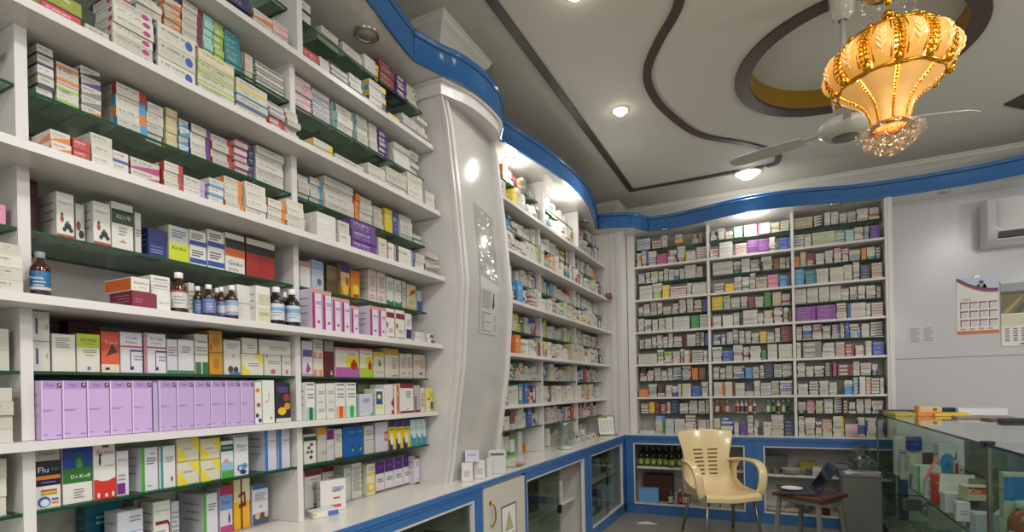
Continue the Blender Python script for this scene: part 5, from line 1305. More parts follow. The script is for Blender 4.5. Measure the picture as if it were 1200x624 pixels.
# ================================================================== THINGS ON THE COUNTER
zt = HC + .001
WP = '#d5d3d3'
pp = at(383, 606, 2, zt)
simple_box('medicine_box', (pp.x, pp.y, zt), (.11, .075, .024), math.pi / 2 - .35, '#d8d6d2', 'white box with blue corners lying loose on the near counter', prints=[(.55, .1, .95, .9, '#4a68b8'), (0, .3, .12, .9, '#c9c43a')])
p = at(530, 560, 2, zt)
simple_box('flat_packet', (p.x, p.y, zt), (.14, .06, .018), math.pi / 2 - .5, '#cfccc4', 'flat white packet at the foot of the pillar')
for k, (px, py, dz, s, c, ds, pr) in enumerate((
    (547.5, 558.5, 0, (.06, .045, .098), WP, 'white carton in front of the pillar, first of the standing ones', Lines(.2, .8, .25, .6, 4, '#b78a92')),
    (562, 557, 0, (.06, .045, .098), WP, 'white carton in front of the pillar, second of the standing ones', Lines(.2, .8, .25, .6, 4, '#b78a92')),
    (573.5, 556.5, 0, (.032, .05, .10), '#cbc9cc', 'narrow white carton in front of the pillar, beside the standing pair', []),
    (585, 553.5, 0, (.05, .045, .05), '#a03038', 'red and white carton in front of the pillar', [(0, .6, 1, 1, '#d0cdc8')]),
    (585, 553.5, .0515, (.05, .045, .03), '#4f8a44', 'small green packet stacked on the red and white carton', []),
    (553.5, 558.5, .0995, (.075, .045, .062), '#c9cad6', 'pale blue carton resting on two white ones', Lines(.2, .8, .5, .8, 2, '#8a90b0')),
    (578, 546.5, 0, (.10, .05, .135), '#c9c8c2', 'cream carton behind the red and white one', [(.1, .8, .9, .9, '#5a5a58')]),
    )):
    xx = -1.497 + .001 * (px - 547); q_ = Vector((xx, at(px, py, 0, xx).y + (.05 if px == 578 else 0), 0))
    simple_box('small_carton', (q_.x, q_.y, zt + dz), s, R(28), c, ds, prints=pr)
# strips of tablets in a loose heap
for k in range(4):
    p = at(603 + k * 5, 549 - k * 1.5, 2, zt)
    simple_box('tablet_strip', (p.x - .03 * (k % 2), p.y, zt + .003 * k), (.1, .035, .003), .6 + .5 * k, ('#b9a04a', '#c9c4b8', '#8a7a5a', '#b8b8b0')[k], ('gold tablet strip on the counter by the pillar', 'white tablet strip crossing the gold one', 'brown tablet strip on the counter', 'silver tablet strip topmost of the loose heap')[k], cat='tablets')
def pill_bottle(px, py, h, r, c, cap, label, x=None):
    p = at(px, py, 2, zt)
    root = thing('pill_bottle', label, 'bottle', (p.x, p.y, zt))
    bm = bmesh.new(); lathe(bm, [(r * .95, 0), (r, .004), (r, h * .68), (r * .75, h * .74), (r * .72, h * .78)], 18); obj('bottle_body', bm, ink(c), root, True)
    bm = bmesh.new(); lathe(bm, [(r * .85, h * .775), (r * .88, h * .79), (r * .88, h * .98), (r * .8, h)], 18); obj('cap', bm, cap, root, True)
    bm = bmesh.new(); lathe(bm, [(r + .0006, h * .12), (r + .0006, h * .58)], 12, arc=(-2.2, .9), cap=False); obj('bottle_label', bm, ink('#d5d2cc'), root, True)
    return root
pill_bottle(587, 537, .16, .024, '#cfcfc8', CAP, 'white pill bottle nearest the pillar on the counter')
pill_bottle(598, 533, .20, .034, '#4fae3a', ink('#a83a86'), 'green bottle with magenta lid on the counter')
pill_bottle(631, 526, .155, .04, '#d6d2cc', CAP, 'squat white bottle with pink foot, nearer of the pair')
pill_bottle(640, 523, .155, .04, '#d6d2cc', CAP, 'squat white bottle with pink foot, farther of the pair')
p = at(617, 529, 2, zt); simple_box('small_carton', (p.x, p.y, zt), (.06, .05, .055), math.pi / 2, '#d08a1c', 'orange box on the counter between green and white bottles')
p = at(634, 522, 2, zt)
simple_box('small_carton', (p.x - .07, p.y, zt), (.11, .06, .2), math.pi / 2, '#c3c7d4', 'blue-printed white carton behind the squat bottles', prints=[(.2, .7, .8, .95, '#3a5a9c'), (.1, .72, .4, .8, '#d8d8d8')])
# clear jug
p = at(663, 527, 2, zt)
root = thing('glass_jug', 'tall clear tumbler standing on the counter', 'jug', (p.x, p.y, zt))
CLEAR = glassy('tumbler_glass', '#f3f5f4', .2, .03, graze=.35)
bm = bmesh.new(); lathe(bm, [(.0, .004), (.05, .004), (.056, .02), (.066, .07), (.07, .14), (.068, .23), (.066, .235), (.064, .23), (.066, .14), (.062, .07), (.05, .025), (0, .02)], 28, cap=False); obj('tumbler_body', bm, CLEAR, root, True)
bm = bmesh.new(); lathe(bm, [(.0, .0), (.048, .0), (.055, .006), (.055, .03), (0, .03)], 28, cap=False); obj('base', bm, principled('frosted_base', '#c9ccc8', .2), root, True)
# strips and packets beyond the jug
rg = random.Random(2)
for k in range(9):
    px = 676 + (k % 5) * 6; p = at(px, 523 - (k % 5) * 2.2, 2, zt)
    simple_box('medicine_packet', (p.x - .06 * (k // 5) - .03, p.y, zt + .0 + .031 * (k % 2) * 0), (.07, .05, .05 + .05 * (k // 5)), math.pi / 2 + rg.gauss(0, .1), rg.choice(['#cfccc4', '#c9c6c2', '#b8b4b0']), 'white packet, %s of the heap past the clear tumbler' % ORD[k + 1], prints=[(.1, .2, .5, .6, rg.choice(['#6a3a3a', '#4a5a7a', '#8a8a8a', '#3a3a3a']))])
# desk stand with a printed card, yellow slip
root = thing('card_stand', 'wire stand holding a white printed card in the counter corner', 'stand', (-1.58, 5.40, zt), R(30))
bm = bmesh.new(); tube(bm, [(-.085, -.03, 0), (-.085, .03, .2), (.085, .03, .2), (.085, -.03, 0)], .004, 6); tube(bm, [(-.085, -.03, .004), (-.09, -.09, .004), (-.09, -.09, .03)], .004, 6); tube(bm, [(.085, -.03, .004), (.09, -.09, .004), (.09, -.09, .03)], .004, 6); obj('wire_frame', bm, principled('dark_wire', '#5a5a56', .35, metal=.6), root)
bm = bmesh.new(); M_ = []
def slab(bm, pts, mi): 
    f = bm.faces.new([bm.verts.new(q) for q in pts]); f.material_index = mi
def cardp(u, v, o=0): return (-.08 + .16 * u, -.032 - o + .062 * v, .012 + .18 * v)
slab(bm, [cardp(0, 0), cardp(1, 0), cardp(1, 1), cardp(0, 1)], 0)
slab(bm, [cardp(0, .92, .001), cardp(.6, .92, .001), cardp(.6, 1.05, .001), cardp(0, 1.05, .001)], 1)
for i in range(5):
    for j in range(4):
        slab(bm, [cardp(.08 + .22 * j, .2 + .13 * i, .001), cardp(.22 + .22 * j, .2 + .13 * i, .001), cardp(.22 + .22 * j, .25 + .13 * i, .001), cardp(.08 + .22 * j, .25 + .13 * i, .001)], 2)
obj('card', bm, [PAPER, ink('#8fa03a'), ink('#9a9a98')], root)
bm = bmesh.new(); slab(bm, [(-.07, -.05, 0), (.07, -.045, 0), (.075, .05, .002), (-.065, .045, .001)], 0); bx(bm, -.07, .07, -.04, .04, -.0, .0015)
o = obj('paper_slip', bm, ink('#d3cf62'), None, False, (-1.50, 5.02, zt), .5); tag(o, 'yellow paper slip lying on the far counter end', 'paper')
# brown wooden block on the shelf end
simple_box('wooden_block', (-1.51, 5.455, LV['B'] + .001), (.075, .06, .05), math.pi / 2 + .1, '#7a3c26', 'red-brown block on the alcove shelf end')
# ================================================================== CHAIR
CREAM = principled('cream_plastic', '#e0c999', .22, noise=.04, nscale=9, coat=.3)
CHM = principled('grey_metal_leg', '#8f8b82', .35, metal=.8)
root = thing('plastic_chair', 'cream plastic armchair on metal legs in front of the back cabinets', 'chair', (-.433, 4.80, 0), R(31))
# one moulded sheet: seat lip, seat, back
prof = smooth_curve([(-.245, .375), (-.247, .415), (-.215, .437), (-.1, .425), (.05, .412), (.15, .415), (.2, .45), (.235, .53), (.262, .66), (.29, .80), (.315, .905)], 7)
NS, NT_ = len(prof), 44
bm = bmesh.new(); grid = []
tot = NS - 1
for i, p in enumerate(prof):
    s = i / tot; row = []
    zf = p.y
    up = max(0, min(1, (zf - .45) / .4))
    half = .235 - .012 * math.sin(math.pi * min(1, s * 1.6)) if zf < .45 else .225 - .02 * math.sin(math.pi * min(1, up)) + .025 * max(0, up - .55) * 2
    for j in range(NT_ + 1):
        t = j / NT_ * 2 - 1
        dip = -.012 * (1 - t * t) if zf < .45 and s > .12 else 0
        sag = -.014 * math.cos(t * math.pi) if s < .12 else 0
        curve = -.05 * t * t * up
        crown = .018 * (1 - t * t) * max(0, up - .6) * 2.5
        row.append(bm.verts.new((t * half, p.x + curve, zf + dip + sag * .5 + crown - .0)))
    grid.append(row)
faces = {}
for i in range(NS - 1):
    for j in range(NT_):
        f = bm.faces.new((grid[i][j], grid[i][j + 1], grid[i + 1][j + 1], grid[i + 1][j])); f.smooth = True
        faces[(i, j)] = f
kill = []
zrow = [p.y for p in prof]
# slots: re-grid by height: choose faces whose middle falls in a slot band
bands = [.505 + .037 * k for k in range(7)]
bm.faces.ensure_lookup_table()
for (i, j), f in faces.items():
    c = f.calc_center_median(); t = (j + .5) / NT_ * 2 - 1
    if c.z > .47 and (.10 < abs(t) < .55):
        pass
bmesh.ops.recalc_face_normals(bm, faces=bm.faces)
o = obj('seat_and_back', bm, CREAM, root, True)
sm = o.modifiers.new('thickness', 'SOLIDIFY'); sm.thickness = .008; sm.offset = 0
# slots in the back (shade painted as dark strips over the unbroken sheet)
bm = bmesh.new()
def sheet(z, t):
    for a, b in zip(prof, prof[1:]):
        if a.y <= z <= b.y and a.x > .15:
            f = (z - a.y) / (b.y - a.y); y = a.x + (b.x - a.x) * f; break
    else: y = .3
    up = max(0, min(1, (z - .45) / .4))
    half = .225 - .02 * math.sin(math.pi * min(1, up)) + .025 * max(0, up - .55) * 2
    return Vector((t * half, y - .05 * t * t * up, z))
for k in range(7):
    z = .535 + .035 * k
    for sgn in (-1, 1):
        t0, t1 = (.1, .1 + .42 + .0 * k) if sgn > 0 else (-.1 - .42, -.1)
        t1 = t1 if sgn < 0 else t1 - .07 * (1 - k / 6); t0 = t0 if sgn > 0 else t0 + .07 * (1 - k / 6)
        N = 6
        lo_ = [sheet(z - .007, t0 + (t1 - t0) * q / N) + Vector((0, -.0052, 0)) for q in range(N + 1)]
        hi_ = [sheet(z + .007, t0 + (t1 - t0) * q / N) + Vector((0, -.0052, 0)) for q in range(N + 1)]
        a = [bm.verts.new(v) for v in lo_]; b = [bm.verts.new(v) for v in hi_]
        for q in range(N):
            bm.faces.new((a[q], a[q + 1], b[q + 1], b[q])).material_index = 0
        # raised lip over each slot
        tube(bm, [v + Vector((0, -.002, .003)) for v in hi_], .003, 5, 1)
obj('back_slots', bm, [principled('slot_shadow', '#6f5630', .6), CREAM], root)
def band(bm, path, wid, th, mi=0):
    """strap: rectangular rounded section along a path lying in a side plane (x = out)"""
    rows = []
    for i, (p, wv) in enumerate(zip(path, wid)):
        p = Vector(p); t = (Vector(path[min(i + 1, len(path) - 1)]) - Vector(path[max(i - 1, 0)])).normalized()
        out = Vector((1, 0, 0)); n = t.cross(out).normalized(); out = n.cross(t).normalized()
        pts = []
        for a, b in ((-1, -1), (-.75, -1.25), (.75, -1.25), (1, -1), (1, 1), (.75, 1.25), (-.75, 1.25), (-1, 1)):
            pts.append(bm.verts.new(p + out * (a * wv / 2) + n * (b * th / 2)))
        rows.append(pts)
    for a, b in zip(rows, rows[1:]):
        for k in range(8):
            f = bm.faces.new((a[k], a[(k + 1) % 8], b[(k + 1) % 8], b[k])); f.smooth = True
    bm.faces.new(rows[0]); bm.faces.new(rows[-1][::-1])
for sg in (-1, 1):
    bm = bmesh.new()
    path = smooth_curve([(sg * .2, .235, .655), (sg * .25, .14, .672), (sg * .275, .0, .676), (sg * .28, -.1, .665), (sg * .277, -.175, .62), (sg * .268, -.20, .54), (sg * .255, -.195, .46), (sg * .235, -.18, .415)], 5)
    wid = [.03 + .035 * min(1, i / 8) for i in range(len(path))]
    band(bm, [tuple(p) for p in path], wid, .02)
    obj('armrest', bm, CREAM, root)
    bm = bmesh.new()       # wing joining seat side, back and arm
    pts = [(.25, .66), (.13, .672), (.18, .58), (.16, .50), (.06, .462), (-.08, .45), (-.17, .45), (-.18, .405), (.1, .385), (.21, .40), (.235, .5)]
    a = [bm.verts.new((sg * (.222 + .03 * max(0, (z - .42) * 4) * (1 if y < .2 else .3)), y, z)) for y, z in pts]
    bm.faces.new(a)
    o = obj('side_wing', bm, CREAM, root); mm = o.modifiers.new('thickness', 'SOLIDIFY'); mm.thickness = .008; mm.offset = 0
    for fr in (-1, 1):
        bm = bmesh.new()
        x0, y0 = sg * .195, (-.185 if fr < 0 else .14); x1, y1 = sg * .235, (-.235 if fr < 0 else .25)
        tube(bm, [(x0, y0, .405), (x1, y1, .02)], .0125, 12)
        g = obj('leg', bm, CHM, root, True)
        bm = bmesh.new(); tube(bm, [(x1 - (x0 - x1) * -.0, y1, .035), (x1, y1, .0)], .0155, 12); obj('foot_cap', bm, ink('#8f7f5c'), g, True)

# ================================================================== STOOL + LAPTOP
WOOD = principled('dark_stool_top', '#5b3220', .28, noise=.25, nscale=9)
GMET = principled('grey_painted_tube', '#85827a', .4, metal=.3)
root = thing('stool', 'square stool with dark wooden top and grey splayed legs beside the cream chair', 'stool', (.215, 4.53, 0), R(-32))
bm = bmesh.new(); bx(bm, -.185, .185, -.18, .18, .475, .5, bevel=.004); obj('seat', bm, WOOD, root)
bm = bmesh.new()
for a in ((-.15, .15, -.15, -.135), (-.15, .15, .135, .15), (-.15, -.135, -.134, .134), (.135, .15, -.134, .134)):
    bx(bm, a[0], a[1], a[2], a[3], .438, .4745)
obj('apron_frame', bm, GMET, root)
for sx in (-1, 1):
    for sy in (-1, 1):
        bm = bmesh.new()
        vs = []
        for z, k in ((.0, .185), (.474, .142)):
            cx, cyy = sx * k, sy * k
            vs.append([bm.verts.new((cx + dx, cyy + dy, z)) for dx, dy in ((-.013, -.013), (.013, -.013), (.013, .013), (-.013, .013))])
        for q in range(4): bm.faces.new((vs[0][q], vs[0][(q + 1) % 4], vs[1][(q + 1) % 4], vs[1][q]))
        bm.faces.new(vs[0][::-1]); bm.faces.new(vs[1]); obj('leg', bm, GMET, root)
for a in ((-.165, .165, -.17, -.155), (-.165, .165, .155, .17)):
    bm = bmesh.new(); bx(bm, a[0] + .02, a[1] - .02, a[2], a[3], .15, .165); obj('stretcher', bm, GMET, root)

LAPD = principled('laptop_dark', '#2a2b31', .35); LAPG = principled('laptop_grey', '#54565c', .3)
root = thing('laptop', 'open dark laptop standing on the wooden stool', 'laptop', (.13, 4.55, .5008), R(-84))
bm = bmesh.new(); bx(bm, -.17, .17, -.125, .115, 0, .017, bevel=.003); base = obj('base', bm, LAPD, root)
bm = bmesh.new(); bx(bm, -.145, .145, -.02, .09, .0172, .0186)
for r_ in range(5):
    for c_ in range(13):
        bx(bm, -.14 + c_ * .0216, -.14 + c_ * .0216 + .018, -.015 + r_ * .0205, -.015 + r_ * .0205 + .017, .0187, .0205, 1)
obj('keyboard', bm, [LAPG, LAPD], base)
bm = bmesh.new(); bx(bm, -.045, .045, -.105, -.04, .0172, .018); obj('touchpad', bm, LAPG, base)
lid = bpy.data.objects.new('lid', None); link(lid, root); lid.location = (0, .118, .014); lid.rotation_euler = (R(-32), 0, 0)
bm = bmesh.new(); bx(bm, -.17, .17, -.0, .009, .0, .235, bevel=.003); obj('lid_shell', bm, LAPD, lid)
bm = bmesh.new(); bx(bm, -.155, .155, -.0012, -.0002, .02, .215); obj('screen', bm, principled('dark_screen', '#0d0e12', .12), lid)
bm = bmesh.new(); tube(bm, [(-.13, .116, .014), (.13, .116, .014)], .007, 8); obj('hinge', bm, BLACK, root)
bm = bmesh.new(); lathe(bm, [(.0, .002), (.04, .002), (.055, .003), (.072, .012), (.075, .0125), (.07, .006), (.05, 0), (0, 0)], 30, cap=False)
o = obj('dish', bm, principled('white_dish', '#d3d2cc', .25), None, True, (.10, 4.515, .5222)); tag(o, 'shallow white dish lying on the laptop keyboard', 'dish')

# grey box beside the stool, papers and bag on it
GB = principled('grey_board', '#6e6d68', .55, noise=.06, nscale=10)
root = thing('grey_cabinet', 'plain grey floor cabinet between stool and glass display counter', 'cabinet', (.615, 5.24, 0))
bm = bmesh.new(); bx(bm, -.135, .135, -.14, .14, 0, .545, bevel=.003); obj('carcass', bm, GB, root)
bm = bmesh.new(); bx(bm, -.14, .14, -.145, .145, .5455, .562, bevel=.003); obj('top_board', bm, GB, root)
bm = bmesh.new(); slab(bm, [(-.12, -.09, 0), (.12, -.1, 0), (.11, .1, .012), (-.1, .09, .004)], 0); slab(bm, [(-.08, -.1, .009), (.13, -.08, .014), (.11, .11, .02), (-.09, .08, .012)], 0); bx(bm, -.12, .08, -.08, .07, -.0, .003)
o = obj('paper_sheets', bm, PAPER, None, False, (.63, 5.24, .5632)); tag(o, 'white paper sheets lying on the grey floor cabinet', 'paper')
crumple('plastic_bag', (.585, 5.24, .588), (.07, .07, .15), 'clear crumpled plastic bag resting on the white papers', BAG, 12)

# ================================================================== GLASS DISPLAY COUNTERS
VIT = glassy('display_glass', '#f2f8f4', .1, graze=.06)
TOPG = glassy('display_top_glass', '#eef4f1', 1.0, .03, graze=.6)
def display(name, y0, y1, label, zs=.595):
    x0, x1, H = .78, 1.38, 1.05
    root = thing(name, label, 'display counter', (1.08, (y0 + y1) / 2, 0)); inv = Matrix.Translation(-root.location)
    def add(o): o.parent = root; o.matrix_parent_inverse = inv; return o
    add(box('plinth', x0 + .02, x1 - .02, y0 + .02, y1 - .02, 0, .12, principled('display_plinth', '#7c766c', .5)))
    add(box('floor_board', x0 + .004, x1 - .004, y0 + .004, y1 - .004, .1205, .14, principled('display_floor', '#8f8b80', .4)))
    add(box('front_pane', x0, x0 + .006, y0 + .008, y1 - .008, .1405, H - .0125, VIT))
    for ya in (y0, y1 - .006): add(box('end_pane', x0 + .008, x1 - .008, ya, ya + .006, .1405, H - .0125, VIT))
    add(box('back_board', x1 - .012, x1, y0 + .008, y1 - .008, .1405, H - .0125, principled('display_back', '#a9a79d', .5)))
    t = bmesh.new(); bx(t, x0 - .012, x1 + .01, y0 - .002, y1 + .002, H - .012, H); t.normal_update()
    for f in t.faces: f.material_index = 0 if abs(f.normal.z) > .5 else 1
    add(obj('top_pane', t, [TOPG, principled('dark_glass_edge', '#1d2b25', .12)]))
    for yy in (y0 + .002, y1 - .010):
        add(box('corner_strip', x0 - .003, x0 + .009, yy, yy + .008, .1405, H - .0125, STEEL))
    for z in (zs, .36):
        g = bmesh.new(); bx(g, x0 + .03, x1 - .02, y0 + .02, y1 - .02, z - .008, z); g.normal_update()
        for f in g.faces: f.material_index = 0 if abs(f.normal.z) > .5 else 1
        add(obj('glass_shelf', g, [VIT, principled('dark_glass_edge', '#1d2b25', .12)]))
    return root
display('display_counter', 2.835, 5.5, 'long glass display counter full of medicine, against the grey wall side')
display('display_counter', 1.2, 2.825, 'second glass display counter holding amber bottle, nearest the camera', .65)
bm = bmesh.new(); bx(bm, .762, .80, 2.81, 2.85, 1.0505, 1.058); bx(bm, .762, .767, 2.81, 2.85, 1.03, 1.0503)
o = obj('corner_clip', bm, BLACK, None, False); tag(o, 'black clip joining the two glass counter tops', 'clip')

def dc(px, py, z, off=.05):
    """place in the display: pixel row meets plane x = .78 + off"""
    v = at(px, py, 0, .80 + off); return v
ZD = .596
def dbox(px0, px1, pt, pb, off, base, label, d=.08, rz=0., **k):
    x = .815 + off
    a = at(px0, pb, 0, x); b = at(px1, pb, 0, x)
    y = (a.y + b.y) / 2; w = abs(a.y - b.y) * .95
    h = max(.02, at((px0 + px1) / 2, pt, 0, x).z - at((px0 + px1) / 2, pb, 0, x).z)
    z = ZD if abs(at((px0 + px1) / 2, pb, 0, x).z - ZD) < .16 else at((px0 + px1) / 2, pb, 0, x).z
    return x, y, w, h, z
def disp_box(loc, s, rz, base, label, prints=(), texts=(), side=None):
    return simple_box('display_carton', loc, s, rz, base, label, prints=prints, texts=texts, side=side)
# front faces look toward the camera (-y): rotation near 0; x across the counter
ITEMS = [
 # px0, px1, top, bottom, y, z0, base, label, prints, texts
 (1043, 1060, 512, 562, 4.95, None, '#cfccc6', 'tall white carton at the far end of the display', Lines(.2, .8, .3, .4, 2), []),
 (1048, 1068, 527, 560, 4.75, None, '#c9c7cb', 'white carton with grey lettering in front of the tall one', [(0, .86, 1, .9, '#6a5a8a')], [('lll', .5, .45, .4, .3, '#8a8a9a')]),
 (1064, 1081, 513, 529, 4.6, 'on', '#1d2f86', 'dark blue carton standing high in the display', [], [('medifor', .5, .5, .7, .2, '#8a9ad0')]),
 (1066, 1100, 529, 558, 4.62, None, '#c9c9b8', 'wide pale carton under the dark blue one', [(.05, .1, .25, .5, '#4f8a44'), (.45, .5, .9, .95, '#6a4a48')], []),
 (1100, 1124, 522, 560, 4.4, None, '#d3d4d2', 'white carton with large number nine on blue disc', [ell(.45, .55, .42, .26, '#4a94c4'), tri((.75, .62), (.98, .9), (.85, .55), '#26447e'), (0, .08, 1, .2, '#8fa6b4')], [('9', .45, .55, .22, .25, '#1f3f6e')]),
 (1118, 1125, 540, 560, 4.3, None, '#c3b8b4', 'narrow white carton with red patch', [(.2, .5, .8, .9, '#a03a3a')], []),
 (1050, 1056, 556, 560, 4.45, None, '#2a3a9a', 'tiny dark blue packet on the display shelf', [], []),
 (1058, 1066, 552, 563, 4.4, None, '#c9cbc0', 'tiny white packet next to the blue one', [(0, .6, 1, .9, '#3a3a40')], []),
 (1072, 1102, 547, 565, 4.25, None, '#cdd2cf', 'low white carton with green end', [(0, .0, .12, 1, '#5f9a54')] + Lines(.3, .9, .3, .7, 2, '#7a9a8a'), []),
 (1068, 1081, 561, 583, 4.05, None, '#cfcdd2', 'small white carton with yellow square', [(.35, .5, .85, .9, '#d8b42c')] + Lines(.2, .8, .1, .4, 2), []),
 (1081, 1106, 557, 592, 3.85, None, '#c22f2a', 'bright red carton with tiny print in the display', Lines(.15, .85, .3, .8, 6, '#d8847a'), []),
 (1090, 1134, 579, 597, 3.62, None, '#d2cfd6', 'white carton with purple wedge, lid open', [poly([(.28, 0), (.6, 0), (.55, .35), (.25, .28)], '#6a4a9a')], [('Lulifin', .42, .6, .36, .25, '#4a3a8a')]),
 (1111, 1128, 589, 606, 3.42, None, '#d6d2d6', 'small white carton with pink letters in front', Lines(.3, .8, .3, .6, 2, '#c88aa0'), []),
 (1133, 1166, 572, 588, 3.45, 'hi', '#c8c0b0', 'carton with orange heading and black stripe', [(0, .5, 1, 1, '#c4561c'), (.0, .92, 1, 1, '#3a2a24')], [('Klin', .28, .7, .5, .36, '#e3ddd0')]),
 (1132, 1160, 603, 624, 3.12, None, '#b9bccb', 'lavender-white open carton nearest the counter joint', [], []),
]
TRAY = ITEMS
cnt = 0
for (a, b_, tp, bt, y, mode, base, lab, pr, tx) in ITEMS:
    A_, B_ = at(a, bt, 1, y), at(b_, bt, 1, y)
    w = (B_.x - A_.x) * .96; xc = (A_.x + B_.x) / 2
    zb = A_.z * .5 + B_.z * .5; h = at((a + b_) / 2, tp, 1, y).z - zb
    z0 = ZD if mode is None else zb
    if mode is None: h = max(.015, at((a + b_) / 2, tp, 1, y).z - ZD)
    xc = max(.815 + w / 2, xc)
    disp_box((xc, y, z0 + .0005), (w, min(.1, max(.03, w)), h), random.gauss(0, .04), base, lab, pr, tx)
# stacked base below the high blue carton is the wide pale one; flaps of opened cartons
bm = bmesh.new()
slab(bm, [(0, 0, 0), (.17, 0, 0), (.165, .03, .1), (.015, .035, .1)], 0)
p = at(1095, 580, 1, 3.7); o = obj('carton_flap', bm, ink('#bdb9b0'), None, False, (p.x + .02, 3.70, ZD + .095)); tag(o, 'raised pale flap of the opened white carton', 'flap')
bm = bmesh.new(); bx(bm, 0, .17, 0, .004, 0, .16)
p = at(1135, 575, 1, 3.56); o = obj('card_sheet', bm, ink('#7d7a72'), None, False, (p.x, 3.56, ZD + .04)); tag(o, 'grey card sheet upright behind the orange-headed carton', 'card')
bm = bmesh.new(); slab(bm, [(0, 0, 0), (.02, .005, .0), (.10, .06, .15), (.08, .055, .15)], 0)
p = at(1080, 558, 1, 3.95); o = obj('leaflet', bm, ink('#d38a86'), None, False, (p.x, 3.93, ZD + .12)); tag(o, 'pink folded leaflet sticking out behind the red carton', 'paper')
bm = bmesh.new()
slab(bm, [(0, 0, 0), (.11, -.03, 0), (.26, .02, .13), (.15, .06, .13)], 0); slab(bm, [(0, 0, 0.001), (.05, -.014, 0.001), (.10, .006, .044), (.04, .02, .04)], 1)
p = at(1124, 596, 1, 3.3); o = obj('leaflet', bm, [ink('#d2cdc8'), ink('#b04a54')], None, False, (p.x + .07, 3.3, ZD + .012)); tag(o, 'white and red folded leaflet slanting up in the display', 'paper')
# small glass tubes by the counter joint
for k in range(3):
    p = at(1128 + 4 * k, 545, 1, 4.1)
    bm = bmesh.new(); lathe(bm, [(.0, 0), (.012, 0), (.012, .19), (.008, .2), (0, .2)], 12, cap=False)
    o = obj('glass_tube', bm, CLEAR, None, True, (p.x, 4.1, ZD + .0005)); tag(o, 'slender clear tube in the display, %s of three' % ORD[k + 1], 'tube', 'clear tubes in the display')
# second display: amber bottle, blue-printed carton, shelf stock
bottle('medicine_bottle', (.842, 2.70, .6505), .19, .042, AMBL, '#b9c4bc', principled('grey_green_cap', '#9aaaa0', .35), 'brown glass bottle with pale cap behind the second counter glass', arc=(-2.9, -.2), lab_rng=(.08, .4))
disp_box((.905, 2.752, .6505), (.2, .05, .29), 0, '#a9b4a4', 'large pale green carton with blue band behind the brown bottle', [(0, .62, 1, .95, '#2f6fa8'), (.55, .68, .7, .9, '#a9c4d4')], [])
bm = bmesh.new(); slab(bm, [(0, 0, 0), (.05, 0, 0), (.09, .02, .11), (.06, .02, .10)], 0)
o = obj('scoop', bm, ink('#b4bab8'), None, False, (.90, 2.775, .9415)); tag(o, 'pale plastic scoop upright in the second display', 'scoop')
# lower shelf of the first display
crumple('plastic_bag', (1.02, 3.85, .3605), (.12, .1, .13), 'grey crumpled plastic bag on the lower display shelf', principled('grey_film', '#b4b6b2', .25, noise=.15, nscale=10), 3)
crumple('plastic_bag', (.95, 4.6, .3605), (.08, .1, .09), 'clear wrinkled bag deep on the lower display shelf', BAG, 5)
for k, (x, y, s, c, ds) in enumerate(((.97, 4.25, (.16, .08, .13), '#a9a69c', 'open grey-white carton on the lower display shelf'), (.97, 3.45, (.05, .06, .17), '#8c2a24', 'dark red carton on the lower display shelf'), (1.06, 3.42, (.11, .08, .14), '#b89a2a', 'yellow carton on the lower display shelf'), (1.1, 3.1, (.12, .08, .12), '#8a8c80', 'grey carton on the lower display shelf'), (.90, 4.8, (.1, .08, .08), '#6a7068', 'dark grey-green carton on the lower display shelf'))):
    disp_box((x, y, .3606), s, .1, c, ds)

# ---- things on the glass top
zg = 1.0506
p = at(1084, 488, 2, zg)
simple_box('tablet_carton', (p.x + .03, p.y, zg), (.15, .075, .075), .12, '#d58024', 'orange carton with pale upper half lying on the glass top', prints=[(.1, .42, 1, 1, '#c9b08a'), (.62, .5, .8, .8, '#8a5a2a')])
def far_pile2(name, px, y, w, d, h, c, rz, label, cat):
    p = at(px, 480, 1, y); bm = bmesh.new(); bx(bm, -w / 2, w / 2, -d / 2, d / 2, 0, h, bevel=.002)
    o = obj(name, bm, ink(c), None, False, (p.x, y, zg), rz); return tag(o, label, cat)
def sheet_pile(name, px, py, w, d, h, c, rz, label, cat, lines=False):
    p = at(px, py, 2, zg); bm = bmesh.new(); bx(bm, -w / 2, w / 2, -d / 2, d / 2, 0, h, bevel=min(.002, h * .3))
    o = obj(name, bm, ink(c), None, False, (p.x, p.y, zg), rz); return tag(o, label, cat)
far_pile2('folder', 1056, 5.12, .16, .3, .022, '#a89a34', .1, 'olive yellow folder on the far end of the glass top', 'folder')
far_pile2('folder', 1112, 5.05, .2, .22, .022, '#d6b41c', -.06, 'bright yellow folder beside the orange carton', 'folder')
def far_pile(px, y, w, d, h, c, rz, name, label, cat):
    p = at(px, 478, 1, y); bm = bmesh.new(); bx(bm, -w / 2, w / 2, -d / 2, d / 2, 0, h, bevel=min(.002, h * .3))
    o = obj(name, bm, ink(c), None, False, (p.x, y, zg), rz); return tag(o, label, cat)
far_pile(1050, 5.39, .22, .12, .03, '#4a4440', .1, 'book', 'dark brown book at the far left of the glass top', 'book')
far_pile(1098, 5.31, .24, .14, .05, '#1c2450', .05, 'book', 'navy book lying behind the orange carton', 'book')
far_pile(1148, 5.2, .28, .2, .05, '#d3d3d6', -.1, 'paper_pile', 'white paper pile on the glass top under the calendars', 'paper')
far_pile(1150, 4.7, .3, .14, .014, '#8a7a6a', .0, 'newspaper', 'folded brownish newspaper in front of the white paper pile', 'newspaper')
far_pile(1176, 4.5, .2, .12, .012, '#5a5650', .15, 'newspaper', 'dark folded newspaper at the end of the paper row', 'newspaper')
far_pile(1196, 4.3, .2, .09, .02, '#1d1c20', -.05, 'tablet_device', 'flat black device on the glass top edge', 'device')
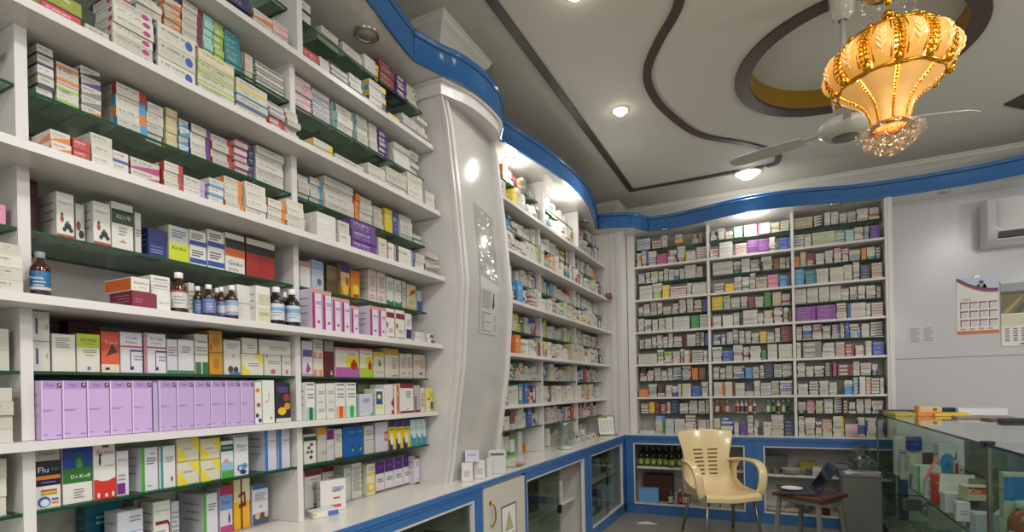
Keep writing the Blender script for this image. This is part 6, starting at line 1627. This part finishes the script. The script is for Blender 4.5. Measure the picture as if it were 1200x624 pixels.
# ================================================================== BACK WALL THINGS
# air conditioner
root = thing('air_conditioner', 'white split air conditioner high on the grey wall', 'air conditioner', (2.055, 5.9, 2.445))
ACM = principled('white_gloss_plastic', '#dfe1e2', .18, coat=.3)
bm = bmesh.new(); sec = smooth_curve([(.08, .38), (-.10, .385), (-.125, .36), (-.13, .25), (-.125, .12), (-.1, .06), (-.04, .015), (.0, .0), (.08, .0)], 4)
a = [bm.verts.new((-.43, p.x, p.y)) for p in sec]; b = [bm.verts.new((.43, p.x, p.y)) for p in sec]
for i in range(len(sec) - 1): bm.faces.new((a[i], b[i], b[i + 1], a[i + 1])).smooth = True
bm.faces.new((a[-1], b[-1], b[0], a[0])); bm.faces.new(a); bm.faces.new(b[::-1])
obj('housing', bm, ACM, root)
bm = bmesh.new()
bx(bm, -.36, .40, -.128, -.1, .05, .10, 0)
for k in range(3): bx(bm, -.35, .39, -.135, -.11, .06 + .013 * k, .063 + .013 * k, 1)
obj('air_outlet', bm, [ink('#1a1b1c'), ink('#4a4b4c')], root)
bm = bmesh.new(); bx(bm, -.37, .41, -.142, -.134, .105, .113); bx(bm, -.37, .41, -.118, -.08, .036, .042); obj('louvre', bm, ACM, root)
bm = bmesh.new(); bx(bm, -.37, -.366, -.138, -.131, .14, .35); obj('panel_seam', bm, ink('#a9abac'), root)

def quad(bm, x0, x1, z0, z1, y, mi): 
    f = bm.faces.new([bm.verts.new(q) for q in ((x0, y, z0), (x1, y, z0), (x1, y, z1), (x0, y, z1))]); f.material_index = mi
# wall calendar of the year
Y_ = 5.9985
root = thing('wall_calendar', 'one-page year calendar with purple curve and small portrait on grey wall', 'calendar', (1.605, Y_, 1.72))
bm = bmesh.new(); mats = [PAPER, ink('#b9c0d2'), ink('#4a2a5a'), ink('#a82c3a'), ink('#c9622c'), ink('#2a2a30'), ink('#b08a78'), ink('#8a3a44'), ink('#d8d8da')]
W, H = .285, .50
def q(u0, v0, u1, v1, mi, k): quad(bm, (u0 - .5) * W, (u1 - .5) * W, v0 * H, v1 * H, -.002 - .0004 * k, mi)
bx(bm, -W / 2, W / 2, -.0019, -.0003, 0, H, 0)
q(0, .74, 1, 1, 1, 1)
def swoosh(lo_, hi_, mi, k):
    n = 14; A_ = []; B_ = []
    for i in range(n + 1):
        u = i / n; s = .26 * (1 - u) ** 2 * 1.0
        A_.append(bm.verts.new(((u - .5) * W, -.002 - .0004 * k, (.68 + s + lo_ + .03 * u) * H))); B_.append(bm.verts.new(((u - .5) * W, -.002 - .0004 * k, min(1, .68 + s + hi_ + .03 * u) * H)))
    for i in range(n): bm.faces.new((A_[i], A_[i + 1], B_[i + 1], B_[i])).material_index = mi
n = 14; A_ = []; B_ = []
for i in range(n + 1):
    u = i / n; s = .26 * (1 - u) ** 2
    A_.append(bm.verts.new(((u - .5) * W, -.0028, .6 * H))); B_.append(bm.verts.new(((u - .5) * W, -.0028, min(1, .70 + s + .03 * u) * H)))
for i in range(n): bm.faces.new((A_[i], A_[i + 1], B_[i + 1], B_[i])).material_index = 0
swoosh(.0, .035, 3, 3); swoosh(.028, .075, 2, 4)
for (cu, cv, ru, rv, mi, k) in ((.6, .80, .13, .09, 5, 2), (.6, .87, .06, .055, 6, 3), (.6, .905, .062, .03, 5, 4)):
    vs = [bm.verts.new(((cu - .5 + ru * math.cos(t * math.pi / 9)) * W, -.002 - .0002 * k, (max(.755, cv + rv * math.sin(t * math.pi / 9))) * H)) for t in range(18)]
    bm.faces.new(vs[::-1]).material_index = mi
for r_ in range(3):
    for c_ in range(4):
        u, v = .08 + c_ * .23, .13 + (2 - r_) * .155
        q(u, v, u + .2, v + .125, 8, 2); q(u, v + .1, u + .2, v + .125, 7, 3); q(u, v, u + .025, v + .125, 7, 3)
        for l_ in range(3): q(u + .04, v + .02 + .026 * l_, u + .18, v + .028 + .026 * l_, 6, 4)
q(0, 0, 1, .06, 4, 2)
for k in range(4): q(.08 + .22 * k, .075, .2 + .22 * k, .1, 6, 3)
write(bm, '2023', (-.28 * W, -.0042, .615 * H), Vector((1, 0, 0)), Vector((0, 0, 1)), .3 * W, .045 * H, 3)
obj('sheet', bm, mats, root)
bm = bmesh.new(); bx(bm, -.02, .02, -.006, -.0044, H - .008, H + .012); obj('hanger', bm, STEEL, root)
# photo calendar
root = thing('wall_calendar', 'large calendar with field landscape above a month page, under the air conditioner', 'calendar', (1.965, Y_, 1.60))
bm = bmesh.new(); W, H = .41, .54
bx(bm, -W / 2, W / 2, -.008, -.0003, 0, H, 0)
mats = [PAPER, ink('#8a939a'), ink('#6a5a2a'), ink('#3a3a22'), ink('#a08a4a'), ink('#5a5a5e'), ink('#c9c2a8'), ink('#9a4a44')]
def q(u0, v0, u1, v1, mi, k): quad(bm, (u0 - .5) * W, (u1 - .5) * W, v0 * H, v1 * H, -.0085 - .0004 * k, mi)
q(0, .52, 1, 1, 2, 1); q(0, .86, 1, 1, 1, 2); q(0, .82, 1, .87, 3, 3)
for a, b_, c_, d_, mi in ((.0, .55, .35, .8, 4), (.2, .52, .48, .82, 3), (.45, .52, .5, .82, 4), (.7, .52, .52, .82, 3), (.9, .6, .55, .8, 4)):
    vs = [bm.verts.new(((u - .5) * W, -.0102, v * H)) for u, v in ((a, .525), (min(1, a + .12), .525), (c_ + .02, d_), (c_, d_))]
    bm.faces.new(vs).material_index = mi
q(0, .33, .38, .5, 6, 2); q(.42, .33, .98, .5, 6, 2)
for r_ in range(6):
    for c_ in range(7):
        q(.06 + .13 * c_, .08 + .037 * r_, .13 + .13 * c_, .098 + .037 * r_, 7 if c_ == 0 else 5, 2)
q(.3, .02, .7, .045, 5, 2)
obj('sheet', bm, mats, root)
bm = bmesh.new(); bx(bm, -W / 2, W / 2, -.011, -.0003, H, H + .022); obj('top_strip', bm, principled('calendar_rail', '#c9c9c4', .4), root)
# small notice
bm = bmesh.new(); bx(bm, 0, .2, -.0018, -.0003, 0, .145, 0)
for c_ in range(2):
    for l_ in range(9): quad(bm, .015 + .1 * c_, .085 + .1 * c_ - (.02 if l_ % 4 == 3 else 0), .012 + .0145 * l_, .018 + .0145 * l_, -.0022, 1)
quad(bm, .1, .1015, .01, .135, -.0022, 1)
o = obj('paper_notice', bm, [ink('#c9c9c6'), ink('#7d7d80')], None, False, (1.105, Y_, 1.665)); tag(o, 'small two-column paper notice taped to the grey wall', 'notice')
# notice strip in a plastic sleeve on the bowed pillar
def on_pillar(u, z, o=0.):
    s = (u - Y0P) / (Y1P - Y0P)
    return Vector((pil_x(z, s) + .002 + o, u, z))
root = thing('pillar_notice', 'long paper notice in a shiny plastic sleeve on the bowed pillar', 'notice', (pil_x(2, .4), 2.66, 1.63))
inv = Matrix.Translation(-root.location)
bm = bmesh.new(); ya, yb = 2.555, 2.775; N = 16
for (z0, z1, mi, off, rr) in ((1.63, 1.97, 0, .001, 0), ):
    g = [[bm.verts.new(on_pillar(ya + (yb - ya) * i / 4, z0 + (z1 - z0) * j / N, off)) for i in range(5)] for j in range(N + 1)]
    for j in range(N):
        for i in range(4): bm.faces.new((g[j][i], g[j][i + 1], g[j + 1][i + 1], g[j + 1][i])).material_index = mi
for k in range(17):
    z = 1.645 + .0125 * k; u1 = .9 if k % 4 else .6
    if 9 <= k: z += .02; 
    u0 = .1 if k < 9 else .08; u1 = u1 if k < 9 else .55
    a_, b_ = ya + (yb - ya) * u0, ya + (yb - ya) * u1
    f = bm.faces.new([bm.verts.new(on_pillar(y, zz, .0016)) for y, zz in ((a_, z), (b_, z), (b_, z + .006), (a_, z + .006))]); f.material_index = 1
for cz, rz_ in ((1.80, .014), (1.83, .01), (1.855, .008)):
    vs = [bm.verts.new(on_pillar(ya + .155 + rz_ * math.cos(t * .7), cz + rz_ * 1.6 * math.sin(t * .7), .0017)) for t in range(9)]
    bm.faces.new(vs).material_index = 2
o = obj('printed_sheet', bm, [ink('#bdbcb8'), ink('#8a898a'), ink('#3f3f44')], root); o.matrix_parent_inverse = inv
bm = bmesh.new(); rg = random.Random(4); N, Mm = 26, 10
g = [[bm.verts.new(on_pillar(ya - .005 + (yb - ya + .01) * i / Mm, 1.95 + (2.36 - 1.95) * j / N - .03 * i / Mm, .003 + abs(rg.gauss(0, .0028)) * (1 if 0 < i < Mm and 0 < j < N else 0))) for i in range(Mm + 1)] for j in range(N + 1)]
for j in range(N):
    for i in range(Mm): bm.faces.new((g[j][i], g[j][i + 1], g[j + 1][i + 1], g[j + 1][i]))
o = obj('plastic_sleeve', bm, glassy('sleeve_film', '#f6f6f5', .5, .1, graze=.12), root); o.matrix_parent_inverse = inv

# paper scrap, stray wire
bm = bmesh.new(); slab(bm, [(-.1, -.03, .001), (.05, -.05, .003), (.11, -.03, .001), (.0, .04, .012)], 0); slab(bm, [(-.1, -.03, .001), (.0, .04, .012), (-.06, .045, .002)], 0)
o = obj('paper_scrap', bm, PAPER, None, False, (-1.13, 5.16, .0005), .3); tag(o, 'crumpled white paper scrap on the floor by the corner cabinet', 'paper')
bm = bmesh.new(); tube(bm, smooth_curve([(-1.10, 5.80, 3.296), (-1.12, 5.80, 3.27), (-1.18, 5.74, 3.2), (-1.21, 5.72, 3.14), (-1.21, 5.70, 3.0)], 5), .004, 6)
o = obj('cable', bm, ink('#b0aca0'), None, True); tag(o, 'pale cable hanging from the ceiling behind the blue fascia', 'cable')

# ================================================================== LIGHTS
LED = principled('lamp_lit', '#ffffff', .4, emit='#fff6e2', estr=30)
LEDX = principled('lamp_unlit', '#b7b1a4', .3)
def downlight(x, y, z, r, lit, label, group, power=0, spot=False):
    root = thing('downlight', label, 'lamp', (x, y, z), 0, group)
    bm = bmesh.new(); lathe(bm, [(r, -.0005), (r, -.006), (r * .9, -.009), (r * .78, -.006), (r * .76, -.0005)], 28, cap=False); obj('ring', bm, CHROME if not lit else CAP, root, True)
    bm = bmesh.new(); lathe(bm, [(0, -.004), (r * .74, -.004), (r * .74, -.001)] if not lit else [(0, -.02 - r * .3), (r * .4, -.018 - r * .25), (r * .66, -.01 - r * .1), (r * .78, -.004), (r * .78, -.001)], 28, cap=False); obj('diffuser', bm, LED if lit else LEDX, root, True)
    if power:
        ld = bpy.data.lights.new('lamp', 'SPOT' if spot else 'POINT'); ld.energy = power; ld.shadow_soft_size = .06; ld.color = (1, .975, .93)
        if spot: ld.spot_size = R(150); ld.spot_blend = .6
        lo_ = bpy.data.objects.new('lamp', ld); link(lo_, root); lo_.location = (0, 0, -.05 if spot else -.11)
downlight(-.953, 3.778, CEIL, .06, True, 'lit ceiling lamp between the straight and curved brown bands', None, 22, True)
downlight(-.86, 2.55, CEIL, .06, True, 'lit ceiling lamp cut by the top edge beside the curved band', None, 22, True)
downlight(-.19, 5.45, CEIL, .125, True, 'brightest ceiling lamp under the fan blade tip', None, 42, True)
downlight(-1.66, 3.40, SOFF, .055, True, 'lit soffit lamp next to the pillar top', None, 5)
downlight(-1.50, 4.22, SOFF, .055, True, 'lit soffit lamp over the alcove shelves', None, 5)
downlight(-.18, 5.585, SOFF, .05, True, 'lit soffit lamp over the back shelves', None, 4)
downlight(-1.64, 1.90, SOFF, .06, False, 'unlit ring lamp in the soffit before the pillar', None)
downlight(-1.64, 5.02, SOFF, .05, False, 'unlit ring lamp in the soffit at the alcove end', None)
downlight(-1.0, 5.70, SOFF, .05, False, 'unlit ring lamp in the soffit above first back bay', None)
downlight(.53, 5.70, SOFF, .05, False, 'unlit ring lamp in the soffit above last back bay', None)
downlight(1.34, 5.80, SOFF, .05, False, 'unlit ring lamp in the soffit over the grey wall', None)
# added fill lights at ceiling height, unseen outside the frame
for k, (x, y, e) in enumerate(((.5, .5, 46), (2.3, 2.4, 40), (.2, -1.4, 40), (2.6, .2, 40))):
    ld = bpy.data.lights.new('fill_area', 'AREA'); ld.shape = 'DISK'; ld.size = .5; ld.energy = e; ld.color = (1, .98, .94)
    o = bpy.data.objects.new('fill_area', ld); COL.objects.link(o); o.location = (x, y, CEIL - .03)
w = bpy.data.worlds.new('world'); SC.world = w; w.use_nodes = True
w.node_tree.nodes['Background'].inputs[0].default_value = (1, .99, .96, 1); w.node_tree.nodes['Background'].inputs[1].default_value = .42

# added unseen point lights behind and beside the camera, brightening the ceiling
for x, y, z, e in ((1.7, .3, 2.3, 45), (3.0, 3.4, 2.3, 45), (-.2, -1.3, 2.2, 30)):
    ld = bpy.data.lights.new('fill_point', 'POINT'); ld.energy = e; ld.color = (1, .975, .93); ld.shadow_soft_size = .2
    o = bpy.data.objects.new('fill_point', ld); COL.objects.link(o); o.location = (x, y, z)
# ================================================================== CHANDELIER
CXY = (.395, 2.36); 
AMBG = principled('amber_panel', '#e3ad5c', .25, emit='#e8952c', estr=.42, noise=.12, nscale=26, bump=.5)
AMBB = principled('amber_bell', '#e6b771', .22, emit='#eaa04a', estr=.4, noise=.06, nscale=14)
CRYS = glassy('crystal', '#f4efe4', .5, .02, graze=.8)
root = thing('chandelier', 'gold chandelier with amber glass panels and a crystal ball cluster below', 'chandelier', (CXY[0], CXY[1], 2.243))
root.scale = (.745, .745, .81)
NP = 12
def upper(z):   # shade of bulging panels
    return interp([(.185, .212), (.20, .232), (.235, .256), (.275, .262), (.315, .25), (.35, .222), (.375, .195)], z)
ZU = [.187 + (.375 - .187) * i / 12 for i in range(13)]
for k in range(NP):
    bm = bmesh.new(); rows = []
    a0, a1 = 2 * math.pi * (k + .14) / NP, 2 * math.pi * (k + .86) / NP
    for zi, z in enumerate(ZU):
        r_ = upper(z); sq = 1 - .12 * abs(zi / 12 - .5) ** 3 * 8
        row = []
        for j in range(9):
            t = j / 8; am = (a0 + a1) / 2; aa = am + (a0 - am) * (1 - 2 * t) * sq
            bulge = .02 * math.sin(math.pi * t) * math.sin(math.pi * min(1, max(0, zi / 12)))
            row.append(bm.verts.new(((r_ + bulge) * math.cos(aa), (r_ + bulge) * math.sin(aa), z)))
        rows.append(row)
    for a, b in zip(rows, rows[1:]):
        for j in range(8): bm.faces.new((a[j], a[j + 1], b[j + 1], b[j])).smooth = True
    panel = obj('glass_panel', bm, AMBG, root)
    # leaf embossing
    bm = bmesh.new(); am = (a0 + a1) / 2
    def sp(z, da, o=.024): 
        r_ = upper(z) + o * math.sin(math.pi * (z - .187) / .19); return (r_ * math.cos(am + da), r_ * math.sin(am + da), z)
    tube(bm, [sp(.22, 0), sp(.26, .02), sp(.30, .0), sp(.335, .02)], .003, 5)
    for q_ in range(4):
        z = .235 + .023 * q_
        for sg in (-1, 1): tube(bm, [sp(z, 0), sp(z + .018, sg * .05), sp(z + .034, sg * .07)], .003, 5, radii=[.001, .005, .001])
    obj('leaf_relief', bm, principled('amber_relief', '#f6d79a', .2, emit='#f2b455', estr=.3), panel)
for k in range(NP):   # gold ribs of stacked bars
    bm = bmesh.new(); a0 = 2 * math.pi * k / NP
    for i in range(8):
        z = .222 + .019 * i; r_ = upper(z) + .006
        for da in (-.045, .045):
            c = Vector((r_ * math.cos(a0 + da), r_ * math.sin(a0 + da), z))
            n = Vector((math.cos(a0), math.sin(a0), 0)); s = Vector((-math.sin(a0), math.cos(a0), 0))
            tube(bm, [c - s * .009, c + s * .009], .006, 6)
    strip = [(Vector(((upper(z) + .001) * math.cos(a0), (upper(z) + .001) * math.sin(a0), z))) for z in ZU]
    tube(bm, strip, .007, 6)
    for da in (-.125, .125):
        tube(bm, [Vector(((upper(z) + .004) * math.cos(a0 + da), (upper(z) + .004) * math.sin(a0 + da), z)) for z in ZU[1:]], .0035, 6)
    ball(bm, (.236 * math.cos(a0), .236 * math.sin(a0), .20), .02, 8, 6, sz=1.2)
    ball(bm, (.192 * math.cos(a0), .192 * math.sin(a0), .385), .014, 8, 6)
    obj('gold_rib', bm, GOLD, root, True)
bm = bmesh.new(); 
lathe(bm, [(.208, .176), (.222, .182), (.222, .19), (.208, .194)], 40, cap=False); lathe(bm, [(.188, .373), (.2, .377), (.2, .385), (.188, .389)], 40, cap=False)
lathe(bm, [(.012, .35), (.06, .34), (.187, .378)], 30, cap=False)
obj('gold_rings', bm, GOLD, root, True)
# flared bell
BELL = [(.0, .074), (.02, .075), (.05, .081), (.09, .098), (.125, .132), (.155, .178), (.178, .206)]
NB = 8
for k in range(NB):
    bm = bmesh.new(); rows = []
    a0, a1 = 2 * math.pi * (k + .06) / NB, 2 * math.pi * (k + .94) / NB
    for i in range(15):
        z = .178 * i / 14; r_ = interp(BELL, z)
        rows.append([bm.verts.new(((r_ + .008 * math.sin(math.pi * j / 8)) * math.cos(a0 + (a1 - a0) * j / 8), (r_ + .008 * math.sin(math.pi * j / 8)) * math.sin(a0 + (a1 - a0) * j / 8), z)) for j in range(9)])
    for a, b in zip(rows, rows[1:]):
        for j in range(8): bm.faces.new((a[j], a[j + 1], b[j + 1], b[j])).smooth = True
    obj('bell_panel', bm, AMBB, root)
    bm = bmesh.new(); a0 = 2 * math.pi * k / NB
    for i in range(20):
        z = .178 * i / 19; r_ = interp(BELL, z) + .004
        ball(bm, (r_ * math.cos(a0), r_ * math.sin(a0), z), .0062, 6, 5)
    obj('beaded_rib', bm, GOLD, root, True)
bm = bmesh.new(); lathe(bm, [(.07, -.012), (.088, -.01), (.092, -.002), (.088, .004), (.07, .004)], 32, cap=False)
for k in range(16): tube(bm, [(.09 * math.cos(k * math.pi / 8), .09 * math.sin(k * math.pi / 8), -.006), (.098 * math.cos(k * math.pi / 8), .098 * math.sin(k * math.pi / 8), -.014)], .003, 5)
obj('neck_ring', bm, GOLD, root, True)
for k in range(26):   # ball cluster
    if k < 12: a, r_, z = 2 * math.pi * k / 12, .118, -.03
    elif k < 20: a, r_, z = 2 * math.pi * (k + .5) / 8, .086, -.065
    elif k < 25: a, r_, z = 2 * math.pi * k / 5, .045, -.09
    else: a, r_, z = 0, 0, -.108
    bm = bmesh.new(); ball(bm, (r_ * math.cos(a), r_ * math.sin(a), z), .028, 14, 10)
    obj('crystal_ball', bm, CRYS, root, True)
# stem, upper crown with hanging drops
bm = bmesh.new(); tube(bm, [(0, 0, .345), (0, 0, 1.27)], .006, 8); ball(bm, (0, 0, .50), .028, 12, 8, sz=.7); ball(bm, (0, 0, .56), .018, 12, 8)
obj('stem', bm, GOLD, root, True)
bm = bmesh.new(); lathe(bm, [(.0, 1.303), (.06, 1.303), (.055, 1.28), (.02, 1.26), (0, 1.26)], 24, cap=False); obj('ceiling_rose', bm, GOLD, root, True)
bm = bmesh.new(); lathe(bm, [(.02, .60), (.10, .61), (.115, .625), (.11, .63), (.02, .62)], 30, cap=False); obj('drop_ring', bm, GOLD, root, True)
for k in range(9):
    a = 2 * math.pi * k / 9; bm = bmesh.new(); c = (.108 * math.cos(a), .108 * math.sin(a))
    tube(bm, [(c[0], c[1], .615), (c[0], c[1], .50 + .02 * (k % 3))], .0012, 4)
    for i in range(4): ball(bm, (c[0], c[1], .60 - .024 * i), .0065, 8, 6)
    ball(bm, (c[0], c[1], .49 + .02 * (k % 3)), .0105, 8, 6, sz=2)
    obj('crystal_drop', bm, CRYS, root, True)
for k in range(6):    # candle bulbs inside
    a = 2 * math.pi * (k + .3) / 6
    bm = bmesh.new(); lathe(bm, [(.0, .0), (.011, .0), (.013, .012), (.009, .03), (0, .045)], 12, c=(.165 * math.cos(a), .165 * math.sin(a), .28), cap=False)
    obj('bulb', bm, principled('bulb_lit', '#fff0d0', .4, emit='#ffb54a', estr=10), root, True)
ld = bpy.data.lights.new('chandelier_light', 'POINT'); ld.energy = 9; ld.color = (1, .78, .45); ld.shadow_soft_size = .05
o = bpy.data.objects.new('chandelier_light', ld); link(o, root); o.location = (0, 0, .33)

# ================================================================== CEILING FAN
FANM = principled('fan_enamel', '#b9b7ad', .22, coat=.3)
FX, FY, FZ = .345, 3.20, 2.60
root = thing('ceiling_fan', 'off-white ceiling fan with three blades behind the chandelier', 'fan', (FX, FY, FZ))
bm = bmesh.new(); lathe(bm, [(.0, -.035), (.06, -.038), (.085, -.03), (.12, -.005), (.128, .015), (.118, .035), (.08, .05), (.03, .055), (.03, .09), (.0, .09)], 36, cap=False); obj('motor', bm, FANM, root, True)
bm = bmesh.new(); lathe(bm, [(.0, -.0385), (.058, -.041), (.062, -.037)], 30, cap=False); obj('motor_cap', bm, principled('fan_underside', '#77706a', .3, metal=.3), root, True)
bm = bmesh.new(); tube(bm, [(0, 0, .08), (0, 0, .69)], .014, 12); obj('down_rod', bm, FANM, root, True)
bm = bmesh.new(); lathe(bm, [(.02, .08), (.05, .1), (.058, .16), (.05, .2), (.02, .21)], 24, cap=False); obj('lower_canopy', bm, FANM, root, True)
bm = bmesh.new(); lathe(bm, [(.02, .56), (.05, .58), (.062, .68), (.06, .698), (0, .698)], 24, cap=False); obj('upper_canopy', bm, FANM, root, True)
FA = [R(14), R(163), R(268)]
for a in FA:
    bl = bpy.data.objects.new('blade', None)
    bm = bmesh.new(); n = 12; up_, lo_ = [], []
    for i in range(n + 1):
        t = i / n; r_ = .19 + .385 * t; w_ = .05 + .016 * math.sin(math.pi * min(1, t * .9)) - (.02 * max(0, t - .88) / .12)
        for lst, sgn in ((up_, 1), (lo_, -1)):
            lst.append((r_, sgn * w_, .004 + sgn * .002))
    va = [bm.verts.new(p) for p in up_]; vb = [bm.verts.new(p) for p in lo_]
    for i in range(n): bm.faces.new((va[i], va[i + 1], vb[i + 1], vb[i]))
    o = obj('blade', bm, FANM, root); o.rotation_euler = (0, 0, a)
    mm = o.modifiers.new('thickness', 'SOLIDIFY'); mm.thickness = .004
    bm = bmesh.new(); bx(bm, .115, .225, -.018, .018, .0065, .0105); bx(bm, .20, .225, -.035, .035, .0065, .0105); ob = obj('blade_bracket', bm, FANM, o)

# ------------------------------------------------------------------ picture settings
SC.view_settings.view_transform = 'Standard'
SC.view_settings.look = 'None'
SC.view_settings.exposure = 0.0
SC.cycles.max_bounces = 8
SC.cycles.transparent_max_bounces = 24
SC.cycles.sample_clamp_indirect = 4
